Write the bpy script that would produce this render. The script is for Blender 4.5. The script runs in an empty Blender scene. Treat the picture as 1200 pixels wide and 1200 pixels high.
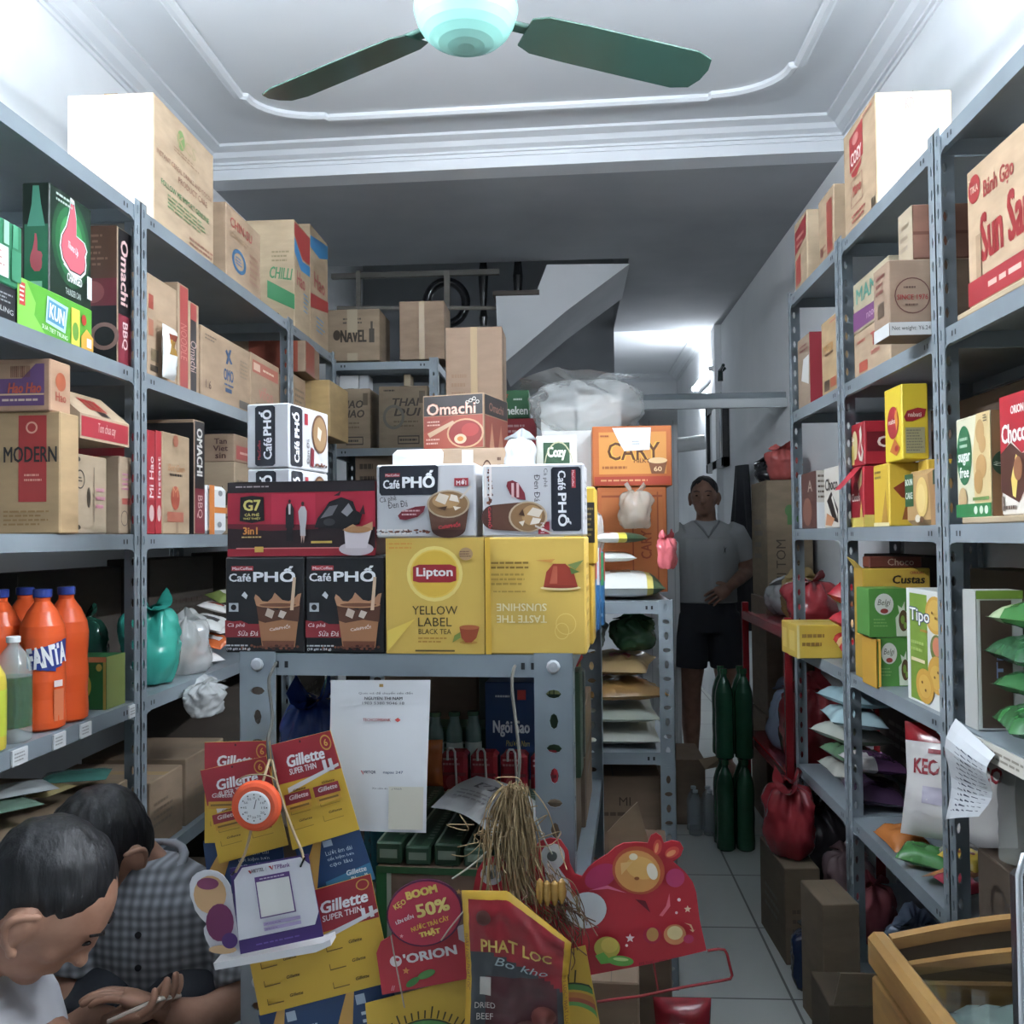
import bpy, math, random
from mathutils import Vector, Matrix, noise
SC = bpy.context.scene
COL = SC.collection
PI = math.pi
R_ = random.Random(7)
# ------------------------------------------------------------------ camera calibration
F = 1100.0
CAM = Vector((0, 0, 1.35))
RHO, PHI, THE = math.radians(.6), math.radians(1.495), math.radians(3.47)
_f = Vector((-math.sin(THE)*math.cos(PHI), math.cos(THE)*math.cos(PHI), math.sin(PHI)))
_r = Vector((math.cos(THE), math.sin(THE), 0))
_u = Vector((math.sin(THE)*math.sin(PHI), -math.cos(THE)*math.sin(PHI), math.cos(PHI)))
CR = _r*math.cos(RHO) - _u*math.sin(RHO)
CU = _r*math.sin(RHO) + _u*math.cos(RHO)
def ray(px, py): return CR*((px-600)/F) + CU*((600-py)/F) + _f
def atX(px, py, X): d = ray(px, py); return CAM + d*(X/d.x)
def atY(px, py, Y): d = ray(px, py); return CAM + d*(Y/d.y)
def atZ(px, py, Z): d = ray(px, py); return CAM + d*((Z-CAM.z)/d.z)
cd = bpy.data.cameras.new('camera'); cam = bpy.data.objects.new('camera', cd); COL.objects.link(cam)
cam.matrix_world = Matrix(((CR.x, CU.x, -_f.x, CAM.x), (CR.y, CU.y, -_f.y, CAM.y), (CR.z, CU.z, -_f.z, CAM.z), (0, 0, 0, 1)))
cd.sensor_width = 36; cd.sensor_fit = 'HORIZONTAL'; cd.lens = 36*F/1200; cd.clip_start = .01
SC.camera = cam
# ------------------------------------------------------------------ materials
_M = {}
def lin(h):
    r = []
    for i in (0, 2, 4):
        c = int(h[i:i+2], 16)/255
        r.append(c/12.92 if c <= .04045 else ((c+.055)/1.055)**2.4)
    g = .3*r[0]+.59*r[1]+.11*r[2]
    return tuple(x*.95+g*.05 for x in r)+(1,)
def principled(name, color, rough=.5, metal=0, **kw):
    m = bpy.data.materials.new(name); m.use_nodes = True
    b = m.node_tree.nodes['Principled BSDF']
    b.inputs['Base Color'].default_value = color
    b.inputs['Roughness'].default_value = rough; b.inputs['Metallic'].default_value = metal
    for k, v in kw.items(): b.inputs[k].default_value = v
    return m
def noisy(m, c1, c2, scale=8, detail=5, stretch=(1, 1, 1), lo=.35, hi=.65, bump=0, rough=None):
    nt = m.node_tree; b = nt.nodes['Principled BSDF']
    tc = nt.nodes.new('ShaderNodeTexCoord'); mp = nt.nodes.new('ShaderNodeMapping'); mp.inputs['Scale'].default_value = stretch
    n = nt.nodes.new('ShaderNodeTexNoise'); n.inputs['Scale'].default_value = scale; n.inputs['Detail'].default_value = detail
    cr = nt.nodes.new('ShaderNodeValToRGB')
    cr.color_ramp.elements[0].position = lo; cr.color_ramp.elements[0].color = c1
    cr.color_ramp.elements[1].position = hi; cr.color_ramp.elements[1].color = c2
    L = nt.links.new
    L(tc.outputs['Object'], mp.inputs[0]); L(mp.outputs[0], n.inputs['Vector']); L(n.outputs['Fac'], cr.inputs[0]); L(cr.outputs[0], b.inputs['Base Color'])
    if bump:
        bp = nt.nodes.new('ShaderNodeBump'); bp.inputs['Strength'].default_value = bump; bp.inputs['Distance'].default_value = .01
        L(n.outputs['Fac'], bp.inputs['Height']); L(bp.outputs[0], b.inputs['Normal'])
    return m
def film_mat(name, color, alpha, rough=.15):
    m = bpy.data.materials.new(name); m.use_nodes = True; nt = m.node_tree
    out = nt.nodes['Material Output']; b = nt.nodes['Principled BSDF']
    b.inputs['Base Color'].default_value = color; b.inputs['Roughness'].default_value = rough
    t = nt.nodes.new('ShaderNodeBsdfTransparent'); mx = nt.nodes.new('ShaderNodeMixShader'); mx.inputs[0].default_value = alpha
    n = nt.nodes.new('ShaderNodeTexNoise'); n.inputs['Scale'].default_value = 14; bp = nt.nodes.new('ShaderNodeBump'); bp.inputs['Strength'].default_value = .5; bp.inputs['Distance'].default_value = .02
    tc = nt.nodes.new('ShaderNodeTexCoord'); nt.links.new(tc.outputs['Object'], n.inputs['Vector'])
    nt.links.new(n.outputs['Fac'], bp.inputs['Height']); nt.links.new(bp.outputs[0], b.inputs['Normal'])
    nt.links.new(t.outputs[0], mx.inputs[1]); nt.links.new(b.outputs[0], mx.inputs[2]); nt.links.new(mx.outputs[0], out.inputs[0])
    return m
def MAT(k):
    """'rrggbb' print colour (semi matt); 'g:rrggbb' glossy; 'm:rrggbb' matt cloth; 'k:rrggbb' cardboard; 'f:rrggbb:alpha' film; or a named one"""
    if k in _M: return _M[k]
    if k.startswith('g:'): m = principled('gloss_'+k[2:], lin(k[2:]), .22)
    elif k.startswith('m:'): m = principled('matt_'+k[2:], lin(k[2:]), .85)
    elif k.startswith('e:'):
        _, h, s = k.split(':'); m = principled('glow_'+h, lin(h)); b = m.node_tree.nodes['Principled BSDF']
        b.inputs['Emission Color'].default_value = lin(h); b.inputs['Emission Strength'].default_value = float(s)
    elif k.startswith('k:'):
        c = lin(k[2:]); g = sum(c[:3])/3; c = tuple(x*.76+g*.24 for x in c[:3])+(1,); m = principled('cardboard_'+k[2:], c, .8)
        noisy(m, tuple(x*.86 for x in c[:3])+(1,), tuple(min(1, x*1.1) for x in c[:3])+(1,), 9, 6, (1, 1, 3), .3, .7, .04)
    elif k.startswith('f:'): _, h, a = k.split(':'); m = film_mat('film_'+h, lin(h), float(a))
    elif k.startswith('s:'): m = principled('metal_'+k[2:], lin(k[2:]), .35, .6)
    else: m = principled('print_'+k, lin(k), .45)
    _M[k] = m
    return m
def steel(name, c, rough):
    m = principled(name, lin(c), rough, .25); a = lin(c)
    return noisy(m, tuple(x*.8 for x in a[:3])+(1,), tuple(min(1, x*1.12) for x in a[:3])+(1,), 3.5, 8, (1, 1, 1), .3, .7, .015)
_M['steel'] = steel('grey_painted_steel', '8f9aa1', .42)
_M['steeld'] = steel('worn_dark_steel', '6b7378', .5)
_M['wall'] = noisy(principled('white_plaster', lin('dfe2e4'), .8), lin('d8dcde'), lin('e6e8ea'), 1.5, 6, bump=.03)
_M['ceil'] = noisy(principled('ceiling_paint', lin('dcdfe3'), .8), lin('d6dade'), lin('e2e5e8'), .9, 4)
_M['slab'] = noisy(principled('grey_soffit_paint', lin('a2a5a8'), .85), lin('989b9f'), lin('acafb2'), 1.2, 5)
def glass_mat():
    m = bpy.data.materials.new('clear_glass'); m.use_nodes = True; nt = m.node_tree; out = nt.nodes['Material Output']
    t = nt.nodes.new('ShaderNodeBsdfTransparent'); t.inputs[0].default_value = (.9, .94, .93, 1); g = nt.nodes.new('ShaderNodeBsdfGlossy'); g.inputs['Roughness'].default_value = .04
    lw = nt.nodes.new('ShaderNodeLayerWeight'); f = nt.nodes.new('ShaderNodeMath'); f.operation = 'POWER'; f.inputs[1].default_value = 5; nt.links.new(lw.outputs['Facing'], f.inputs[0]); mx = nt.nodes.new('ShaderNodeMixShader')
    nt.links.new(f.outputs[0], mx.inputs[0]); nt.links.new(t.outputs[0], mx.inputs[1]); nt.links.new(g.outputs[0], mx.inputs[2]); nt.links.new(mx.outputs[0], out.inputs[0])
    return m
_M['glass'] = glass_mat()
_M['skin'] = noisy(principled('skin', lin('a3775f'), .55), lin('9a6e57'), lin('ab8068'), 20, 3)
_M['skind'] = noisy(principled('tan_skin', lin('7d5a48'), .55), lin('745240'), lin('856150'), 20, 3)
_M['hair'] = noisy(principled('black_hair', lin('0e0e12'), .6), lin('09090c'), lin('17171b'), 30, 3, (4, 4, .6), bump=.25)
def plaid():
    m = principled('grey_plaid_cloth', lin('7c7f85'), .85); nt = m.node_tree; b = nt.nodes['Principled BSDF']
    tc = nt.nodes.new('ShaderNodeTexCoord'); prev = None
    for ax in ('X', 'Z'):
        w = nt.nodes.new('ShaderNodeTexWave'); w.bands_direction = ax; w.inputs['Scale'].default_value = 17; w.inputs['Distortion'].default_value = 1.2; w.inputs['Detail'].default_value = 1
        nt.links.new(tc.outputs['Object'], w.inputs['Vector'])
        mx = nt.nodes.new('ShaderNodeMix'); mx.data_type = 'RGBA'; mx.blend_type = 'MULTIPLY'; mx.inputs[0].default_value = .45
        if prev: nt.links.new(prev, mx.inputs[6])
        else: mx.inputs[6].default_value = lin('9a9da3')
        nt.links.new(w.outputs['Color'], mx.inputs[7]); prev = mx.outputs[2]
    nt.links.new(prev, b.inputs['Base Color'])
    return m
_M['plaid'] = plaid()
def tiles():
    m = principled('floor_tiles', lin('b9bcb8'), .3); nt = m.node_tree; b = nt.nodes['Principled BSDF']
    tc = nt.nodes.new('ShaderNodeTexCoord'); br = nt.nodes.new('ShaderNodeTexBrick'); br.offset = 0
    for k, v in (('Scale', 1), ('Mortar Size', .004), ('Brick Width', .5), ('Row Height', .5)): br.inputs[k].default_value = v
    br.inputs['Color1'].default_value = lin('b4b8b4'); br.inputs['Color2'].default_value = lin('bdc0bb'); br.inputs['Mortar'].default_value = lin('5a5c58')
    mp = nt.nodes.new('ShaderNodeMapping'); mp.inputs['Location'].default_value = (.37, .2, 0)
    nt.links.new(tc.outputs['Object'], mp.inputs[0]); nt.links.new(mp.outputs[0], br.inputs['Vector']); nt.links.new(br.outputs['Color'], b.inputs['Base Color'])
    return m
_M['tile'] = tiles()
# ------------------------------------------------------------------ text outlines from the built-in font
_T = {}
def text_mesh(s, bold=0, slant=0):
    k = (s, bold, slant)
    if k not in _T:
        c = bpy.data.curves.new('lettering', 'FONT'); c.body = s; c.resolution_u = 2; c.offset = bold; c.shear = slant
        o = bpy.data.objects.new('lettering', c); me = o.to_mesh()
        vs = [(v.co.x, v.co.y) for v in me.vertices]; fs = [tuple(p.vertices) for p in me.polygons]
        o.to_mesh_clear(); bpy.data.objects.remove(o); bpy.data.curves.remove(c)
        xs = [v[0] for v in vs] or [0, 1]; ys = [v[1] for v in vs] or [0, 1]
        x0, x1, y0, y1 = min(xs), max(xs), min(ys), max(ys)
        vs = [((x-(x0+x1)/2)/max(x1-x0, 1e-6), (y-(y0+y1)/2)/max(y1-y0, 1e-6)) for x, y in vs]
        _T[k] = (vs, fs)
    return _T[k]
# ------------------------------------------------------------------ mesh builder
class MB:
    def __init__(s): s.v = []; s.f = []; s.m = []; s.sm = []; s.mats = []
    def mi(s, k):
        if k not in s.mats: s.mats.append(k)
        return s.mats.index(k)
    def add(s, vs, fs, mat, smooth=False):
        b = len(s.v); s.v.extend(tuple(v) for v in vs)
        i = s.mi(mat)
        for f in fs: s.f.append(tuple(b+x for x in f)); s.m.append(i); s.sm.append(smooth)
    def box(s, x0, x1, y0, y1, z0, z1, mat, bev=0):
        if bev <= 0:
            s.add([(x, y, z) for x in (x0, x1) for y in (y0, y1) for z in (z0, z1)],
                  [(0, 1, 3, 2), (4, 6, 7, 5), (0, 4, 5, 1), (2, 3, 7, 6), (0, 2, 6, 4), (1, 5, 7, 3)], mat); return
        c = ((x0+x1)/2, (y0+y1)/2, (z0+z1)/2); h = ((x1-x0)/2, (y1-y0)/2, (z1-z0)/2)
        bev = min(bev, min(h)*.9); vs = []; idx = {}
        for sx in (-1, 1):
            for sy in (-1, 1):
                for sz in (-1, 1):
                    sg = (sx, sy, sz)
                    for a in range(3):
                        idx[(sg, a)] = len(vs)
                        vs.append(tuple(c[i]+sg[i]*(h[i] if i == a else h[i]-bev) for i in range(3)))
        fs = []
        for a in range(3):
            b, d = (a+1) % 3, (a+2) % 3
            for s1 in (-1, 1):
                q = []
                for (p, r) in ((-1, -1), (1, -1), (1, 1), (-1, 1)):
                    g = [0, 0, 0]; g[a] = s1; g[b] = p; g[d] = r; q.append(idx[(tuple(g), a)])
                fs.append(tuple(q if s1 > 0 else q[::-1]))
            for p in (-1, 1):
                for r in (-1, 1):
                    g0 = [0, 0, 0]; g0[b] = p; g0[d] = r; g1 = list(g0); g0[a] = -1; g1[a] = 1
                    q = (idx[(tuple(g0), b)], idx[(tuple(g1), b)], idx[(tuple(g1), d)], idx[(tuple(g0), d)])
                    fs.append(q if p*r > 0 else q[::-1])
        for sx in (-1, 1):
            for sy in (-1, 1):
                for sz in (-1, 1):
                    g = (sx, sy, sz); t = (idx[(g, 0)], idx[(g, 1)], idx[(g, 2)])
                    fs.append(t if sx*sy*sz > 0 else t[::-1])
        s.add(vs, fs, mat)
    def prism(s, pts, vec, mat, cap=True, mat2=None):
        n = len(pts); vec = Vector(vec); P = [Vector(p) for p in pts]
        s.add(P+[p+vec for p in P], [(i, (i+1) % n, n+(i+1) % n, n+i) for i in range(n)], mat2 or mat)
        if cap: s.add(P, [tuple(range(n))[::-1]], mat); s.add([p+vec for p in P], [tuple(range(n))], mat)
    def tube(s, pts, r, mat, seg=6, closed=False, cap=True):
        P = [Vector(p) for p in pts]; n = len(P); rr = r if isinstance(r, (list, tuple)) else [r]*n
        vs = []; prev = None
        for i, p in enumerate(P):
            a = P[(i-1) % n] if (closed or i > 0) else p; b = P[(i+1) % n] if (closed or i < n-1) else p
            t = (b-a).normalized() if (b-a).length > 1e-9 else Vector((0, 0, 1))
            if prev is None:
                x = t.orthogonal().normalized()
            else:
                x = prev - t*prev.dot(t); x = x.normalized() if x.length > 1e-6 else t.orthogonal().normalized()
            prev = x; y = t.cross(x)
            for k in range(seg):
                an = 2*PI*k/seg; vs.append(p + (x*math.cos(an)+y*math.sin(an))*rr[i])
        fs = []
        for i in range(n if closed else n-1):
            for k in range(seg):
                a = i*seg; b = ((i+1) % n)*seg
                fs.append((a+k, a+(k+1) % seg, b+(k+1) % seg, b+k))
        s.add(vs, fs, mat, True)
        if cap and not closed: s.add(vs[:seg], [tuple(range(seg))[::-1]], mat); s.add(vs[-seg:], [tuple(range(seg))], mat)
    def lathe(s, prof, mat, seg=24, c=(0, 0, 0), mats=None, sx=1, sy=1, fn=None):
        vs = []
        for r, z in prof:
            for k in range(seg):
                a = 2*PI*k/seg; q = fn(a, z) if fn else 1
                vs.append((c[0]+r*q*sx*math.cos(a), c[1]+r*q*sy*math.sin(a), c[2]+z))
        for i in range(len(prof)-1):
            s.add([vs[i*seg+k] for k in range(seg)]+[vs[(i+1)*seg+k] for k in range(seg)],
                  [(k, (k+1) % seg, seg+(k+1) % seg, seg+k) for k in range(seg)], mats[i] if mats else mat, True)
        if prof[0][0] > 1e-5: s.add(vs[:seg], [tuple(range(seg))[::-1]], mats[0] if mats else mat)
        if prof[-1][0] > 1e-5: s.add(vs[-seg:], [tuple(range(seg))], mats[-1] if mats else mat)
    def strip(s, path, w, h, mat, closed=True, up=Vector((0, 0, -1))):
        """a moulding of width w and drop h along a flat path"""
        P = [Vector(p) for p in path]; n = len(P); vs = []
        for i in range(n):
            a = P[(i-1) % n] if (closed or i) else P[i]; b = P[(i+1) % n] if (closed or i < n-1) else P[i]
            t = (b-a).normalized(); sd = t.cross(up).normalized()
            for o, z in ((-.5, 0), (-.5, .6), (-.2, 1), (.2, 1), (.5, .6), (.5, 0)): vs.append(P[i]+sd*(o*w)+up*(z*h))
        fs = []
        for i in range(n if closed else n-1):
            for k in range(5): a = i*6; b = ((i+1) % n)*6; fs.append((a+k, a+k+1, b+k+1, b+k))
        s.add(vs, fs, mat)
    # ---- printed artwork on a flat face
    def gfx(s, O, U, V, W, H, ops, e0=.0005):
        O = Vector(O); U = Vector(U); V = Vector(V); N = U.cross(V); e = e0
        def P(u, v): return O+U*(u*W)+V*(v*H)+N*e
        for op in ops:
            k = op[0]; e += .00022
            if k == 'r':
                _, a, b, c, d, col = op; s.add([P(a, b), P(c, b), P(c, d), P(a, d)], [(0, 1, 2, 3)], col)
            elif k == 'e':
                _, a, b, ru, rv, col = op; s.add([P(a+ru*math.cos(i*PI/12), b+rv*math.sin(i*PI/12)) for i in range(24)], [tuple(range(24))], col)
            elif k == 'o':      # ring
                _, a, b, ru, rv, th, col = op
                vs = [P(a+ru*q*math.cos(i*PI/12), b+rv*q*math.sin(i*PI/12)) for q in (1-th, 1) for i in range(24)]
                s.add(vs, [(i, (i+1) % 24, 24+(i+1) % 24, 24+i)[::-1] for i in range(24)], col)
            elif k == 'p':
                s.add([P(u, v) for u, v in op[1]], [tuple(range(len(op[1])))], op[2])
            elif k == 't':
                _, txt, a, b, w, h, col = op[:7]; o = op[7] if len(op) > 7 else {}
                vs, fs = text_mesh(txt, 0, o.get('s', 0)); ro = math.radians(o.get('rot', 0)); cs, sn = math.cos(ro), math.sin(ro)
                w *= W; h *= H; bb = o.get('b', 0)*min(abs(h), abs(w))*1.1
                for q, (bx, by) in enumerate(((0, 0), (bb, bb*.6), (-bb, bb*.6), (bb, -bb*.6), (-bb, -bb*.6)) if bb else ((0, 0),)):
                    out = []; eq = e+q*.00004
                    for x, y in vs:
                        x = x*(w-2*bb)+bx; y = y*(h-1.2*bb)+by
                        if 'arc' in o: y += o['arc']*H*(1-(2*x/w)**2)
                        out.append(O+U*(a*W+x*cs-y*sn)+V*(b*H+x*sn+y*cs)+N*eq)
                    s.add(out, fs, col)
            elif k == 'l':      # lines of type too small to read
                _, a, b, c, d, n, col = op; rg = random.Random(int(a*977+b*331+n*7+W*1e4))
                for i in range(n):
                    y = d-(d-b)*(i+.5)/n; th = (d-b)/n*.42; x = a; end = a+(c-a)*rg.uniform(.7, 1)
                    while x < end-.005:
                        x2 = min(end, x+(c-a)*rg.uniform(.06, .2)); s.add([P(x, y-th/2), P(x2, y-th/2), P(x2, y+th/2), P(x, y+th/2)], [(0, 1, 2, 3)], col); x = x2+(c-a)*.03
            elif k == 'b':      # bar code
                _, a, b, c, d, col = op; rg = random.Random(5); x = a
                while x < c:
                    x2 = min(c, x+(c-a)*rg.choice((.02, .03, .05))); s.add([P(x, b), P(x2, b), P(x2, d), P(x, d)], [(0, 1, 2, 3)], col); x = x2+(c-a)*rg.choice((.02, .035))
            elif k == 'star':
                _, a, b, r, col = op
                s.add([P(a, b)]+[P(a+(r if i % 2 == 0 else r*.42)*math.sin(i*PI/5)*(H/W), b+(r if i % 2 == 0 else r*.42)*math.cos(i*PI/5)) for i in range(10)], [(0, 1+(i+1) % 10, 1+i) for i in range(10)], col)
    def build(s, name, parent=None, loc=None, rz=0, rot=None):
        me = bpy.data.meshes.new(name); me.from_pydata(s.v, [], s.f)
        for k in s.mats: me.materials.append(MAT(k))
        me.polygons.foreach_set('material_index', s.m); me.polygons.foreach_set('use_smooth', s.sm); me.update()
        o = bpy.data.objects.new(name, me); COL.objects.link(o)
        if parent: o.parent = parent
        if loc is not None: o.location = loc
        if rot: o.rotation_euler = rot
        elif rz: o.rotation_euler = (0, 0, rz)
        return o
def tag(o, label=None, cat=None, group=None, kind=None):
    if label: o['label'] = label
    if cat: o['category'] = cat
    if group: o['group'] = group
    if kind: o['kind'] = kind
    return o
def empty(name, loc, rz=0, rot=None):
    o = bpy.data.objects.new(name, None); o.empty_display_size = .05; COL.objects.link(o); o.location = loc; o.rotation_euler = rot or (0, 0, rz)
    return o
def copy_tree(o, parent=None):
    c = o.copy(); COL.objects.link(c)
    if parent: c.parent = parent
    for ch in [x for x in SC.objects if x.parent == o]: copy_tree(ch, c)
    return c
def noise3(p, s=1.0): return noise.noise(Vector(p)*s)
# ------------------------------------------------------------------ the room
XL, XR = -1.58, 1.16            # walls
ZC = 3.05                       # front ceiling
YB = 3.88                       # beam
ZS = 2.93                       # soffit behind the beam
Y2 = 7.18                       # partition line to the back room
Y3 = 10.0
def struct(name, mb): return tag(mb.build(name), kind='structure')
m = MB(); m.box(XL-.12, XR+.12, -1.2, Y3+.1, -.1, 0, 'tile'); struct('floor', m)
m = MB(); m.box(XL-.12, XL, -1.2, Y3, 0, ZC+.9, 'wall'); struct('wall_left', m)
m = MB(); m.box(XR, XR+.12, -1.2, Y3, 0, ZC+.9, 'wall'); m.box(XR-.05, XR, Y2-.06, Y2+.14, 0, ZS, 'wall'); struct('wall_right', m)
m = MB(); m.box(XL, XR, Y3, Y3+.1, 0, ZC+.2, 'wall'); struct('wall_back', m)
m = MB(); m.box(XL-.12, XR+.12, -1.2, YB, ZC, ZC+.1, 'ceil'); m.box(XL, XR, YB, YB+.12, ZS, ZC+.1, 'ceil'); struct('ceiling', m)
# cornice of the front ceiling: two-step moulding on four sides
m = MB()
def cornice(mb, x0, x1, y0, y1, z):
    prof = [(.10, 0), (.10, -.012), (.06, -.022), (.045, -.04), (.02, -.05), (.02, -.06), (.008, -.06), (.008, -.075), (0, -.075)]
    for (a, b), (c, d) in zip(prof[:-1], prof[1:]):
        A = [(x0+a, y0+a), (x1-a, y0+a), (x1-a, y1-a), (x0+a, y1-a)]; B = [(x0+c, y0+c), (x1-c, y0+c), (x1-c, y1-c), (x0+c, y1-c)]
        mb.add([(x, y, z+b) for x, y in A]+[(x, y, z+d) for x, y in B], [(i, (i+1) % 4, 4+(i+1) % 4, 4+i) for i in range(4)], 'ceil')
cornice(m, XL, XR, -1.0, YB, ZC); struct('trim_1', m)
m = MB()                        # raised plaster panel moulding with rounded, notched corners
x0, x1, y0, y1 = -1.24, .85, -.4, 3.58; cx, cy = .26, .2; path = []
for (X, Y, a0, dx, dy) in ((x0, y0, 180, 1, 1), (x1, y0, 270, -1, 1), (x1, y1, 0, -1, -1), (x0, y1, 90, 1, -1)):
    ox, oy = X+dx*cx, Y+dy*cy; pts = [(ox+cx*math.cos(math.radians(a0+i*11.25)), oy+cy*math.sin(math.radians(a0+i*11.25))) for i in range(9)]
    n0 = .035
    s0 = (math.copysign(1, dx), math.copysign(1, dy))
    first, last = pts[0], pts[-1]
    if abs(first[0]-X) < 1e-6: pre = (X, first[1]+dy*n0); post = (last[0]+dx*n0, Y)
    else: pre = (first[0]+dx*n0, Y); post = (X, last[1]+dy*n0)
    inn = [(p[0]+dx*.02, p[1]+dy*.02) for p in pts]
    path += [pre]+inn+[post]
m.strip([(a, b, ZC) for a, b in path], .04, .022, 'ceil'); struct('trim_2', m)
# soffit behind the beam, with the stair opening at left
XO = .36
m = MB()
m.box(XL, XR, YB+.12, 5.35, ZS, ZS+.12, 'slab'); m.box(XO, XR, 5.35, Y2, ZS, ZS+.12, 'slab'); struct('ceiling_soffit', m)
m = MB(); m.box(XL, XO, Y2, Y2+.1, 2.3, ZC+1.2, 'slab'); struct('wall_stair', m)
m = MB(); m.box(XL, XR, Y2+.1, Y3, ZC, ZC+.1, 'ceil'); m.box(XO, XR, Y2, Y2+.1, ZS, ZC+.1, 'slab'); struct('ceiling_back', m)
m = MB(); cornice(m, XL, XR, Y2+.1, Y3, ZC); struct('trim_3', m)
m = MB(); m.box(XL, XO, 5.35, Y2+.1, ZC+.9, ZC+1.0, 'ceil'); m.box(XL, XO, 5.3, 5.35, ZS+.12, ZC+1., 'slab'); m.box(XO, XO+.05, 5.35, Y2, ZS+.12, ZC+1, 'slab'); struct('ceiling_stairwell', m)
ya, yb = atZ(250, 212, ZS), atZ(960, 178, ZS)
KSK = (yb.y-ya.y)/(yb.x-ya.x); XSK = ya.x+(YB-ya.y)/KSK if abs(KSK) > 1e-4 else 0
for nm in ('ceiling', 'trim_1', 'trim_2', 'ceiling_soffit'):
    for v in bpy.data.objects[nm].data.vertices:
        if 3 < v.co.y < 5: v.co.y += KSK*(v.co.x-XSK)
# stair flight: white stringer with stepped top, sloping grey soffit
m = MB()
YS0, YS1 = 5.36, 6.15
front = [atY(x, y, YS0) for x, y in ((738, 309), (664, 364), (588, 428), (583, 400), (581, 346), (628, 343), (641, 310))]
front[0].z = min(front[0].z, ZS+.1)
fz = [(p.x, YS0, p.z) for p in front]; n = len(fz)
vec = Vector((0, YS1-YS0, 0))
m.add(fz, [tuple(range(n))], 'wall'); m.add([Vector(p)+vec for p in fz], [tuple(range(n))[::-1]], 'wall')
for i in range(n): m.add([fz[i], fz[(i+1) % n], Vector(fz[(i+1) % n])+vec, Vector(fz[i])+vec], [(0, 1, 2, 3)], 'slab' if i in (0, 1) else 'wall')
a = atY(578, 346, YS0); b = atY(632, 343, YS0); m.box(a.x, b.x, YS0-.02, YS1, a.z-.005, a.z+.02, 'k:5a5048')
struct('stairs', m)
# stair railing of dark balusters behind the boxes
rt = empty('stair_railing', atY(510, 362, 5.45)); rt.location.z = ZS-.75
L0 = rt.location
def rl(px, py, Y=5.45): p = atY(px, py, Y); return p-L0
tag(rt, 'dark stair railing with black balusters up in the stair opening', 'railing')
m = MB(); m.tube([rl(395, 361), rl(582, 361)], .012, 'k:8a8478', 8); m.build('rail', rt)
m = MB(); m.box(rl(388, 330).x, rl(585, 330).x, 0, .03, rl(400, 326).z, rl(400, 320).z, 'k:6a675f'); m.build('upper_rail', rt)
for px, w in ((420, .012), (524, .016)):
    m = MB(); p = rl(px, 362); m.box(p.x-w, p.x+w, -.01, .02, rl(px, 430).z, rl(px, 318).z, 'k:7a766c'); m.build('post', rt)
for px in (566, 607):
    m = MB(); p = rl(px, 380); h = rl(px, 318).z-p.z
    m.lathe([(.02, 0), (.026, .05), (.016, .1), (.024, .2), (.03, .3), (.016, .42), (.026, .5), (.02, h)], 'g:16181a', 12, (p.x, .05, p.z)); m.build('baluster', rt)
# black tyre-like hoop standing on the landing
m = MB(); p = atY(522, 372, 5.6); m.tube([(.12*math.cos(a*PI/16), 0, .14+.13*math.sin(a*PI/16)) for a in range(33)], .028, 'g:14161a', 10); tag(m.build('tyre', rt, loc=(p.x-L0.x, .2, p.z-.04-L0.z)))
# ---- lamps: tubes on both side walls above the racks, one in the back room
def tube_lamp(name, label, x, y, z, side, L, power):
    t = empty(name, (x, y, z)); tag(t, label, 'tube lamp', 'wall tube lamps')
    m = MB(); s = side
    m.box(*(sorted((0, s*.035))), -L/2-.02, L/2+.02, -.03, .03, 'g:e8eaec', .006); m.build('housing', t)
    m = MB(); m.tube([(s*.06, -L/2+.01, 0), (s*.06, L/2-.01, 0)], .014, 'e:eef6ff:%g' % power, 12); m.build('tube', t)
    for q in (-1, 1):
        m = MB(); m.box(min(s*.03, s*.08), max(s*.03, s*.08), q*L/2-.012, q*L/2+.012, -.02, .02, 'g:dfe2e4', .004); m.build('end_cap', t)
    return t
tube_lamp('tube_lamp', 'white tube lamp on the left wall above the rack', XL, 1.35, 2.60, 1, 1.2, 300)
tube_lamp('tube_lamp', 'white tube lamp on the right wall above the rack', XR, 1.47, 2.60, -1, 1.2, 280)
tube_lamp('tube_lamp', 'lit tube lamp high on the back room right wall', XR, 7.75, 2.62, -1, 1.0, 85)
# shop front behind the camera: open to a dim street
w = bpy.data.worlds.new('world'); SC.world = w; w.use_nodes = True
bg = w.node_tree.nodes['Background']; bg.inputs[0].default_value = (.62, .72, .85, 1); bg.inputs[1].default_value = .08
# ---- ceiling fan
hub = atZ(546, 20, 2.62)
fan = empty('ceiling_fan', (hub.x, hub.y, 2.58)); tag(fan, 'mint green ceiling fan with dark green blades', 'ceiling fan')
m = MB(); m.lathe([(0, -.036), (.02, -.0355), (.045, -.032), (.068, -.025), (.09, -.013), (.106, .002), (.118, .022), (.128, .055), (.122, .09), (.09, .12), (.04, .135), (0, .137)], 'g:8fcdc0', 40); m.build('motor_housing', fan)
m = MB(); m.tube([(0, 0, .13), (0, 0, .44)], .013, 'g:9cd8cb', 12); m.build('downrod', fan)
m = MB(); m.lathe([(.02, .36), (.06, .40), (.075, .465)], 'g:9cd8cb', 24); m.build('canopy', fan)
l = atZ(345, 108, 2.62)-hub; r = atZ(835, 92, 2.62)-hub
al = math.atan2(l.y, l.x); ar = math.atan2(r.y, r.x)
base = ((al-math.radians(120))+ar)/2
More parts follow.
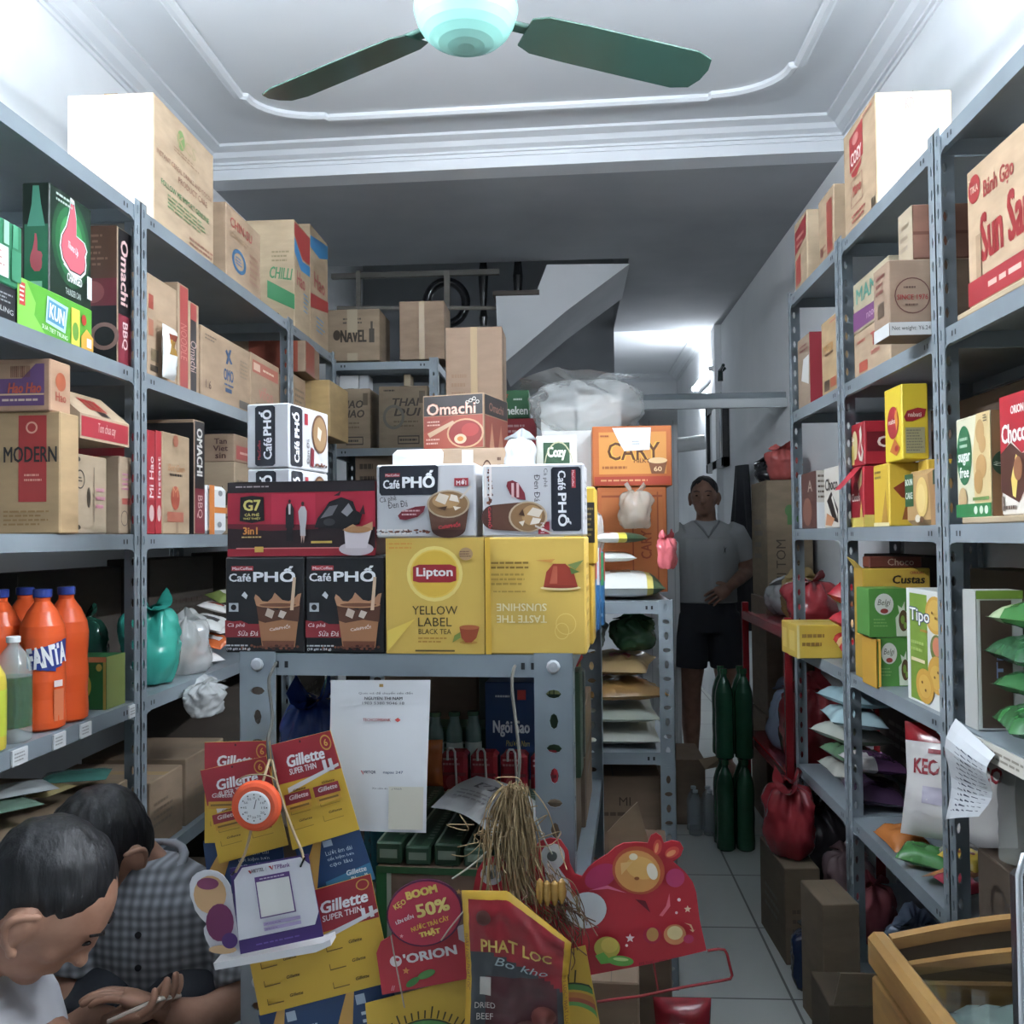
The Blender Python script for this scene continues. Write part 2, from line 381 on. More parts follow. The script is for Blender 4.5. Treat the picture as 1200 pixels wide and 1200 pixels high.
for k in range(3):
    a = base+k*2*PI/3; m = MB(); prof = [(.16, .045), (.2, .062), (.3, .066), (.5, .069), (.64, .07), (.69, .055), (.705, .02)]
    top = [(x, w_) for x, w_ in prof]+[(x, -w_) for x, w_ in prof[::-1]]
    tl = -math.tan(math.radians(13))
    m.prism([(x, y, .035+y*tl) for x, y in top], (0, 0, .004), 'g:38564c')
    b = m.build('blade', fan, rz=a)
    m = MB(); m.box(.1, .2, -.018, .018, .04, .052, 'g:3c5c52', .003); m.build('blade_arm', b)
# pendant rod of a second fan in the back room
p = atZ(677, 410, ZC)
pf = empty('hanging_rod', (p.x, p.y, 2.45)); tag(pf, 'white canopy and downrod hanging from the back room ceiling', 'ceiling fan')
m = MB(); m.lathe([(.02, .36), (.05, .40), (.085, .47), (.09, .50)], 'g:e6e8e8', 20); m.build('canopy', pf)
m = MB(); m.tube([(0, 0, .0), (0, 0, .5)], .016, 'g:e6e8e8', 10); m.build('rod', pf)
m = MB(); m.lathe([(0, -.12), (.09, -.1), (.13, -.05), (.12, 0), (.03, .03)], 'g:e6e8e8', 24); m.build('motor', pf)
m = MB(); m.tube([(-.05, 0, .6), (-.04, 0, .53), (-.02, 0, .5)], .008, 'g:222426', 6); m.tube([(.05, 0, .6), (.04, 0, .53), (.02, 0, .5)], .008, 'g:222426', 6); m.build('hook', pf)
# lintel rail across the room
YR = 5.05
a = atY(592, 480, YR); b = atY(930, 462, YR); zt = atY(760, 462, YR).z
m = MB(); m.box(-.62, XR, 0, .09, .03, .085, 'steeld', .003); m.box(-.62, XR, -.025, .0, 0, .05, 'g:aeb4b6', .003)
tag(m.build('door_track', loc=(0, YR, zt-.085)), 'long grey metal door track spanning the room before the back area', 'rail')
p = atY(742, 500, YR+.1); q = atY(752, 462, YR+.1)
m = MB(); m.box(-.03, .03, 0, .06, 0, zt-.09, 'g:8d979c', .004); m.box(-.055, .05, -.03, .09, zt-.1, zt+.03, 'g:8d979c', .004); tag(m.build('door_post', loc=(atY(744, 560, YR+.14).x, YR+.14, 0)), 'grey steel post holding the door track', 'post')
# white folded door leaf and dark edge
a = atY(733, 560, 5.35); b = atY(795, 560, 5.35)
m = MB(); m.box(0, b.x-a.x, 0, .04, 0, 2.08, 'g:d6d9da', .004); m.gfx((0, 0, .1), (1, 0, 0), (0, 0, 1), b.x-a.x, 1.9, [('r', .45, 0, .47, 1, 'b4b8ba'), ('r', .9, 0, .92, 1, 'b4b8ba')])
tag(m.build('door_1', loc=(a.x, 5.35, 0)), kind='structure')
m = MB(); m.box(-.02, .03, 0, .06, 0, 2.05, 'm:17191b', .004); tag(m.build('trim_4', loc=(atY(733, 560, 5.3).x, 5.28, 0)), kind='structure')
# picture frame on the back room wall
X = XR-.02; a = atX(832, 555, X); b = atX(851, 480, X)
pf = empty('picture_frame', (X, (a.y+b.y)/2, a.z)); tag(pf, 'black framed picture on the back room wall by the lamp', 'picture')
W = abs(b.y-a.y); H = b.z-a.z+.12
m = MB(); 
for (y0, y1, z0, z1) in ((-W/2, W/2, 0, .07), (-W/2, W/2, H-.07, H), (-W/2, -W/2+.07, 0, H), (W/2-.07, W/2, 0, H)): m.box(-.03, .02, y0, y1, z0, z1, 'g:1a1b1d', .004)
for i in range(3): m.lathe([(0, .02), (.02, 0), (0, -.02)], 'g:1a1b1d', 8, (-.01, -W/2+.15+i*(W-.3)/2, H+.01))
m.build('frame', pf)
m = MB(); m.box(-.005, .01, -W/2+.06, W/2-.06, .06, H-.06, 'c2c7c8'); m.gfx((-.005, W/2-.06, .06), (0, -1, 0), (0, 0, 1), W-.12, H-.12, [('e', .5, .5, .3, .3, 'a4abae'), ('e', .4, .6, .12, .12, '8e979c')]); m.build('picture', pf)
# white pipe on the back wall
p = atY(772, 527, 6.9); q = atY(845, 515, 6.9)
m = MB(); m.tube([(-.5, 0, -.03), (-.2, 0, -.02), (0, 0, 0), (.12, 0, .03), (q.x-p.x-.12, 0, .05)], .055, 'g:d9dcdc', 12); m.tube([(-.04, 0, -.01), (0, 0, 0)], .062, 'g:c4c8c8', 12)
tag(m.build('duct', loc=p), 'fat white duct crossing the wall behind the standing man', 'duct')
# black wall hook lamp silhouette beside tube
m = MB(); p = atX(849, 440, XR-.03); m.tube([(0, 0, .06), (-.03, 0, .03), (-.03, 0, -.04)], .02, 'g:1c2c2a', 8); m.tube([(-.03, 0, .03), (-.03, -.14, .05)], .012, 'g:1c2c2a', 8); tag(m.build('wall_hook', loc=p), 'small dark hook fitted on the wall beside the back lamp', 'hook')
SC.view_settings.view_transform = 'Standard'; SC.view_settings.look = 'None'; SC.view_settings.gamma = 1; SC.view_settings.use_curve_mapping = False
SC.view_settings.exposure = 1.0
# ------------------------------------------------------------------ slotted-angle racks
SZ = [2.175, 1.77, 1.365, .96, .555, .15]      # shelf tops
XLF, XRF = -1.05, .775                          # aisle faces of the left and right racks
def holed_plate(mb, O, U, V, w, L, t, pitch, hw, hh, mat, alt=False):
    """sheet of width w (U) and length L (V) with a row of real slots; thickness t along -UxV"""
    O, U, V = Vector(O), Vector(U), Vector(V); N = U.cross(V).normalized()*-t; n = max(1, int(L/pitch)); ph = L/n
    for i in range(n):
        c = O+V*((i+.5)*ph); a, b = hw, hh
        if alt and i % 2: a, b = hh, hw
        o = [(-w/2, -ph/2), (0, -ph/2), (w/2, -ph/2), (w/2, 0), (w/2, ph/2), (0, ph/2), (-w/2, ph/2), (-w/2, 0)]
        h = [(-a*.62, -b*.75), (0, -b), (a*.62, -b*.75), (a, 0), (a*.62, b*.75), (0, b), (-a*.62, b*.75), (-a, 0)]
        vs = [c+U*(x+w/2)+V*y for x, y in o]+[c+U*(x+w/2)+V*y for x, y in h]; vs += [v+N for v in vs]
        fs = []
        for k in range(8):
            j = (k+1) % 8; fs += [(k, j, 8+j, 8+k), (16+j, 16+k, 24+k, 24+j), (8+k, 8+j, 24+j, 24+k)]
        mb.add(vs, fs, mat)
    e = [O, O+U*w, O+U*w+V*L, O+V*L]; mb.add(e+[p+N for p in e], [(0, 4, 5, 1), (1, 5, 6, 2), (2, 6, 7, 3), (3, 7, 4, 0)], mat)
def angle_post(mb, x, y, sx, sy, wx, wy, H, mat, pitch=.05, hw=.005, hh=.012, alt=False):
    """L profile with its outer corner at x,y; legs reach inward (sx, sy = +-1)"""
    t = .0025
    if sx > 0: O, U = (x, y, 0), (1, 0, 0)
    else: O, U = (x-wx, y, 0), (1, 0, 0)
    holed_plate(mb, O, U, (0, 0, 1), wx, H, t if sy > 0 else -t, pitch, hw, hh, mat, alt)
    if sy > 0: O = (x, y, 0)
    else: O = (x, y-wy, 0)
    holed_plate(mb, O, (0, 1, 0), (0, 0, 1), wy, H, -t if sx > 0 else t, pitch, hw, hh, mat, alt)
def rack(label, cx, cy, rz, w, d, zs, H, wx, wy, gus='', group='slotted angle shelving racks', mat='steel', lip=.036, pitch=.05, hw=.005, hh=.012, alt=False, bolts=False, name='shelf_rack', posts=None):
    t = empty(name, (cx, cy, 0), rz); tag(t, label, 'rack', group)
    for sx in (-1, 1):
        for sy in (-1, 1):
            m = MB(); angle_post(m, sx*w/2, sy*d/2, -sx, -sy, wx, wy, H, mat, pitch, hw, hh, alt); p = m.build('post', t)
            if bolts:
                for z in zs:
                    b = MB()
                    b.lathe([(.011, 0), (.011, .003), (.008, .005), (0, .006)], 's:c8ccd0', 10)
                    b.build('bolt', p, loc=(sx*(w/2-wx*.5), sy*d/2, z-lip/2), rot=(PI/2 if sy < 0 else -PI/2, 0, 0))
    g = .004
    out = []
    for z in zs:
        m = MB(); x0, x1, y0, y1 = -w/2+g, w/2-g, -d/2+g, d/2-g
        m.box(x0, x1, y0, y1, z-.003, z, mat)
        m.box(x0, x1, y0, y0+.002, z-lip, z-.003, mat); m.box(x0, x1, y1-.002, y1, z-lip, z-.003, mat)
        m.box(x0, x0+.002, y0+.002, y1-.002, z-lip, z-.003, mat); m.box(x1-.002, x1, y0+.002, y1-.002, z-lip, z-.003, mat)
        m.box(x0, x1, y0+.002, y0+.012, z-lip, z-lip+.002, mat); m.box(x0+.002, x0+.012, y0+.012, y1-.012, z-lip, z-lip+.002, mat); m.box(x1-.012, x1-.002, y0+.012, y1-.012, z-lip, z-lip+.002, mat)
        # pairs of punched slots at the ends of each lip
        for (O, U, LL) in (((x0, y0, z-lip), (1, 0, 0), x1-x0), ((x1, y0, z-lip), (0, 1, 0), y1-y0), ((x0, y1, z-lip), (0, -1, 0), y1-y0)):
            q = .06/LL
            m.gfx(O, U, (0, 0, 1), LL, lip, [('r', u-.003/LL, .35, u+.003/LL, .65, '20262a') for u in (q, q+.016/LL, 1-q, 1-q-.016/LL)])
        s = m.build('shelf', t); out.append(s)
        for side in gus:
            for e in (-1, 1):
                m = MB(); G = .055
                arc = [(G*(1-math.sin(i*PI/10)), -G*(1-math.cos(i*PI/10))) for i in range(6)]
                pts = [(0, 0)]+arc[0:1]+arc[1:]
                if side in 'RL':
                    X = (w/2-.0045) if side == 'R' else (-w/2+.0015)
                    P3 = [(X, -e*(d/2-.004)+e*a if True else 0, z-lip+b) for a, b in pts]; m.prism(P3, (.003, 0, 0), mat)
                else:
                    P3 = [(-e*(w/2-.004)+e*a, -d/2+.0015, z-lip+b) for a, b in pts]; m.prism(P3, (0, .003, 0), mat)
                m.build('gusset', s)
    return t, out
DL, DR = .46, .37
YL = [.72, atX(165, 620, XLF).y, atX(341, 500, XLF).y, 4.17]
lab = ['left shelving rack nearest the camera, with soft drinks and noodle cartons', 'second left shelving rack, with a big white carton on top', 'third left shelving rack, deepest along the left wall']
LR = []
for i in range(3):
    g = .002
    LR.append(rack(lab[i], XLF-DL/2, (YL[i]+YL[i+1])/2, 0, DL, YL[i+1]-YL[i]-g, SZ, 2.19, .04, .032, 'R'))
YRR = [.98, atX(1104, 620, XRF).y, atX(988, 620, XRF).y, atX(928, 620, XRF).y]
lab = ['right shelving rack nearest the camera, with a rice cracker carton', 'middle right shelving rack, with biscuit boxes', 'far right shelving rack, end one beside the man']
RR = []
for i in range(3):
    RR.append(rack(lab[i], XRF+DR/2, (YRR[i]+YRR[i+1])/2, 0, DR, YRR[i+1]-YRR[i]-.002, SZ, 2.19, .04, .032, 'L'))
# rear rack facing the camera
YBK = 4.33
a = atY(384, 430, YBK).x; b = atY(513, 430, YBK).x
RB = rack('rear shelving rack facing the camera behind the noodle cartons', (a+b)/2, YBK+.2, 0, b-a, .4, SZ[1-1:5], 2.19, .04, .04, 'F')
# island tables
TZ = 1.16
RT = math.radians(-4)
P0 = atZ(264, 768, TZ); P1 = atZ(671, 768, TZ); TW = .555; TD = 1.27
ux = Vector((math.cos(RT), math.sin(RT), 0)); uy = Vector((-math.sin(RT), math.cos(RT), 0))
fr = Vector((P1.x, 1.50, 0)); T1C = fr-ux*(TW/2)+uy*(TD/2)
TAB1 = rack('grey slotted steel display rack in the middle, tea and coffee boxes on top', T1C.x, T1C.y, RT, TW, TD, [TZ, .64, .2], 1.163, .062, .045, 'F', 'island display racks', lip=.036, pitch=.042, hw=.007, hh=.0125, alt=True, bolts=True, name='display_rack')
def T1(x, y, z): return T1C+ux*x+uy*y+Vector((0, 0, z))       # table-local point
X2 = atY(790, 702, 2.82).x
T2W, T2D = .92, 1.28
TAB2 = rack('second grey island rack with rice sacks on top, standing behind the first', X2-T2W/2, 2.84+T2D/2, 0, T2W, T2D, [1.15, .70, .36], 1.155, .045, .045, 'F', 'island display racks', lip=.036, pitch=.042, hw=.007, hh=.0125, alt=True, name='display_rack')
T2C = Vector((X2-T2W/2, 2.84+T2D/2, 0))
# ------------------------------------------------------------------ goods helpers
def FACES(w, d, h):
    return {'F': ((-w/2, -d/2, 0), (1, 0, 0), (0, 0, 1), w, h), 'R': ((w/2, -d/2, 0), (0, 1, 0), (0, 0, 1), d, h), 'L': ((-w/2, d/2, 0), (0, -1, 0), (0, 0, 1), d, h),
            'B': ((w/2, d/2, 0), (-1, 0, 0), (0, 0, 1), w, h), 'T': ((-w/2, -d/2, h), (1, 0, 0), (0, 1, 0), w, d)}
KR = '7d2f2c'; KB = 'k:b4926c'
def carton(label, bx, base=KB, faces={}, name='carton', cat='carton', group=None, rz=0, tape='', bev=.0025, seam=True, tilt=None):
    x0, x1, y0, y1, z0, z1 = bx; w, d, h = x1-x0, y1-y0, z1-z0
    m = MB(); m.box(-w/2, w/2, -d/2, d/2, 0, h, base, bev); fc = FACES(w, d, h)
    if base.startswith('k:') and seam:          # closing flaps: a dark slit along the lid
        m.gfx(*fc['T'], [('r', 0, .495, 1, .505, '3a2c20')] if w > d else [('r', .495, 0, .505, 1, '3a2c20')])
    for k, ops in faces.items():
        for c in k: m.gfx(*fc[c], ops)
    o = m.build(name, loc=((x0+x1)/2, (y0+y1)/2, z0), rz=rz, rot=tilt)
    tag(o, label, cat, group)
    for c in tape:
        t = MB(); O, U, V, W, H = fc[c]
        if c == 'T': t.gfx(O, U, V, W, H, [('r', 0, .42, 1, .58, 'g:b59a72')] if w > d else [('r', .42, 0, .58, 1, 'g:b59a72')])
        else: t.gfx(O, U, V, W, H, [('r', .44, 0, .56, 1, 'g:b39b78')])
        t.build('tape', o)
    return o
def clampy(y0, y1, Ys):
    mid = (y0+y1)/2
    for a, b in zip(Ys[:-1], Ys[1:]):
        if a <= mid < b: return max(y0, a+.008), min(y1, b-.008)
    return y0, y1
def lbox(pa, pb, ptop, k, depth, inset=.02, z0=None, py=None, pt=None):
    """box on left shelf k: aisle side spans columns pa (near) to pb (far); top row ptop at column pt"""
    X = XLF-inset; py = py or ptop; y0 = atX(pa, py, X).y; y1 = atX(pb, py, X).y
    z1 = atX(pt or pa, ptop, X).z; y0, y1 = clampy(y0, y1, YL)
    z0 = SZ[k]+.001 if z0 is None else z0
    if k > 0: z1 = min(z1, SZ[k-1]-.042)
    return X-depth, X, y0, y1, z0, z1
def rbox(pa, pb, ptop, k, depth, inset=.02, z0=None, py=None, pt=None):
    X = XRF+inset; py = py or ptop; y0 = atX(pa, py, X).y; y1 = atX(pb, py, X).y
    z1 = atX(pt or pa, ptop, X).z; y0, y1 = clampy(y0, y1, YRR)
    z0 = SZ[k]+.001 if z0 is None else z0
    if k > 0: z1 = min(z1, SZ[k-1]-.042)
    return X, X+depth, y0, y1, z0, z1
def fbox(pa, pb, ptop, pbot, Y, depth, z0=None, z1=None):
    """box whose front faces the camera at distance Y"""
    a = atY(pa, ptop, Y); b = atY(pb, pbot, Y)
    return a.x, b.x, Y, Y+depth, (b.z if z0 is None else z0), (a.z if z1 is None else z1)
def pgrid(w, h, d, seed=0, wr=.006, nx=12, ny=16, crimp=.04):
    """soft pillow pack lying in the xy plane: returns front surface function"""
    def f(u, v):
        t = max(0, 1-abs(u)**3)**.6*max(0, 1-abs(v)**5)**.7
        n = noise3((u*w/2+seed*3.1, v*h/2, seed), 28)+.5*noise3((u*w/2, v*h/2+seed, 2+seed), 70)
        return d*t+wr*n*(t**.5 if t > 0 else 0)
    return f
def pillow(mb, w, h, d, mat, seed=0, wr=.006, nx=14, ny=18, flat=.35, M=None, ops=(), mat_back=None):
    """mat: key or fn(u,v)->key, u,v in 0..1. Lies with its face to +z, base z=0."""
    M = M or Matrix.Identity(4); fz = pgrid(w, h, d, seed, wr); fn = mat if callable(mat) else (lambda u, v: mat)
    def P(u, v, e=0): 
        z = fz(u, v)*(1-flat)+d*flat+e
        pin = 1-.08*(1-abs(v))*abs(u)
        return M @ Vector((u*w/2*pin*(1+.012*noise3((seed, v*9, 1))), v*h/2, z))
    def Q(u, v): 
        z = d*flat-fz(u, v)*flat
        pin = 1-.08*(1-abs(v))*abs(u)
        return M @ Vector((u*w/2*pin*(1+.012*noise3((seed, v*9, 1))), v*h/2, z-.0006))
    g = [[(-1+2*i/nx, -1+2*j/ny) for i in range(nx+1)] for j in range(ny+1)]
    for j in range(ny):
        for i in range(nx):
            q = [g[j][i], g[j][i+1], g[j+1][i+1], g[j+1][i]]; k = fn((i+.5)/nx, (j+.5)/ny)
            mb.add([P(*c) for c in q], [(0, 1, 2, 3)], k, True); mb.add([Q(*c) for c in q], [(3, 2, 1, 0)], mat_back or k, True)
    for k, op in enumerate(ops):
        e = .0012+.0003*k
        if op[0] == 't':
            _, s, a, b, ww, hh, col = op[:7]; o = op[7] if len(op) > 7 else {}
            vs, fs = text_mesh(s, o.get('b', 0), o.get('s', 0)); ro = math.radians(o.get('rot', 0)); c, sn = math.cos(ro), math.sin(ro)
            out = []
            for x, y in vs:
                x *= ww*w; y *= hh*h
                out.append(P(max(-.97, min(.97, 2*a-1+(x*c-y*sn)*2/w)), max(-.97, min(.97, 2*b-1+(x*sn+y*c)*2/h)), e))
            mb.add(out, fs, col)
        elif op[0] in 'rep':
            if op[0] == 'r': _, a, b, c, dd, col = op; N = 8; pts = None; G = [[P(2*(a+(c-a)*i/N)-1, 2*(b+(dd-b)*j/N)-1, e) for i in range(N+1)] for j in range(N+1)]
            else: _, a, b, ru, rv, col = op; N = 8; G = [[P(2*(a+ru*(j/N)*math.cos(i*2*PI/16))-1, 2*(b+rv*(j/N)*math.sin(i*2*PI/16))-1, e) for i in range(17)] for j in range(N+1)]
            for j in range(N):
                for i in range(len(G[0])-1): mb.add([G[j][i], G[j][i+1], G[j+1][i+1], G[j+1][i]], [(0, 1, 2, 3)], col, True)
def mesh_fix(o):
    me = o.data; import bmesh
    b = bmesh.new(); b.from_mesh(me); bmesh.ops.remove_doubles(b, verts=b.verts, dist=.00012); b.to_mesh(me); b.free(); return o
def pack(label, w, h, d, mat, loc, rot=(0, 0, 0), name='snack_bag', cat='bag', group=None, seed=0, ops=(), wr=.006, flat=.35, nx=14, ny=18, back=None):
    m = MB(); pillow(m, w, h, d, mat, seed, wr, nx, ny, flat, None, ops, back); o = mesh_fix(m.build(name, loc=loc, rot=rot))
    return tag(o, label, cat, group)
def bag(label, rx, ry, h, mat, loc, name='plastic_bag', cat='plastic bag', group=None, seed=0, tie=.35, amp=.16, rz=0, inner=None):
    """crumpled knotted carrier bag: creased belly, gathered neck, two limp ears"""
    m = MB(); N, K = 26, 48; rg = random.Random(seed); vs = []; kk = rg.randint(7, 10)
    def ridge(p): return 1-2*abs(noise3(p))
    for i in range(N+1):
        t = i/N
        if t < .8: r = max(0, 1-abs(t/.8*1.75-.85)**2.6)**.42 if t/.8*1.75 < 1.85 else .1
        else: r = 0
        r = max(r, .16+.10*tie) if t >= .55 else r
        if t > .8: r = .16+.1*tie+(t-.8)/.2*(.3+.25*tie)
        for k in range(K):
            a = 2*PI*k/K; x, y = math.cos(a), math.sin(a); z = t*h
            q = 1+amp*1.1*noise3((x*1.2+seed*5, y*1.2, t*2.2))+amp*.9*ridge((x*2.1+seed, y*2.1, t*3.5))*.5+amp*.5*ridge((x*5, y*5+seed, t*8))*.5
            nk = max(0, 1-abs(t-.74)/.3); q *= 1+.22*nk*math.cos(kk*a+3*noise3((seed, t*3, 0)))
            zz = z+h*.05*amp*4*noise3((x*2, y*2+seed, t*4))
            if t > .8: zz -= h*(t-.8)*1.1*(.5+.5*math.cos(2*a+seed)); q *= 1+.35*math.cos(2*a+seed)
            lean = h*.1*noise3((seed*3, t*1.5, 7))
            vs.append((r*q*rx*x+lean*max(0, t-.3), r*q*ry*y, max(0, zz)))
    m.add(vs, [(i*K+k, i*K+(k+1) % K, (i+1)*K+(k+1) % K, (i+1)*K+k) for i in range(N) for k in range(K)], mat, True)
    m.add(vs[:K], [tuple(range(K))[::-1]], mat)
    o = m.build(name, loc=loc, rz=rz); tag(o, label, cat, group)
    if inner:
        for j, (iw, ih, idp, col, px, pz) in enumerate(inner):
            q = MB(); q.box(px-iw/2, px+iw/2, -idp/2, idp/2, pz, pz+ih, col, .004); q.build('contents', o)
    return o
def bottle(label, r, h, body, cap, loc, name='bottle', cat='bottle', group=None, lab=None, neck=.32, seg=20, ribs=0, wrap=None):
    o = empty(name, loc); tag(o, label, cat, group); m = MB()
    pf = [(r*.75, 0), (r*.97, h*.02), (r, h*.06)]
    if ribs:
        for i in range(ribs): z = h*(.1+.5*i/ribs); pf += [(r, z), (r*.95, z+h*.25/ribs), (r, z+h*.5/ribs)]
    pf += [(r, h*.66), (r*.93, h*.74), (r*.65, h*.84), (r*neck, h*.91), (r*neck, h*.95)]
    m.lathe(pf, body, seg); m.build('body', o)
    m = MB(); m.lathe([(r*neck*1.15, h*.94), (r*neck*1.2, h*.945), (r*neck*1.2, h*.995), (r*neck*1.05, h)], cap, 16); m.build('cap', o)
    if lab: m = MB(); m.lathe([(r*1.012, h*lab[1]), (r*1.012, h*lab[2])], lab[0], seg); m.build('wrap_label', o)
    return o
# ------------------------------------------------------------------ left racks: goods
BR = '7a3b30'; W_ = 'e9e9e6'; DK = '4a3a2c'
def rr(*a): return a
# top shelf
carton('large plain pale carton with cereal printing on top of the left racks', lbox(180, 250, 108, 0, .232, py=175, pt=180), 'k:c0a078', {'R': [
    ('e', .42, .84, .06, .08, '7d9a5a'), ('t', 'KCS', .52, .83, .3, .1, 'a5946a', {'b': .01}), ('l', .3, .7, .75, .75, 2, '9a7a5a'),
    ('t', 'INSTANT CEREAL DRINKS AND COCOA', .5, .58, .92, .04, '8a5a44'), ('t', 'PRODUCT CARE', .62, .5, .5, .05, '8a5a44'), ('t', 'FOLLOW ME IMPORT GENUINE', .5, .37, .8, .045, '3f7a48', {'b': .01}), ('l', .2, .2, .85, .32, 4, '6f8a5c'), ('l', .55, .04, .98, .12, 2, '9a6a52')],
    'F': [('l', .8, .5, .95, .62, 3, 'cdb894')]}, group='cartons on the left top shelf', tape='T')
carton('brown sauce carton with red capital lettering and blue ring, behind the largest carton', lbox(265, 305, 236, 0, .3, py=260), KB, {'R': [
    ('t', 'CHIN-SU', .42, .8, .62, .13, 'a5352f', {'b': .02}), ('o', .35, .34, .2, .16, .3, '3d6d92'), ('l', .25, .28, .46, .4, 3, '3d6d92'), ('l', .1, .6, .7, .68, 2, '9a7a58'), ('l', .65, .15, .95, .6, 5, '9a7058')]}, group='cartons on the left top shelf', tape='T')
carton('white foam box behind the sauce carton on the left top shelf', (-1.505, -1.385, 3.12, 3.46, SZ[0]+.001, 2.60), 'g:e3e6e8', {}, bev=.02, group='cartons on the left top shelf')
carton('brown carton with green diagonal band and chilli lettering on the left top shelf', lbox(345, 363, 257, 0, .3, inset=.008, py=300), 'k:b69a70', {'F': [
    ('p', [(.64, .28), (1, .16), (1, .3), (.64, .44)], '2f7a48'), ('t', 'CHILLI', .82, .5, .3, .11, '3a7a4a', {'b': .02, 'rot': -8}), ('l', .7, .6, .95, .72, 3, '8a7a58'), ('t', 'x9', .74, .1, .12, .07, DK)],
    'R': [('p', [(0, .98), (1, .98), (1, .72), (.5, .7), (0, .86)], 'a33a34'), ('p', [(0, .84), (.5, .68), (1, .7), (1, .6), (.4, .58), (0, .7)], '3f86b8'), ('t', 'Hao', .4, .48, .5, .14, '9c4038', {'b': .02}), ('l', .55, .2, .9, .4, 5, '5f87a4')]}, group='cartons on the left top shelf')
carton('brown carton with red and blue swoosh at the far end of the left top shelf', lbox(363.6, 384, 262, 0, .3, inset=.008, py=300), 'k:b2946c', {
    'R': [('p', [(0, .9), (1, .98), (1, .86), (.5, .78), (0, .8)], '3f86b8'), ('t', 'Hao', .5, .55, .6, .14, '9c4038', {'b': .02}), ('p', [(0, .4), (1, .46), (1, .36), (0, .28)], 'a33a34'), ('l', .3, .1, .8, .25, 4, '5f87a4')]}, group='cartons on the left top shelf')
# second shelf, near rack
bk = lbox(-60, 19, 304, 1, .25, pt=0, py=330)
carton('black can carton with white lettering under the green can crate', bk, '1c1e21', {'R': [('t', 'SPARKLING', .7, .35, .5, .14, 'c8ccca', {'rot': -5}), ('l', .55, .5, .95, .8, 3, '9a9e9c')]}, name='can_carton')
carton('green and white crate of cans at the left frame edge', lbox(-70, 26, 214, 1, .22, z0=bk[5]+.001, pt=0, py=260), '2f7a55', {
    'R': [('r', .02+.12*i, .62, .09+.12*i, .98, ['9fd0b4', '4f9a76'][i % 2]) for i in range(8)]+[('r', .1, .1, .8, .58, 'cdd8d2'), ('l', .3, .2, .75, .5, 6, 'c47a78'), ('r', .84, .1, .97, .58, '3f8a66')]}, name='can_crate')
kun = lbox(20, 108, 322, 1, .2, py=350, pt=20)
carton('bright green milk carton pack with a white brand name, under the energy drink box', kun, '5aa832', {'R': [
    ('p', [(0, 0), (.36, 0), (.2, .35), (.22, .6), (.1, .98), (0, .98)], '7fc24c'), ('r', .02, .45, .09, .9, 'c23a3a'), ('l', .025, .5, .085, .86, 4, W_),
    ('p', [(.34, .3), (.6, .22), (.64, .8), (.36, .86)], 'b8d6e4'), ('p', [(.36, .36), (.58, .3), (.61, .74), (.38, .8)], '4f93b4'), ('t', 'KUN', .485, .55, .2, .32, W_, {'b': .03, 'rot': -6}), ('t', 'SUA TIET TRUNG', .46, .16, .34, .09, W_, {'rot': -4, 'b': .01}),
    ('r', .68, .05, .8, .85, 'e0d24a'), ('e', .74, .35, .045, .2, '6a9a3a'), ('p', [(.82, .02), (1, .02), (1, .35), (.9, .5), (.82, .3)], 'd8a23a'), ('e', .86, .68, .035, .12, 'b8402f'), ('r', .9, .1, .97, .3, 'e8e4dc')], 'F': [('r', 0, 0, 1, 1, '2a2c2a')]}, name='milk_carton')
thumb = [(.3, .38), (.46, .3), (.7, .3), (.8, .36), (.82, .44), (.8, .5), (.84, .56), (.78, .62), (.6, .64), (.6, .78), (.55, .92), (.47, .93), (.45, .82), (.38, .68), (.28, .58), (.25, .48)]
def gro(p, s, cx=.53, cy=.55): return [(cx+(x-cx)*s, cy+(y-cy)*s) for x, y in p]
carton('black and green energy drink box with a red thumb emblem', lbox(58, 107, 213, 1, .06, inset=.03, z0=kun[5]+.001, py=260), '14281d', {'R': [
    ('e', .5, .55, .46, .42, '1d4a2c'), ('e', .5, .55, .38, .34, '23683a'), ('e', .5, .56, .28, .25, '3a8a4c'), ('p', [(.3, .32), (.62, .22), (.86, .5), (.66, .5)], 'e8ecea'), ('p', gro(thumb, 1.14), 'e8ecea'), ('p', gro(thumb, 1.05), '2a1a1c'), ('p', thumb, 'd2606c'),
    ('t', 'Thums Up', .52, .5, .26, .09, 'f0d4d6', {'b': .02, 'rot': -12}), ('t', 'CHARGED', .56, .22, .36, .08, 'e6ebe6', {'b': .03}), ('l', .12, .86, .6, .96, 2, 'c2d0c6'), ('t', 'THUNDER CAN', .52, .08, .36, .06, 'c6d2ca'), ('r', .86, .1, .98, .32, 'dfe4e2')],
    'F': [('r', .1, 0, .95, .62, '2f7a58'), ('p', [(.2, .6), (.85, .6), (.7, .8), (.62, .97), (.4, .97), (.36, .8)], '5aa88c'), ('p', gro([(x*.7+.15, y*.5+.05) for x, y in thumb], 1.1, .5, .3), 'd2606c'), ('r', .3, .04, .75, .1, '9ed0c0')]}, name='drink_box', cat='box')
def omachi_side(v): return [('r', .06, .02, .94, .98, '1b1719'), ('r', .06, .02, .94, .36, '7a2832'), ('t', v, .5, .68, .5, .4, 'e0b8b4', {'rot': -90, 'b': .03})]
def vtext(s, cu, cv, w, h, col, W, H, **k):       # text turned a quarter: w along v, h along u, as fractions of the face
    k['rot'] = k.get('rot', -90); return ('t', s, cu, cv, w*H/W, h*W/H, col, k)
b = lbox(137, 158, 264, 1, .3, py=300)
w, h = b[3]-b[2], b[5]-b[4]
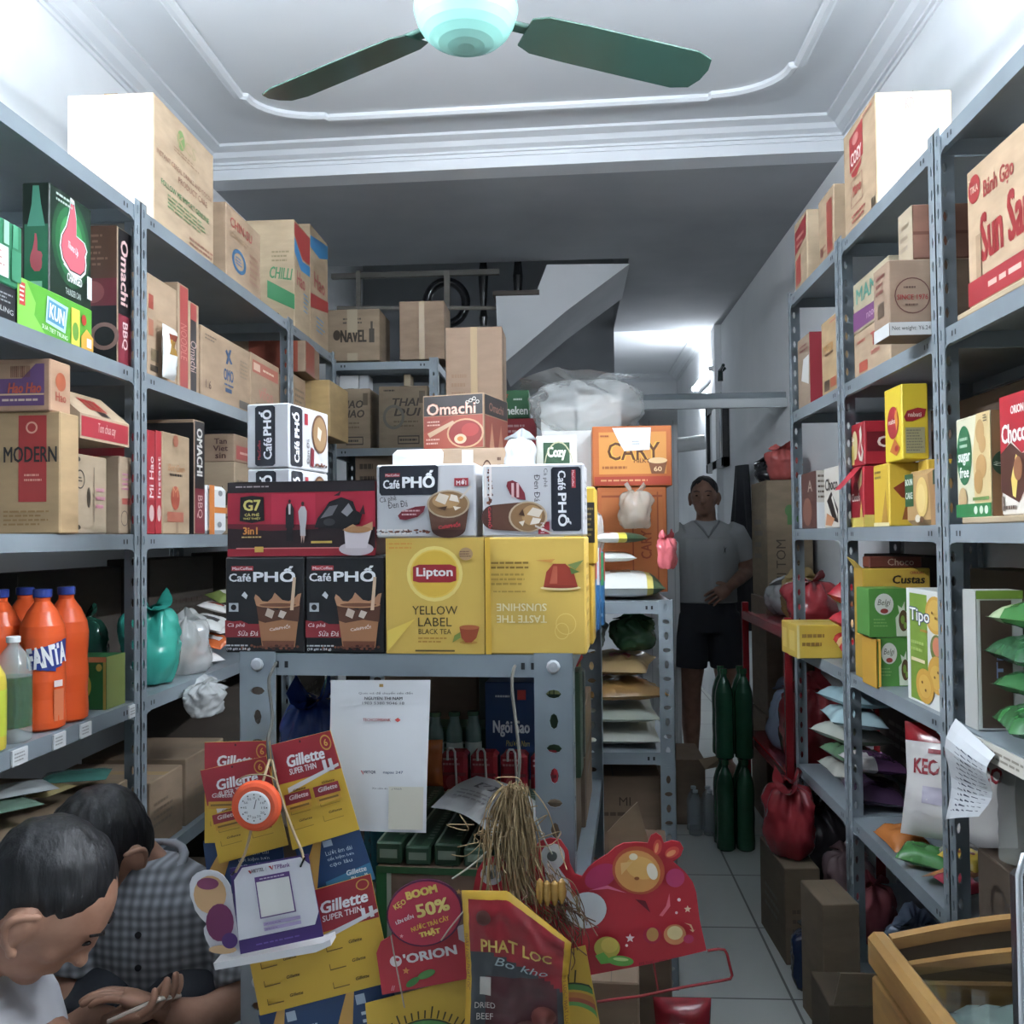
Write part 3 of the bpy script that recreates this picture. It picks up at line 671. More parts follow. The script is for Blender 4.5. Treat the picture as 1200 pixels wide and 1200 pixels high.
carton('tall dark noodle carton beside the left post on the second shelf', b, 'k:a08262', {'R': [('r', .08, .01, .95, .99, '1b1719'), ('r', .08, .01, .95, .37, '7f2a36'), vtext('Omachi', .48, .68, .48, .5, 'ddb4b0', w, h, b=.03), vtext('BBQ', .5, .22, .2, .4, 'e0c8c4', w, h, b=.02)],
    'F': [('r', 0, .62, 1, 1, '54392a'), ('l', .6, .7, .95, .95, 6, '7a5c48'), ('r', 0, .42, 1, .62, '6a2830'), ('r', 0, 0, 1, .42, '17191b'), ('o', .9, .2, .12, .1, .3, '8a6a60'), ('e', .8, .52, .1, .08, '8a4a48')]}, name='noodle_carton')
# second shelf, second rack
carton('tall brown carton with red square prints next to the post on the second shelf', lbox(172, 207, 318, 1, .3, py=360), KB, {'R': [('r', .05, .66, .2, .8, 'a04a3a'), ('r', .05, .4, .2, .56, 'a86a50'), ('r', .12, .16, .36, .28, '7a6a50'), ('r', .1, .06, .34, .12, '4a4034'), ('l', .3, .5, .6, .6, 2, '9a7a58')]})
p = atX(196, 432, XLF)
pack('crumpled white and gold snack wrapper in front of the red printed carton', .075, .14, .022, lambda u, v: 'g:d9d9d6' if v < .42 or (u < .25) else ('g:a8803a' if v < .7 else 'g:8a4432' if v < .85 else 'g:d6d2c8'), (XLF-.004, p.y, SZ[1]+.073), (PI/2, 0, PI/2), seed=3, wr=.014)
carton('narrow red striped carton on the second left shelf', lbox(209, 221, 330, 1, .28, py=360), KB, {'R': [('r', .15, .02, .9, .98, 'a8423c'), vtext('NOODLE', .5, .45, .6, .35, 'c87a6a', 1, 2.4)]})
carton('narrow black striped noodle carton on the second left shelf', lbox(222, 233, 352, 1, .28, py=380), KB, {'R': [('r', .1, .02, .7, .98, '2c2424'), vtext('Omachi', .4, .4, .6, .35, 'c8a8a0', 1, 2.2), ('r', .1, .8, .7, .98, 'a8423c')]})
carton('brown detergent carton with blue lettering and crossed ribbon mark', lbox(236, 293, 380, 1, .3, py=420), KB, {'R': [
    ('t', 'OMO', .52, .46, .2, .18, '2d4f78', {'b': .03}), ('p', [(.46, .62), (.5, .62), (.58, .86), (.54, .86)], '2d4f78'), ('p', [(.56, .64), (.6, .66), (.48, .84), (.45, .8)], '2d4f78'), ('r', .45, .2, .58, .26, '2d4f78'), ('l', .06, .82, .28, .92, 2, '6f5a44'), ('t', '1.6', .12, .2, .1, .12, '6a4a3a'), ('r', .74, .04, .96, .16, '5a5046'), ('l', .76, .5, .95, .8, 5, '8a7458'), ('l', .42, .28, .62, .34, 1, '2d4f78')]})
carton('brown carton with an orange red label stripe near the second left post', lbox(294, 327, 412, 1, .3, py=440), KB, {'R': [
    ('r', .05, .7, .95, .9, 'b05436'), ('l', .4, .76, .9, .84, 1, 'e0c4a8'), ('r', .08, .74, .3, .86, 'd8b49c'), ('t', 'vifon', .5, .42, .5, .22, 'b8705a', {'b': .02}), ('l', .15, .08, .8, .25, 3, '8a7458')]})
c3 = lbox(344, 358, 438, 1, .3, py=455)
carton('plain brown carton behind the second left post', c3, KB, {'R': [('l', .1, .5, .9, .8, 3, '7a6448')]})
p = atY(388, 446, 3.82)
carton('yellowish brown carton sticking out at the end of the left racks', (p.x-.26, p.x, 3.80, 4.12, SZ[1]+.001, p.z), 'k:b99550', {'F': [('r', .7, 0, .98, 1, 'k:c09a4a'), ('l', .6, .1, .95, .3, 3, '8a5a3a')]})
carton('reddish carton lying crooked under the top left shelf', (-1.35, -1.03, 3.60, 3.86, max(p.z, c3[5])+.002, 2.128), 'k:9a7c5c', {'R': [('r', 0, 0, .6, 1, '8f4532')], 'F': [('r', .3, 0, .9, 1, '8f4532')]}, rz=.06)
# third shelf, near rack
md = (-1.36, -1.045, 1.87, 1.945, SZ[2]+.001, 1.618)
carton('kraft carton with black capital lettering over a red stripe, at the left frame edge', md, 'k:b89258', {'F': [
    ('r', .72, .26, .91, .97, 'a8302c'), ('t', 'MODERN', .8, .65, .36, .13, '2a2622', {'b': .015}), ('o', .81, .87, .04, .05, .3, 'd8a088'), ('l', .76, .42, .88, .5, 2, 'd89a84'), ('l', .62, .06, .96, .2, 4, '94713f')]})
hh = (-1.36, -1.062, 1.862, 1.942, md[5]+.001, 1.727)
carton('orange and purple noodle carton stacked on the kraft carton at the frame edge', hh, 'k:b98a62', {'F': [
    ('r', .55, .1, .96, .9, '6a4a78'), ('p', [(.55, .62), (.8, .62), (.9, .9), (.55, .9)], 'k:c09468'), ('b', .72, .64, .86, .86, '7a4a34'), ('t', 'Hao Hao', .82, .44, .24, .2, 'c8583f', {'b': .03, 's': .2}), ('l', .66, .16, .92, .26, 1, 'd8c0b0'), ('r', .55, .3, .96, .33, 'd8b890')],
    'R': [('e', .5, .6, .25, .18, 'a8583a'), ('t', 'Hao', .5, .3, .5, .18, '9a4432', {'b': .02})]}, name='noodle_carton')
carton('brown carton with a leaf print standing beside the kraft carton', lbox(84, 125, 530, 2, .3, py=570), 'k:ab9270', {'R': [('o', .22, .68, .13, .12, .15, '3a3228'), ('l', .16, .64, .28, .72, 2, '3a3228'), ('e', .46, .46, .05, .13, '3a3228'), ('r', .6, .15, .615, .85, '6a5a48'), ('e', .16, .93, .06, .03, '3a3228'), ('e', .16, .08, .06, .03, '3a3228'), ('l', .66, .3, .95, .62, 3, 'b87a8a')]})
carton('brown carton with pink marks against the left post', lbox(140, 158, 534, 2, .28, py=570), 'k:a68a68', {'R': [('r', .2, .38, .98, .46, '9a4a40'), ('o', .4, .2, .3, .1, .12, '4a3a2c'), ('l', .2, .55, .9, .8, 4, 'b06a84')]})
m = MB(); L = .225; Dk = .2
pr = [(0, 0), (0, .055), (-.07, .115), (-Dk, .125), (-Dk, 0)]
m.prism([(x, 0, z) for x, z in pr][::-1], (0, L, 0), 'k:bfa078')
m.gfx((0, 0, 0), (0, 1, 0), (0, 0, 1), L, .055, [('r', .02, .1, .97, .9, 'a82c38'), ('t', 'Tom chua cay', .52, .5, .36, .5, 'e0c0b8', {'s': .2})])
sl = Vector((-.07, 0, .06)); m.gfx((0, 0, .055), (0, 1, 0), sl.normalized(), L, sl.length, [('t', 'KOKOMI', .53, .52, .36, .5, 'b0322e', {'b': .03}), ('r', .46, .06, .64, .26, '3a2c28'), ('p', [(0, .4), (.1, .98), (0, .98)], 'a8423a')])
tag(m.build('noodle_carton', loc=(-1.048, 1.955, 1.572)), 'low noodle carton with a red front band lying across two brown cartons', 'carton')
# third shelf, second rack
for i, (a, b2, c) in enumerate(((172.5, 182, 'a52530'), (182.6, 189.5, 'b02a34'))):
    q = lbox(a, b2, 503+i, 2, .26, py=550); w, h = q[3]-q[2], q[5]-q[4]
    carton(['slim red carton with white script nearest the post on the third shelf', 'slim red carton with a white side label on the third shelf'][i], q, c, {'R': [vtext(['Mi Hao', 'Instant'][i], .5, .55, .4, .5, 'e6d4d2', w, h, rot=90, b=.02), ('e', .5, .2, .3, .08, 'd8b8b4')], 'F': [('r', 0, 0, 1, 1, '8a1f28')]})
carton('brown upright carton with an orange red bird print and tied top', lbox(190.5, 222, 505, 2, .26, py=560), 'k:af8f66', {'R': [('t', 'Bot Canh', .5, .66, .62, .07, 'a8703a', {'s': .2}), ('l', .25, .56, .75, .62, 1, '3a3028'), ('e', .45, .36, .16, .12, 'a8503c'), ('t', 'M', .45, .42, .2, .1, 'c08058'), ('r', .15, .12, .75, .22, 'a8604a'), ('r', .45, .0, .55, .12, 'k:9a7a54'), ('e', .45, .93, .1, .06, '9a5a40')]}, tape='T')
q = lbox(227, 240, 491, 2, .42, py=550); w, h = q[3]-q[2], q[5]-q[4]
carton('dark noodle carton with white vertical lettering, taller than its neighbours on the third shelf', q, 'k:a08262', {'R': [('r', .1, .01, .95, .99, '201b1c'), ('r', .1, .01, .95, .4, '74242e'), vtext('OMACHI', .5, .72, .42, .5, 'dcd8d2', w, h, b=.03), vtext('BBQ', .5, .24, .2, .5, 'd8b8b0', w, h)], 'F': [('r', 0, 0, 1, .97, '1d1c1d')]}, name='noodle_carton')
carton('white box with an orange stripe on the third left shelf', lbox(245, 266, 568, 2, .15, inset=.006, py=590), 'e4e5e6', {'R': [('r', 0, 0, .28, 1, 'd07a32'), ('r', .28, .44, 1, .56, 'd07a32'), ('e', .6, .85, .12, .06, '8a8c90'), ('e', .55, .2, .12, .06, '8a8c90')]}, name='box', cat='box', bev=.012)
a1 = atX(275, 541, XLF-.02); a0 = atX(275, 508, XLF-.02)
carton('lower brown carton with a crown stamp, under the dark lettered carton', (-1.42, a1.x, a1.y, a1.y+.17, SZ[2]+.001, a1.z), 'k:a58c6a', {'F': [('p', [(.84, .4), (.93, .4), (.94, .62), (.9, .5), (.885, .68), (.86, .5), (.83, .62)], '3a3026'), ('l', .82, .2, .95, .34, 2, '3a3026')], 'R': [('l', .1, .2, .8, .8, 4, '6f5c46')]})
carton('brown carton with dark rounded lettering stacked on the stamped carton', (-1.42, a1.x-.002, a1.y+.003, a1.y+.17, a1.z+.001, a0.z), 'k:9a7c5e', {'F': [('t', 'Tan', .87, .74, .12, .2, '4a2c28', {'b': .03}), ('t', 'Viet', .87, .48, .14, .2, '4a2c28', {'b': .03}), ('t', 'sin', .87, .22, .1, .2, '4a2c28', {'b': .03})], 'R': [('r', .1, .1, .95, .6, '9a3f38'), ('l', .3, .25, .8, .45, 1, 'd0b0a0')]})
# fourth shelf, near rack: soft drinks
def cyl_print(mb, r, zc, a0, ops):
    """prints wrapped on an upright cylinder; ops in metres: ('t',text,dx,dz,w,h,col,opt) / ('p',pts,col)"""
    e = .0008
    for op in ops:
        e += .0003
        if op[0] == 't':
            _, s, dx, dz, w, h, col, o = op; vs, fs = text_mesh(s, o.get('b', 0), 0); ro = math.radians(o.get('rot', 0)); c, sn = math.cos(ro), math.sin(ro)
            pts = [(dx+x*w*c-y*h*sn, dz+x*w*sn+y*h*c) for x, y in vs]
        else:
            pts = op[1]; fs = [tuple(range(len(pts)))]; col = op[2]
        mb.add([((r+e)*math.cos(a0+x/r), (r+e)*math.sin(a0+x/r), zc+z) for x, z in pts], fs, col)
for i, x in enumerate((-1.097, -1.19, -1.283)):
    for j, y in enumerate((1.897, 1.99)):
        L = [['orange soda bottle at the near aisle corner of the pack, with the large printed name', 'orange soda bottle at the aisle side, second from the front of the pack'], ['middle orange soda bottle in the front row of the pack', 'middle orange soda bottle in the rear row of the pack'], ['orange soda bottle at the wall end of the front row', 'orange soda bottle at the wall end of the rear row']][i][j]
        o = bottle(L, .0455, .29, 'g:e0561c', 'g:2c3f8c', (x, y, SZ[3]+.001), 'soda_bottle', 'bottle', 'pack of orange soda bottles', ribs=2, neck=.34)
        if i == 0 and j == 0:
            m = MB(); a0 = math.radians(-45)
            quad = lambda X0, X1, Z0, Z1: [(X0+(X1-X0)*u, Z0+(Z1-Z0)*v) for u, v in ((0, 0), (.25, 0), (.5, 0), (.75, 0), (1, 0), (1, 1), (.75, 1), (.5, 1), (.25, 1), (0, 1))]
            for k in range(6): m_ = [(-.042+.014*k, .165-.0+.004*k), (-.028+.014*k, .168+.004*k), (-.028+.014*k, .11-abs(k-3)*-.006+.004*k), (-.042+.014*k, .11+abs(k-3.5)*.006+.004*k)]; cyl_print(m, .0458, 0, a0, [('p', m_[::-1], '283a86')])
            cyl_print(m, .0462, 0, a0, [('t', 'FANTA', 0, .155, .082, .044, 'f0f0f0', {'b': .05, 'rot': 9})])
            cyl_print(m, .0458, 0, a0, [('p', [(.01, .02), (.034, .02), (.034, .085), (.01, .085)], 'd8744a'), ('p', [(.01, .09), (.03, .09), (.03, .103), (.01, .103)], 'e6d4cc')])
            m.build('wrap_label', o)
bottle('small clear water bottle with a leafy green label in front of the orange sodas', .034, .205, 'f:c8d4d2:.35', 'g:e2e5e6', (-1.085, 1.775, SZ[3]+.001), 'water_bottle', 'bottle', lab=('f:2f6a3c:.55', .15, .62), ribs=3)
bottle('yellow drink bottle cut by the left frame edge', .034, .19, 'g:d8c23c', 'g:e2e5e6', (-1.085, 1.69, SZ[3]+.001), 'drink_bottle', 'bottle', lab=('g:c9d23c', .15, .6))
q = (-1.185, -1.068, 2.11, 2.20, SZ[3]+.001, 1.082)
carton('small green tea box with a yellow round emblem and orange lid edge', q, '2a6a38', {'F': [('r', .0, .9, 1, 1, 'c87a52'), ('r', 0, 0, .05, .9, 'b8a04a'), ('r', .94, 0, 1, .9, 'b8a04a'), ('e', .5, .45, .2, .27, 'd2b83c'), ('e', .5, .5, .1, .1, '8a5a2a'), ('e', .5, .38, .05, .05, '3a2a1a'), ('e', .86, .8, .06, .07, 'b8a84a'), ('e', .3, .12, .05, .06, '4f8a4a')], 'R': [('r', 0, 0, 1, 1, '7f8a4a')]}, name='tea_box', cat='box')
bag('brown paper like bag slumped behind the orange sodas', .1, .09, .3, 'g:6f5638', (-1.36, 2.12, SZ[3]+.001), seed=2, amp=.2, tie=.5)
bag('clear plastic bag of small packets behind the green tea box', .075, .045, .26, 'f:b8b0a8:.5', (-1.27, 2.225, SZ[3]+.001), seed=5, inner=[(.06, .07, .04, 'g:7a4a3a', -.01, .02), (.05, .06, .04, 'g:8a8a88', .01, .1), (.04, .05, .03, 'g:5a7a6a', 0, .17)])
for y, w in ((1.74, .05), (1.88, .045), (1.985, .045), (2.2, .03)):
    m = MB(); m.box(XLF-.003, XLF+.001, y-w/2, y+w/2, SZ[3]-.034, SZ[3]-.004, 'dcdedf'); m.gfx((XLF+.001, y-w/2, SZ[3]-.034), (0, 1, 0), (0, 0, 1), w, .03, [('l', .1, .2, .9, .85, 3, '9a9a98')])
    o = m.build('price_label', LR[0][1][3]); o.matrix_parent_inverse = LR[0][0].matrix_basis.inverted() @ Matrix.Identity(4); LR[0][1][3]
    o.matrix_parent_inverse = Matrix.Translation(-LR[0][0].location)
# fourth shelf, second rack
bag('teal plastic bag stuffed full, next to the left post', .075, .09, .28, 'g:2f9a8a', (-1.135, 2.50, SZ[3]+.001), seed=8, amp=.25, tie=.6)
bag('dark green plastic bag behind the teal bag', .1, .08, .32, 'g:1d4a3c', (-1.33, 2.50, SZ[3]+.001), seed=9, amp=.2, tie=.7)
bag('clear knotted plastic bag hanging over the shelf edge below the teal bag', .05, .08, .13, 'f:d4d8d8:.55', (-.995, 2.52, .865), seed=11, amp=.35, tie=.5)
bag('clear crumpled bag beside the teal bag', .06, .07, .2, 'f:c8cccc:.5', (-1.12, 2.68, SZ[3]+.001), seed=12, amp=.3, inner=[(.06, .05, .05, 'g:c8a088', 0, .03), (.05, .06, .05, 'g:d8d8d6', 0, .09)])
rg = random.Random(3)
cols = [('g:e0dedc', 'g:b03038'), ('g:c8622c', 'g:e0dcd8'), ('g:e4e2e0', 'g:a82830'), ('g:d8d8d6', 'g:3a3a3c'), ('g:dcdad8', 'g:b83a40'), ('g:7a8a4a', 'g:d8d4cc')]
lb = ['white and red sachet lowest by the front of the pile', 'orange sachet leaning on the white sachets', 'white sachet with a red middle in the pile', 'white sachet with black lettering in the pile', 'red and white sachet at the rear of the pile', 'green and cream sachet on top of the pile']
zz = SZ[3]+.012
for i, (c1, c2) in enumerate(cols):
    pack(lb[i], .11, .15, .03, (lambda c1, c2: lambda u, v: c2 if .35 < v < .6 and .2 < u < .8 else c1)(c1, c2), (-1.16+.015*(i % 2), 2.86+.07*(i % 3)+.02*i, zz+.034*i), (.12*(i % 2), .28, rg.uniform(-.7, .7)), 'sachet', 'sachet', 'pile of sachets on the left shelf', seed=20+i)
# fifth shelf: dark cartons and packets
e1 = lbox(-40, 150, 0, 4, .36, z0=SZ[4]+.001, py=940); e1 = (e1[0], e1[1], e1[2], e1[3], SZ[4]+.001, .775)
carton('low open brown carton under the orange sodas, foil packets on it', e1, 'k:8f7654', {'R': [('l', .3, .2, .7, .6, 3, '6a543a')]})
for i in range(5):
    pack(['silver foil packet at the near end of the low carton', 'green and silver packet second on the low carton', 'yellowish foil packet third on the low carton', 'teal packet at the far end of the low carton', 'silver packet lying on the other packets'][i], .13, .17, .02, ['g:9aa09e', 'g:6f8a78', 'g:a89a6a', 'g:4f8a80', 'g:a8aeae'][i], (-1.16+.02*(i % 2), 1.72+.13*i if i < 4 else 1.9, .79+(.026 if i == 4 else 0)), (0, 0, .4+.5*i), 'foil_packet', 'packet', 'foil packets on the low carton', seed=40+i)
carton('brown carton behind the seated pair on the fifth left shelf', lbox(176, 214, 918, 4, .3, py=950), 'k:8a7052', {'R': [('l', .1, .3, .7, .7, 4, '5f4a34')]}, tape='T')
carton('second brown carton farther along the fifth left shelf', lbox(218, 262, 890, 4, .3, py=930), 'k:80684c', {'R': [('l', .2, .3, .7, .6, 3, '5f4a34')]})
for i, (a, b2, tp, nm) in enumerate(((176, 206, 1060, 'brown carton on the lowest left shelf beside the wire chair'), (210, 250, 1040, 'taller brown carton on the lowest left shelf'))):
    carton(nm, lbox(a, b2, tp, 5, .3, py=1050), 'k:6f5a42', {'R': [('l', .2, .3, .7, .6, 3, '4f3e2c')]})
# ------------------------------------------------------------------ island: boxes on the front display rack
def t1(px, py, yl):
    """where the view line through a photo point meets the plane yl metres from the display rack's centre, in rack coordinates"""
    d = ray(px, py); p0 = T1C+uy*yl; p = CAM+d*((p0-CAM).dot(uy)/d.dot(uy)); q = p-T1C
    return q.dot(ux), q.z
YF = -TD/2
def tbox(label, pa, pb, ptop, yl, depth, z0, base, faces, name='box', cat='box', group=None, z1=None, xr=None, rz=0, **k):
    xa, za = t1(pa, ptop, yl); xb, _ = t1(pb, ptop, yl); za = z1 or za
    c = T1((xa+xb)/2, yl+depth/2, z0); w = xb-xa
    return carton(label, (c.x-w/2, c.x+w/2, c.y-depth/2, c.y+depth/2, z0, za), base, faces, name, cat, group, RT+rz, **k), za
INK = '17181c'
def cup(u, v, w, h, tea='5c3626', milk='a8744e', top='b98562'):
    """an iced coffee glass with splash, printed art: foot at u,v, size w,h"""
    g = lambda pts: [(u+x*w, v+y*h) for x, y in pts]
    return [('p', g([(.0, .78), (-.05, .93), (-.02, 1.0), (.06, .95), (.14, .87), (.26, .86), (.36, .93), (.42, 1.03), (.5, .97), (.6, .89), (.74, .87), (.86, .91), (.95, 1.0), (1.03, 1.02), (1.0, .9), (.98, .78)]), top), ('p', g([(.13, 0), (.88, 0), (1, .8), (0, .8)]), milk),
            ('p', g([(.05, .5), (.2, .46), (.6, .52), (.97, .48), (1, .8), (0, .8)]), tea), ('p', g([(.16, 0), (.85, 0), (.88, .12), (.13, .12)]), '7a4a34'),
            ('p', g([(.2, .6), (.36, .54), (.42, .68), (.26, .74)]), 'cbb8a8'), ('p', g([(.5, .58), (.62, .54), (.7, .66), (.56, .7)]), 'd8ccc0'), ('p', g([(.36, .74), (.5, .7), (.54, .8), (.4, .84)]), '2c1c18'),
            ('e', u+.5*w, v+.8*h, .5*w, .06*h, 'c08a62'), ('e', u+.5*w, v+.8*h, .42*w, .035*h, '7a4c34'), ('p', g([(.78, .7), (.86, .7), (.92, 1.32), (.85, 1.32)]), 'd8b898')]
def beans(u0, u1, v, n, col='6a3a2a', r=.02):
    rg = random.Random(n); return [('e', rg.uniform(u0, u1), v+rg.uniform(-.02, .025), r*rg.uniform(.8, 1.2), r*.62, rg.choice((col, '4a241c', '824a34'))) for _ in range(n)]
PHO = [('r', .08, .855, .36, .905, 'a83038'), ('t', 'MacCoffee', .22, .88, .25, .03, 'f0dada', {'b': .02}), ('t', 'Caf\u00e9', .19, .785, .28, .085, 'e8e8ea', {'b': .03}), ('t', 'PH\u1ed0', .625, .82, .53, .165, 'f2f2f4', {'b': .035})]
blk = PHO+[('p', [(0, .16), (.46, .16), (.46, .3), (.3, .3), (.2, .335), (.1, .325), (0, .34)], '8e222c')]+cup(.4, .06, .55, .55)+[('t', 'C\u00e0 ph\u00ea', .15, .285, .22, .05, 'f0e6e4', {'s': .2}), ('t', 'S\u1eefa \u00d0\u00e1', .3, .205, .26, .055, 'f0e6e4', {'s': .2}),
    ('r', .06, .43, .18, .52, 'b8bcc0'), ('e', .12, .475, .035, .03, INK), ('p', [(.22, .6), (.26, .64), (.3, .6), (.28, .56)], 'd0d2d4')]+beans(.2, .98, .06, 26)+[('t', 'Caf\u00e9PH\u1ed0!', .72, .27, .26, .045, 'e8d8d4', {'rot': 8, 'b': .02}), ('l', .04, .065, .4, .1, 1, 'c8c8ca'), ('t', '(10 g\u00f3i x 24 g)', .2, .045, .3, .03, 'e8e8ea', {'b': .02})]
_, zb = tbox('black iced coffee box at the left end of the front row', 264, 356.5, 653, YF+.004, .085, TZ+.001, INK, {'F': blk, 'R': PHO}, 'coffee_box')
tbox('black iced coffee box second in the front row, beside the yellow tea box', 358, 450.5, 653, YF+.004, .085, TZ+.001, INK, {'F': blk, 'R': PHO}, 'coffee_box', z1=zb)
man = lambda u: [('e', u, .735, .008, .026, '2a2422'), ('p', [(u-.028, .38), (u-.026, .64), (u-.014, .705), (u+.014, .705), (u+.028, .64), (u+.03, .38)], '1b1b1e'), ('p', [(u-.022, .2), (u+.024, .2), (u+.02, .45), (u-.02, .45)], '17171a'), ('p', [(u-.006, .56), (u+.006, .56), (u+.008, .7), (u-.008, .7)], 'd8d4d2')]
lady = lambda u: [('e', u, .7, .01, .03, '3a2826'), ('p', [(u-.026, .5), (u-.03, .6), (u-.012, .665), (u+.014, .665), (u+.028, .6), (u+.026, .48), (u+.018, .36), (u+.02, .27), (u-.016, .27), (u-.018, .4)], 'b8b4b6'), ('p', [(u-.01, .17), (u, .27), (u-.012, .27)], 'c8a898'), ('p', [(u+.006, .17), (u+.014, .27), (u+.002, .27)], 'c8a898')]
g7 = [('r', 0, .38, 1, .86, 'a81c34'), ('r', .3, .42, .6, .84, 'bc2440'), ('r', 0, .86, 1, 1, '241a1e'), ('r', 0, .1, 1, .38, '2c1a1e'), ('r', 0, 0, 1, .1, '9a1c2c'), ('p', [(0, .38), (.3, .34), (.62, .36), (.62, .42), (0, .44)], '6a1626'), ('r', .06, .1, .76, .115, 'd8807a'),
      ('p', [(.085, .48), (.09, .8), (.17, .82), (.25, .8), (.255, .48), (.17, .45)], '1d1517'), ('t', 'G7', .17, .69, .12, .15, 'e2d072', {'b': .04}), ('t', 'C\u00c0 PH\u00ca', .17, .565, .1, .045, 'e2d072', {'b': .02}), ('t', 'TH\u1ee8 THI\u1ec6T', .17, .51, .12, .04, 'e2d072', {'b': .02}),
      ('t', '3in1', .16, .345, .1, .1, 'd88a3a', {'b': .04}), ('l', .1, .24, .25, .28, 1, 'd8b06a'), ('l', .06, .92, .3, .96, 1, 'b8a8a8'), ('r', .19, .055, .25, .13, 'd0a84a')]+man(.43)+lady(.52)+[
      ('p', [(.6, .38), (.62, .5), (.66, .6), (.7, .72), (.78, .78), (.86, .72), (.88, .6), (.92, .55), (.9, .42), (.78, .36)], '17161a'), ('p', [(.64, .5), (.7, .66), (.76, .68), (.72, .54)], '6a686c'), ('p', [(.78, .58), (.83, .7), (.86, .6), (.82, .52)], '8a888c'), ('e', .7, .45, .04, .05, '3a383c'), ('p', [(.73, .8), (.78, .86), (.77, .8)], '2a1c22'), ('p', [(.9, .55), (.93, .68), (.94, .55)], '3a1c22'),
      ('e', .88, .09, .115, .09, 'c8bcc0'), ('p', [(.81, .1), (.95, .1), (.985, .36), (.8, .36)], 'd8ccd0'), ('p', [(.79, .34), (.86, .42), (.9, .37), (.99, .45), (.99, .34), (.9, .3)], 'b98f66'), ('e', .89, .345, .09, .045, 'a87a50'), ('r', .58, .17, .72, .2, 'c8a84a')]
_, zg = tbox('long red and black coffee box lying across the two black coffee boxes', 267, 439.5, 566, YF+.006, .078, zb+.001, '8a1a2a', {'F': g7, 'T': [('r', 0, 0, 1, 1, '221a1d')]}, 'coffee_box')
Y0_ = 'd8b350'
lip = [('r', 0, 0, 1, 1, Y0_), ('e', .5, .69, .285, .24, 'f0d97c'), ('e', .5, .69, .25, .21, 'ecc850'), ('e', .5, .69, .235, .197, 'e2b738'), ('p', [(.28, .63), (.34, .615), (.66, .615), (.72, .63), (.72, .75), (.66, .77), (.34, .77), (.28, .75)], 'a3262e'), ('t', 'Lipton', .5, .695, .37, .1, 'f4f0ec', {'b': .03}),
       ('t', 'YELLOW', .5, .375, .46, .075, '4a3c1c'), ('t', 'LABEL', .5, .275, .34, .075, '4a3c1c'), ('t', 'BLACK TEA', .5, .192, .33, .045, '4a3c1c'), ('l', .33, .09, .66, .15, 2, 'b8842c'), ('r', .3, .02, .7, .035, '5a4a24'),
       ('e', .82, .86, .07, .055, 'b89468'), ('l', .76, .83, .88, .89, 3, '7a5a48'), ('e', .84, .1, .09, .015, 'c8943a'), ('p', [(.75, .23), (.95, .23), (.92, .14), (.87, .1), (.81, .1), (.77, .14)], '9a4424'), ('e', .85, .23, .1, .02, 'b8663a'), ('p', [(.68, .1), (.76, .14), (.76, .19), (.7, .16)], '7a8a3a'), ('l', .04, .9, .35, .97, 2, 'd89a3a'), ('p', [(.02, .02), (.3, .3), (.02, .2)], 'eacb55')]
_, zl = tbox('yellow tea box with a red oval name plate, middle of the front row', 452, 567, 631, YF+.004, .1, TZ+.001, Y0_, {'F': lip}, 'tea_box')
lpb = [('t', 'TASTE THE', .36, .3, .5, .065, 'f2e4b4', {'rot': 180, 'b': .02}), ('t', 'SUNSHINE', .36, .4, .5, .065, 'f2e4b4', {'rot': 180, 'b': .02}), ('p', [(.58, .57), (.92, .57), (.88, .7), (.8, .77), (.68, .77), (.61, .7)], '9c3826'), ('p', [(.64, .6), (.72, .6), (.72, .75), (.68, .75)], 'b85a40'), ('e', .75, .565, .2, .02, 'f0dca0'), ('e', .75, .575, .17, .012, '8a2c20'), ('p', [(.82, .76), (.98, .8), (.9, .72)], '7a8a4a'), ('p', [(.5, .8), (.7, .81), (.66, .78)], 'c88a3a'), ('p', [(.84, .74), (.94, .7), (.86, .68)], '5f7a3c'),
       ('l', .06, .72, .46, .8, 2, '8a6a24'), ('l', .06, .58, .46, .7, 3, 'b08c34'), ('l', .08, .52, .42, .55, 1, 'b08c34'), ('o', .8, .26, .1, .09, .06, 'ecd37a'), ('o', .76, .2, .07, .07, .08, 'ecd37a'), ('p', [(.0, .0), (.06, 0), (.05, 1), (0, 1)], 'dcae34')]
tbox('yellow tea box standing upside down at the right end of the front row', 568.5, 686, 631, YF+.004, .1, TZ+.001, Y0_, {'F': lpb, 'R': [('l', .1, .2, .9, .8, 6, 'b08c34')]}, 'tea_box', z1=zl)
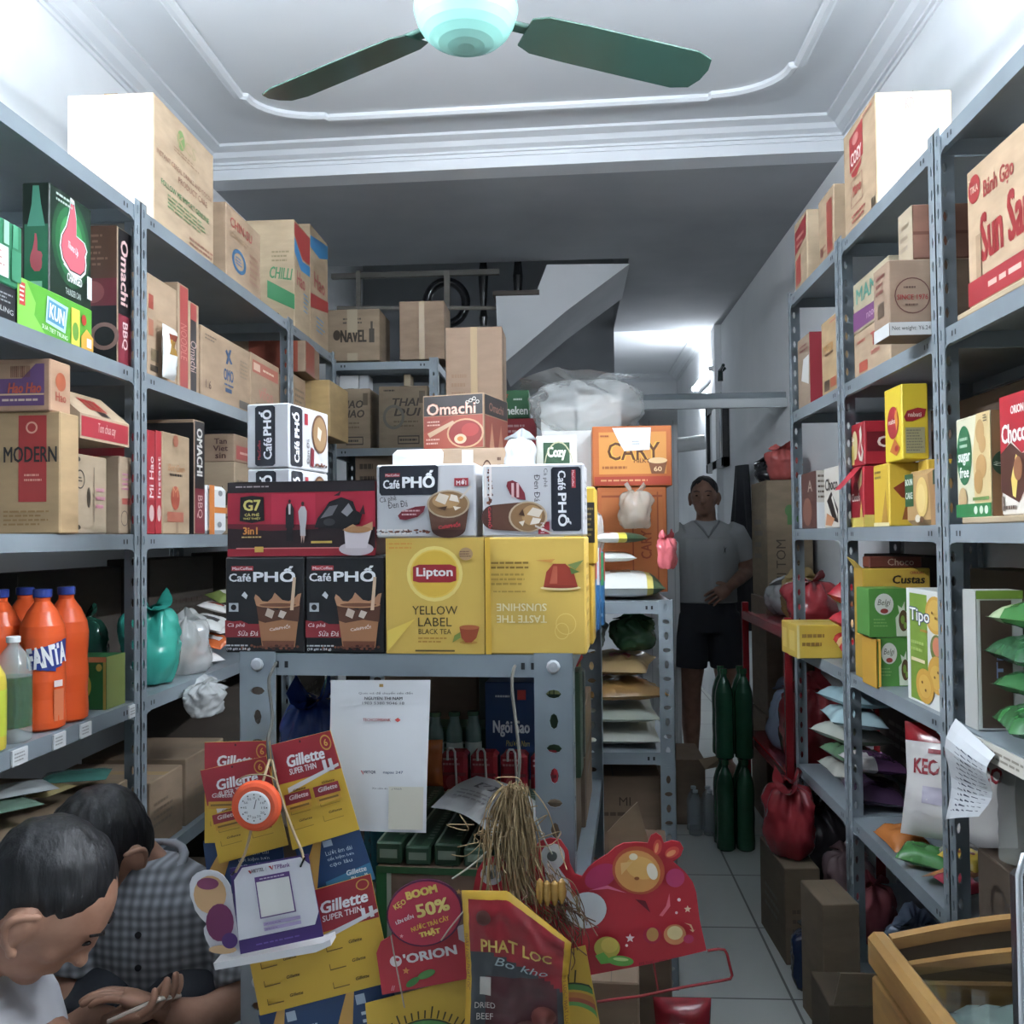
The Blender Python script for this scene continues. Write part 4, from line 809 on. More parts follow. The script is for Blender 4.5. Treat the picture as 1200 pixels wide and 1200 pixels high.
def wht(rot=False):
    a = [('p', [(.03, .62), (.05, .58), (.58, .58), (.62, .62), (.63, .96), (.6, .985), (.06, .985), (.03, .96)], '20242e'), ('r', .09, .83, .24, .88, 'a83038'), ('t', 'MacCoffee', .165, .855, .14, .03, 'f0dada', {'b': .02}), ('t', 'Caf\u00e9', .155, .73, .17, .12, 'f0f0f2', {'b': .03}), ('t', 'PH\u1ed0', .43, .795, .33, .24, 'f4f4f6', {'b': .035}), ('r', .79, .69, .93, .8, 'a02a36'), ('t', 'M\u1edaI', .86, .745, .1, .08, 'f0e0e0', {'b': .02}),
         ('t', 'C\u00e0 ph\u00ea', .12, .52, .17, .09, '3a3034', {'rot': 8}), ('t', '\u00d0en \u00d0\u00e1', .22, .455, .2, .09, '3a3034', {'rot': 6}), ('p', [(.22, .3), (.26, .36), (.4, .42), (.5, .43), (.48, .35), (.42, .28), (.3, .24), (.24, .25)], '7a2430'), ('l', .26, .29, .46, .39, 2, 'd8b0b0')]
    a += [('e', .73, .11, .17, .12, '4a2c26'), ('p', [(.56, .1), (.9, .1), (.94, .45), (.52, .45)], '5a3a2c'), ('e', .73, .45, .215, .19, 'b8a48a'), ('e', .73, .45, .195, .17, '8a6844'), ('e', .71, .49, .14, .1, 'b08a5c'), ('p', [(.6, .5), (.7, .44), (.74, .56), (.64, .6)], 'dccfbe'), ('p', [(.74, .5), (.84, .47), (.82, .56), (.76, .58)], 'e4d8ca'), ('p', [(.62, .4), (.7, .36), (.72, .42)], '4a3020'), ('p', [(.78, .42), (.86, .4), (.8, .36)], 'e0d4c4'), ('p', [(.84, .52), (.87, .52), (.97, .68), (.95, .69)], 'cfc4b8'), ('t', 'Caf\u00e9PH\u1ed0!', .74, .16, .22, .07, 'b82c38', {'rot': 6, 'b': .03})]
    a += beans(.02, .55, .08, 34, r=.017)+[('l', .02, .03, .46, .13, 2, 'e8e0dc')]
    if not rot: return a
    out = []                      # the same art turned a quarter clockwise
    tr = lambda u, v: (v, 1-u)
    a = [('p', [(.05, .7), (.08, .68), (.9, .68), (.93, .7), (.93, .95), (.9, .97), (.08, .97), (.05, .95)], '20242e'), ('r', .09, .88, .34, .92, 'a83038'), ('r', .80, .55, .97, .66, 'a02a36')]+a[5:]
    a = [op for op in a if not (op[0] == 'r' and op[1] == .79)]
    for op in a:
        k = op[0]
        if k == 'r': (x0, y0), (x1, y1) = tr(op[1], op[2]), tr(op[3], op[4]); out.append(('r', min(x0, x1), min(y0, y1), max(x0, x1), max(y0, y1), op[5]))
        elif k == 'e': x, y = tr(op[1], op[2]); out.append(('e', x, y, op[4], op[3], op[5]))
        elif k == 'p': out.append(('p', [tr(*q) for q in op[1]], op[2]))
        elif k == 'l': (x0, y0), (x1, y1) = tr(op[1], op[2]), tr(op[3], op[4]); out += [('r', min(x0, x1)+i*(abs(x1-x0)/op[5]), min(y0, y1), min(x0, x1)+(i+.5)*(abs(x1-x0)/op[5]), max(y0, y1), op[6]) for i in range(op[5])]
    V = lambda t, u, v, l, h, c, b=.0: ('t', t, u, v, l*H0/W0, h*W0/H0, c, {'rot': -90, 'b': b})
    out += [V('Caf\u00e9', .79, .76, .27, .075, 'f0f0f2', .03), V('PH\u1ed0', .815, .36, .46, .125, 'f4f4f6', .03), V('MacCoffee', .9, .785, .22, .02, 'f0dada'), V('M\u1edaI', .605, .115, .14, .05, 'f0e0e0'), V('C\u00e0 ph\u00ea', .63, .80, .26, .045, '3a3034'), V('\u00d0en \u00d0\u00e1', .55, .66, .38, .055, '3a3034'), V('Caf\u00e9PH\u1ed0!', .09, .26, .3, .04, 'c83a44', .02)]
    return out
W0, H0 = .163, .114
ow, zw = tbox('white iced coffee box with an open lid flap, on the red name plate tea box', 441, 557, 545, YF+.005, .09, zl+.001, 'c6c6c9', {'F': wht()}, 'coffee_box')
m = MB(); w = .118
m.prism([(-w*.42, 0, 0), (w*.3, 0, 0), (w*.31, 0, .02), (w*.27, .004, .026), (-w*.36, .004, .026), (-w*.42, 0, .018)][::-1], (0, .0015, 0), 'e4e4e6'); m.build('lid_flap', ow, loc=(-.012, -.02, zw-zl))
tbox('white iced coffee box turned on its side, on the upside down tea box', 565, 684, 545, YF+.005, .09, zl+.001, 'c6c6c9', {'F': wht(True), 'R': [('l', .1, .2, .9, .8, 6, '9a9a9c')]}, 'coffee_box')
# white coffee boxes stacked behind the red coffee box
wv = [('p', [(.2, .06), (.26, .03), (.62, .03), (.68, .06), (.68, .94), (.62, .97), (.26, .97), (.2, .94)], '20242e')]
a, zt = t1(320, 472, YF+.33); sz = .131; c = T1(t1(320, 500, YF+.33)[0], YF+.33+.09, 0)
w_, d_ = .093, .19
f_ = wv+[vtext('Caf\u00e9', .5, .3, .34, .2, 'f0f0f2', w_, sz, rot=90, b=.03), vtext('PH\u1ed0', .44, .7, .4, .3, 'f4f4f6', w_, sz, rot=90, b=.035), vtext('MacCoffee', .3, .28, .3, .07, 'c83a44', w_, sz, rot=90)]
r_ = [('p', [(.03, .06), (.06, .03), (.28, .03), (.32, .06), (.32, .94), (.28, .97), (.06, .97), (.03, .94)], '20242e'), vtext('Caf\u00e9', .18, .26, .34, .12, 'f0f0f2', d_, sz, rot=90, b=.03), vtext('PH\u1ed0', .15, .68, .4, .17, 'f4f4f6', d_, sz, rot=90, b=.035), ('r', .37, .72, .45, .9, 'a02a36'), vtext('\u00d0en \u00d0\u00e1', .45, .3, .4, .06, '3a3034', d_, sz, rot=90), ('e', .75, .62, .2, .32, '6a4a34'), ('e', .75, .62, .17, .28, '9a7a54'), ('p', [(.68, .56), (.76, .5), (.8, .68), (.7, .74)], 'dccfbe'), ('p', [(.5, .08), (.58, .05), (.6, .34), (.52, .38)], '7a2430')]+beans(.62, .98, .1, 14, r=.025)
z = zt-3*sz-.006
carton('flat white tray at the foot of the white coffee stack', (c.x-.05, c.x+.05, c.y-.1, c.y+.1, TZ+.001, z-.001), 'dcdcde', {}, 'tray', 'tray', rz=RT-.07)
for i, L in enumerate(('white coffee box lowest of the stack behind the red coffee box', 'white coffee box second of the stack behind the red coffee box', 'white coffee box topmost of the stack, its name running upward')):
    carton(L, (c.x-w_/2, c.x+w_/2, c.y-d_/2, c.y+d_/2, z+i*(sz+.002), z+i*(sz+.002)+sz), 'cacacd', {'F': f_, 'R': r_}, 'coffee_box', 'box', rz=RT-.10+.015*(i == 1))
# goods along the right edge behind the tea boxes
tbox('narrow yellow box behind the turned coffee box at the rack edge', 660, 697, 572, YF+.14, .1, 1.30, 'd8b23a', {'F': [('r', .55, .28, .98, .8, '2c2a26'), ('l', .6, .35, .95, .75, 6, '8a7a4a')]}, 'box', z1=1.435)
tbox('yellow carton under the narrow yellow box, behind the tea boxes', 640, 694, 640, YF+.14, .1, TZ+.001, 'c8a034', {}, 'box', z1=1.299)
for i, (a, L) in enumerate(((692, 'blue and green toothbrush pack nearest, at the rack edge behind the tea box'), (697, 'blue toothbrush pack second at the rack edge'), (702, 'blue and white toothbrush pack farthest at the rack edge'))):
    tbox(L, a-8, a+5, 642+2*i, YF+.30+.09*i, .07, TZ+.001, '2f6a9a', {'F': [('r', 0, .55, 1, 1, ['3f7a4a', 'cfd4d6', '3a8a5a'][i]), ('r', .3, .6, .5, .95, 'e0e2e4'), ('l', .1, .1, .9, .4, 3, '8ab0d0')], 'R': [('r', 0, .6, 1, 1, 'b8402f')]}, 'toothbrush_pack', 'packet', 'toothbrush packs', z1=1.335-.01*i)
# ------------------------------------------------------------------ stacks on the second rack and behind
Z2 = 1.151
def spin(x0, x1, y0, d, z0, z1): return (x0, x1, y0, y0+d, z0, z1)
q = fbox(490, 566, 462, 525, 3.22, .25); z_ = q[4]
cx, cy = (q[0]+q[1])/2+.04, 3.36
om = [('r', .02, .62, .98, .98, '221c1c'), ('t', 'Omachi', .47, .74, .8, .22, 'd8907a', {'b': .035}), ('t', 'Omachi', .47, .74, .8, .2, 'e8c8b4', {'b': .005}), ('r', .02, .02, .98, .61, '9a4432'), ('p', [(.02, .3), (.5, .6), (.02, .6)], '8a3a2c'), ('e', .7, .28, .3, .27, 'c8a07a'), ('e', .7, .28, .27, .24, '8a2c28'), ('e', .78, .34, .14, .12, 'a83a34'), ('e', .62, .18, .1, .09, 'd8c0a0'), ('e', .62, .18, .05, .045, 'c87a3a'), ('p', [(.08, .3), (.5, .52), (.54, .47), (.12, .22)], 'c8a888'), ('l', .06, .08, .3, .22, 2, 'd8b0a0'), ('l', .08, .42, .3, .54, 2, 'd8b0a0')]+[('o', .74+.055*i, .84+.03*(i % 3), .03, .035, .35, 'd8d0c4') for i in range(4)]
carton('red and black noodle carton with a soup bowl picture, turned on the stack', (cx-.115, cx+.115, cy-.125, cy+.125, z_, q[5]), 'k:b08a64', {'F': om, 'R': [('r', .03, .62, .97, .98, '221c1c'), ('t', 'Omachi', .5, .78, .6, .16, '9a6a5a', {'b': .03}), ('r', .03, .02, .97, .6, '8f4434'), ('p', [(.2, .02), (.3, .5), (.4, .02)], 'c09070'), ('p', [(.55, .02), (.68, .5), (.78, .02)], 'b07a60')]}, 'noodle_carton', rz=-.27)
q2 = fbox(470, 604, 525, 560, 3.2, .3)
carton('wide brown carton with square stamps under the turned noodle carton', (q2[0], q2[1], 3.2, 3.5, 1.40, z_-.002), 'k:bb9a78', {'F': [('r', .55, .3, .65, .98, 'd8d2c8'), ('o', .77, .6, .05, .24, .12, '5a3a2c'), ('l', .74, .5, .8, .7, 2, '5a3a2c'), ('l', .86, .7, .9, .9, 2, '5a3a2c')]}, rz=-.04)
carton('plain brown carton lowest of the stack on the second rack', (q2[0]-.02, q2[1]-.01, 3.22, 3.52, Z2, 1.398), 'k:a88a66', {})
q = fbox(522, 589, 384, 458, 3.62, .3)
carton('tall plain brown carton with a taped seam, left of the stair', (q[0], q[1], 3.62, 3.84, 1.82, q[5]), 'k:9a7a5c', {'F': [('l', .1, .2, .4, .5, 3, '86684c')], 'R': [('r', .5, 0, 1, 1, 'k:b89a7a')]}, tape='F')
carton('brown carton supporting the tall plain carton', (q[0]-.02, q[1], 3.63, 3.83, Z2, 1.818), 'k:8f7152', {})
q = fbox(566, 620, 458, 490, 3.87, .15)
carton('green beer carton with white lettering and a red star', (q[1]-.16, q[1], 3.87, 4.02, q[4], q[5]), '1f5a34', {'F': [('t', 'Heineken', .52, .28, .9, .3, 'e4e8e4', {'b': .03}), ('star', .4, .82, .12, 'b03a34'), ('l', .6, .6, .9, .75, 1, 'c8d0c8')]}, 'beer_carton', 'carton')
q3 = fbox(566, 628, 491, 520, 3.86, .2)
carton('red box under the green beer carton', (q[1]-.17, q3[1], 3.86, 4.02, q[4]-.13, q[4]-.002), 'a3303a', {'F': [('l', .3, .5, .9, .85, 2, 'd0a0a0')]}, 'box', 'box')
carton('pale carton at the bottom under the red box', (q[1]-.17, q3[1], 3.86, 4.02, Z2, q[4]-.132), 'k:a98f70', {})
q = fbox(628, 677, 511, 590, 2.95, .13)
carton('white tea carton with a green and yellow shield badge', (q[0], q[1], 2.95, 3.1, 1.45, q[5]), 'd6d4ca', {'F': [('p', [(.2, .86), (.8, .86), (.8, .5), (.7, .25), (.5, .12), (.3, .25), (.2, .5)], 'c8a83a'), ('p', [(.18, .9), (.82, .9), (.82, .58), (.18, .58)], '2c4a32'), ('t', 'Cozy', .5, .74, .46, .2, 'e8ead8', {'b': .03}), ('o', .55, .5, .36, .42, .06, 'b8b090')]}, 'tea_carton', 'carton')
carton('pale box under the shield badged tea carton', (q[0]-.03, q[1], 2.96, 3.09, Z2, 1.449), 'c8c4b8', {}, 'box', 'box')
p = atY(609, 548, 2.93)
bag('white plastic bag puffed up beside the shield badged tea carton', .045, .05, .16, 'g:dfe3e6', (p.x+.002, 2.93, 1.531), seed=31, amp=.22, tie=.9)
carton('grey box under the puffed white bag', (p.x-.08, p.x+.045, 2.86, 2.955, Z2, 1.53), 'a8a49c', {}, 'box', 'box')
q = fbox(634, 730, 505, 560, 3.52, .3)
carton('white carton holding up the clear plastic sack', (q[0]-.0, q[1]-.0, 3.53, 3.83, Z2, q[5]), 'd2d3d0', {}, 'box', 'box')
p = atY(684, 505, 3.66)
bag('large clear plastic sack of white packs under the stair', .20, .14, .25, 'f:c2c6c6:.42', (p.x, 3.67, q[5]+.002), seed=33, amp=.22, tie=1.6, inner=[(.17, .14, .12, 'g:dcdedc', .06, .003), (.13, .10, .12, 'g:d4d6d4', -.1, .003)])
q = fbox(694, 788, 500, 572, 3.3, .22)
cary = [('r', .02, .02, .98, .98, 'b5622a'), ('r', .08, .2, .93, .9, 'cc8a3e'), ('r', .02, .02, .98, .16, 'a83c26'), ('t', 'CARY', .52, .58, .66, .32, 'dca63e', {'b': .05}), ('t', 'CARY', .52, .58, .66, .3, '5a3216', {'b': .012}), ('t', 'MILKY', .62, .42, .2, .07, '5a3216', {'b': .02}), ('l', .12, .26, .45, .36, 1, '9a5a2a'), ('l', .1, .06, .7, .13, 1, 'd09a6a'), ('p', [(.74, .2), (.9, .2), (.94, .42), (.7, .42)], '7a4a2c'), ('e', .82, .42, .12, .05, 'd8b88a'), ('t', '60', .82, .28, .1, .08, 'e8c89a', {'b': .02}), ('l', .1, .8, .22, .87, 1, '9a4a2a')]
carton('orange bordered carton with looped yellow lettering and a paper sheet over its top', (q[0], q[1], 3.3, 3.52, 1.522, q[5]), 'b5622a', {'F': cary+[('p', [(.25, .97), (.74, .97), (.72, .6), (.4, .58), (.34, .72)], 'dddfe0'), ('l', .5, .68, .62, .76, 2, 'a8acb0')]}, 'carton')
carton('orange carton with vertical lettering, under the looped lettering carton', (q[0]+.015, q[1]-.02, 3.31, 3.52, Z2, 1.52), 'b56430', {'F': [('r', .06, .04, .94, .95, 'b86a34'), ('r', .5, .2, .52, .9, '8f4420'), ('r', .86, .04, .88, .95, '8f4420'), ('r', .06, .9, .94, .92, '8f4420'), vtext('CARY', .7, .45, .3, .14, '8f3f22', .26, .36, rot=90, b=.02)], 'R': [('r', 0, 0, 1, 1, '3a2c24')]}, 'carton')
# rice sacks on the second rack
def rice(label, x0, x1, y0, y1, z, t, fn, seed, ops=()):
    return pack(label, x1-x0, y1-y0, t, fn, ((x0+x1)/2, (y0+y1)/2, z), (0, 0, .05*(seed % 3-1)), 'rice_sack', 'sack', 'rice sacks on the second rack', seed, ops, .006, flat=.42)
X0, X1 = .04, .285
rice('lowest rice sack, white with brown print and a dark green end', X0, X1+.015, 2.87, 3.26, Z2+.005, .078, lambda u, v: '2c4a2c' if u > .86 else ('c8b85a' if u > .8 else 'dcdcd6'), 51, [('r', .35, .3, .6, .7, 'a8785a'), ('l',)][:1])
rice('thin white rice sack in the middle of the pile', X0, X1-.05, 2.88, 3.25, Z2+.092, .05, 'd8dad6', 52)
rice('top rice sack, white then yellow then dark green', X0-.02, X1-.01, 2.88, 3.25, Z2+.150, .058, lambda u, v: '243f26' if u > .62 else ('cfc03a' if u > .52 else 'dfe0dc'), 53, [('e', .85, .5, .06, .1, '6f9a4a'), ('r', .2, .2, .4, .6, '9a4a42')])
p = atY(745, 634, 3.2); bag('crinkled clear bag standing on the rice sacks', .05, .035, .16, 'f:d6d0c4:.5', (p.x, 3.2, 1.372), seed=35, amp=.3, tie=1)
p = atY(779, 662, 3.0); bag('small pink bag at the end of the rice sacks', .03, .04, .13, 'g:d86a72', (.305, 3.32-.35, Z2+.09), seed=36, amp=.25, tie=.8)
p = atY(706, 630, 2.86); bag('clear bag hanging beside the yellow boxes behind the turned coffee box', .05, .05, .3, 'f:d4d4d2:.45', (p.x-.02, 2.98, 1.27), seed=37, amp=.25, tie=.3)
# second rack, middle and low shelves
rice('flat white rice sack on the middle shelf of the second rack', .03, .28, 2.88, 3.3, .706, .045, 'd4d6cc', 54)
rice('second white rice sack on the middle shelf, slightly greener', .02, .27, 2.88, 3.28, .772, .045, 'c2cabc', 55)
pack('brownish snack bag on the white rice sacks', .25, .3, .06, lambda u, v: 'g:a8804a' if v < .6 else 'g:8a4432', (.15, 3.04, .838), (0, 0, .2), seed=56, wr=.014)
pack('tan snack bag with red print on the brownish bag', .24, .28, .05, lambda u, v: 'g:b89a6a', (.14, 3.05, .92), (.05, 0, -.2), seed=57, wr=.014, ops=[('e', .6, .4, .15, .12, '9a3a34')])
bag('green and white crumpled bag on the middle shelf', .065, .065, .13, 'g:3f6a48', (.20, 3.02, .985), seed=38, amp=.3, tie=.6)
bag('pale crumpled bag beside the green one on the middle shelf', .06, .065, .13, 'g:b4bab4', (.05, 3.05, .985), seed=39, amp=.3, tie=.6)
carton('brown carton with dark print on the low shelf of the second rack', (-.02, .27, 2.9, 3.25, .361, .615), 'k:8f7052', {'F': [('t', 'MI', .62, .7, .12, .1, '4a3626'), ('t', 'VIET AN', .7, .25, .5, .24, '2f241c', {'b': .02}), ('l', .4, .5, .9, .6, 1, '5a4432')]})
# ------------------------------------------------------------------ inside the front display rack
ZI = .641
def tin(label, xa, xb, ya, yb, z0, z1, base, faces={}, name='carton', cat='carton', group=None, rz=0, **k):
    c = T1((xa+xb)/2, YF+(ya+yb)/2, z0); return carton(label, (c.x-(xb-xa)/2, c.x+(xb-xa)/2, c.y-(yb-ya)/2, c.y+(yb-ya)/2, z0, z1), base, faces, name, cat, group, RT+rz, **k)
tin('green edged brown box at the front of the display rack shelf', -.06, .20, .05, .40, ZI, .80, 'k:8a6a50', {'F': [('r', 0, 0, .07, 1, '2c6a3c'), ('r', .07, 0, .1, 1, 'b8c0b0'), ('r', 0, .93, 1, 1, '3a6a44')]}, 'box', 'box')
for i in range(5):
    x = -.04+.05*i; c = T1(x, YF+.055, .826+.0); m = MB()
    m.box(-.0215, .0215, 0, .36, -.025, .012-.006*(i % 2), ['2f4f3a', '3a5a44', '28452f', '45604e', '33523c'][i], .003); zt_ = .012-.006*(i % 2)
    m.gfx((-.0215, 0, zt_), (1, 0, 0), (0, 1, 0), .043, .36, [('r', .04, .01, .14, .99, '9aa896'), ('r', .3, .02, .62, .98, '22382a'), ('l', .7, .1, .95, .9, 18, '8a9a88')]); m.gfx((-.0215, 0, -.025), (1, 0, 0), (0, 0, 1), .043, zt_+.025, [('r', .15, .3, .85, .7, '8a9a88')])
    tag(m.build('incense_pack', loc=c, rz=RT), ['leftmost long green pack lying on the green edged box', 'second long green pack from the left on the green edged box', 'middle long green pack on the green edged box', 'fourth long green pack from the left on the green edged box', 'rightmost long green pack on the green edged box'][i], 'packet', 'long green packs on the display rack')
tin('brown carton on the display rack shelf behind the long green packs, left', -.26, -.02, .46, .80, ZI, .80, 'k:7a6248')
tin('brown carton on the display rack shelf behind the long green packs, right', -.01, .24, .46, .80, ZI, .80, 'k:7f684c')
for i in range(4):
    x = -.015+.065*i; c = T1(x, YF+.5, .802)
    m = MB(); m.box(-.029, .029, 0, .05, 0, .085, 'g:a33038', .008); m.gfx((-.029, 0, 0), (1, 0, 0), (0, 0, 1), .058, .085, [('r', .05, .42, .95, .5, '7a2028'), ('e', .5, .25, .3, .2, 'b84a4a'), ('l', .1, .65, .9, .9, 2, 'c88080')])
    o = m.build('candy_pack', loc=c, rz=RT); tag(o, ['leftmost red candy pack inside the display rack', 'second red candy pack inside the display rack', 'third red candy pack inside the display rack', 'rightmost red candy pack inside the display rack'][i], 'packet', 'red candy packs')
    m = MB(); m.tube([(-.012, -.006, .07), (-.012, -.006, .088), (-.008, -.006, .095), (0, -.006, .095), (.004, -.006, .088), (.008, -.006, .0)], .0028, 'g:d8d4d0', 6); m.build('white_hook', o)
c = T1(-.07, YF+.50, .802); pack('orange snack pack beside the red candy packs', .07, .11, .025, 'g:b8622c', c+Vector((0, 0, .055)), (PI/2, 0, RT+.15), seed=61)
ns = [('t', 'Ng\u00f4i Sao', .5, .52, .7, .17, 'e8ecf0', {'b': .02}), ('t', 'Ph\u01b0\u01a1ng Nam', .62, .36, .45, .08, 'c8b85a', {'s': .2}), ('r', .62, .82, .78, .92, 'b83a34'), ('l', .2, .83, .5, .88, 1, 'c8d0d8')]
c = T1(.095, YF+.66, .802)
carton('dark blue milk box with white lettering inside the display rack', (c.x-.06, c.x+.06, c.y-.04, c.y+.04, .802, 1.02), '24406a', {'F': ns}, 'milk_box', 'box', rz=RT)
tin('green and black box beside the dark blue milk box', .165, .25, .64, .74, .802, 1.04, '2f4a34', {'F': [('l', .1, .6, .9, .9, 2, '9aa86a')]}, 'box', 'box')
for i in range(4):
    c = T1(-.12+.042*i, YF+.60+.01*i, .802)
    o = bottle(['first glass jar from the left inside the display rack', 'second glass jar from the left inside the display rack', 'third glass jar from the left inside the display rack', 'fourth glass jar, beside the dark blue milk box'][i], .019, .15, 'g:5f7a74', 'g:3a5a44', c, 'glass_jar', 'jar', 'jars inside the display rack', lab=('b8c4bc', .15, .55), neck=.6)
tin('green box lying behind the jars', -.16, .03, .70, .8, .802, .90, '3f6a4c', {'F': [('l', .1, .3, .9, .7, 3, '9ab09a')]}, 'box', 'box')
c = T1(-.205, YF+.16, .862); bag('shiny blue bag with purple sheen at the left inside the rack', .055, .055, .24, 'g:2c4488', c, seed=41, amp=.3, tie=.8)
c = T1(-.09, YF+.70, .93); bag('teal bag beside the shiny blue bag', .06, .05, .40, 'g:2a6a78', T1(-.125, YF+.38, .802-.16), seed=42, amp=.3, tie=.8)
bag('violet and white bag deeper inside the rack', .06, .05, .2, 'g:8a80b8', T1(-.21, YF+.68, .802), seed=43, amp=.3, tie=.6)
# lower shelf of the display rack, right of the post
tin('brown carton low in the display rack, right side', .02, .24, .3, .62, .201, .50, 'k:86694a', {'R': [('l', .2, .3, .8, .7, 3, '5a4632')]})
tin('brown carton low in the display rack, left side', -.25, -.02, .3, .62, .201, .46, 'k:7a6044', {})
tin('brown carton deep in the display rack by its rear post', .03, .25, .86, 1.14, ZI, .93, 'k:8a6c4c', {'R': [('l', .2, .3, .8, .7, 3, '5a4632')]})
bag('red plastic bag on the deep carton in the display rack', .07, .06, .16, 'g:c0404a', T1(.14, YF+1.0, .932), seed=44, amp=.3, tie=.8)
tin('added tall brown carton deep at the left inside the display rack', -.26, -.02, .84, 1.16, ZI, 1.05, 'k:6f5a44', {})  # this and the next two boxes are added to keep the interior dark
tin('added dark box filling the middle of the display rack behind the jars', -.01, .25, .805, .852, ZI+.17, 1.02, '3a4440', {'F': [('l', .1, .4, .9, .8, 4, '5f6a64')]}, 'box', 'box')
tin('added brown box under the dark box in the display rack', -.01, .25, .805, .852, ZI, ZI+.168, 'k:6a5642', {})
tin('brown carton under the shiny blue bag, front left inside the display rack', -.262, -.15, .06, .28, ZI, .86, 'k:6a5642', {})
# ------------------------------------------------------------------ rear rack facing the camera
q = fbox(381, 443, 361, 414, 4.36, .3)
carton('brown bottle carton with dark capital lettering on the rear rack top', (q[0], q[1], 4.40, 4.66, SZ[0]+.02, q[5]), 'k:a58a68', {'F': [('t', 'NAVEL', .5, .48, .5, .24, '3a3228', {'b': .03}), ('e', .18, .5, .07, .1, '4a4034'), ('r', .8, .35, .9, .62, '4a4238'), ('r', .83, .62, .87, .76, '4a4238'), ('l', .3, .7, .7, .85, 2, '5a5044'), ('r', .38, .55, .58, 1, 'g:b8a88e'), ('r', .38, 0, .58, .15, 'g:b8a88e')]})
q = fbox(466, 520, 351, 414, 4.36, .3)
carton('plain brown taped carton on the rear rack top, right end', (q[0], q[1]-.002, 4.40, 4.62, SZ[0]+.02, q[5]), 'k:9f8060', {}, tape='F')
for (pa, pb, pt, L, art) in ((388, 434, 456, 'brown carton with brush lettering, left on the second rear shelf', 'HAO HAO'), (444, 502, 453, 'brown carton with fish and brush lettering, right on the second rear shelf', 'THAI DUI')):
    q = fbox(pa, pb, pt, 520, 4.36, .26)
    carton(L, (q[0], q[1], 4.36, 4.60, SZ[1]+.001, q[5]), 'k:a08868', {'F': [('t', art.split()[0], .55, .74, .55, .13, '4a4036', {'b': .03, 's': .2}), ('t', art.split()[1], .58, .58, .55, .13, '4a4036', {'b': .03, 's': .2}), ('r', .38, .06, .82, .2, '4a4036'), ('r', .4, .08, .8, .18, 'k:a08868'), ('l', .42, .09, .78, .17, 1, '4a4036'), ('l', .3, .32, .8, .46, 2, '7a6850'), ('r', .82, .72, .94, .92, '6a5c48')] + ([('o', .3, .5, .22, .2, .25, '7a7468'), ('l', .1, .9, .4, .96, 1, '4a4036')] if pa > 400 else [])}, tape='T')
for (pa, pb, pt, L, c) in ((398, 420, 440, 'white box on the left brush lettered carton', 'd8dadb'), (421, 432, 441, 'small pale box beside the white box on the rear shelf', 'b8bcc0'), (473, 481, 440, 'small tan box on the right brush lettered carton', 'a8987c')):
    q = fbox(pa, pb, pt, 456, 4.42, .1)
    zb_ = fbox(388, 434, 456 if pa < 440 else 453, 520, 4.36, .2)[5]
    carton(L, (q[0], q[1], 4.42, 4.52, zb_+.002, min(q[5]+.01, SZ[0]-.045)), c, {}, 'box', 'box')
q = fbox(416, 470, 530, 565, 4.37, .24)
carton('brown carton on the third rear shelf', (q[0], q[1], 4.37, 4.6, SZ[2]+.001, q[5]), 'k:94785a', {'F': [('l', .1, .6, .5, .9, 2, '4a3c2c')]})
m = MB(); m.lathe([(.05, 0), (.062, .05), (.06, .11), (.04, .14), (0, .15)], 'g:7f8388', 24); p = atY(398, 560, 4.45); tag(m.build('metal_pot', loc=(p.x, 4.5, SZ[2]+.001)), 'grey rounded pot at the left of the third rear shelf', 'pot')
# ------------------------------------------------------------------ right racks
cosy = rbox(1027, 979, 106, 0, .19, py=180)
carton('tall brown biscuit carton with a red label on top of the right racks', cosy, 'k:b8966c', {'L': [('p', [(.2, .58), (.62, .62), (.62, .94), (.2, .9)], 'a8302e'), ('p', [(.24, .56), (.58, .6), (.56, .56), (.4, .5), (.28, .52)], 'a8302e'), ('t', 'COSY', .41, .68, .34, .12, 'ead8d0', {'b': .03}), ('e', .4, .84, .1, .05, 'c87a70'), ('r', .24, .24, .6, .245, '8a4034'), ('r', .24, .48, .6, .485, '8a4034'), ('r', .24, .24, .25, .48, '8a4034'), ('r', .59, .24, .6, .48, '8a4034'), ('t', 'Marie', .42, .38, .26, .1, 'b04038', {'s': .3, 'b': .02}), ('l', .26, .08, .74, .18, 2, 'a04a3e'), ('r', .86, .05, .96, .13, '5a4c3c'), ('l', .65, .92, .95, .96, 1, 'b06a50')],
    'F': [('r', .1, .83, .3, .92, 'd8a090'), ('t', 'KD', .45, .9, .12, .1, 'a8403a', {'b': .02}), ('p', [(.34, .66), (.7, .68), (.7, .78), (.34, .78)], 'd89084'), ('l', .36, .5, .7, .62, 2, 'd8b098'), ('l', .1, .2, .7, .35, 3, 'd8b8a0')]}, 'biscuit_carton', 'carton', 'cartons on the right top shelf')
carton('plain brown carton with red side lines, second on the right top shelf', rbox(977, 959, 214, 0, .2, py=250), 'k:b09068', {'L': [('r', .55, .1, .9, .85, '9a4a3c'), ('l', .1, .15, .5, .3, 2, '8a5a44'), ('e', .2, .2, .1, .06, '7a4a3a')]}, group='cartons on the right top shelf')
carton('brown carton with a dark red panel at the far end of the right top shelf', rbox(945.5, 931, 244, 0, .16, py=280), 'k:b4966e', {'L': [('p', [(.05, .55), (.95, .66), (.95, .95), (.05, .86)], '8f2a2e'), ('p', [(.1, .1), (.5, .12), (.5, .5), (.1, .46)], 'a84a40'), ('l', .2, .6, .8, .8, 2, 'c88a7a')]}, group='cartons on the right top shelf')
lo = rbox(1043, 1001, 364, 1, .25, py=400)
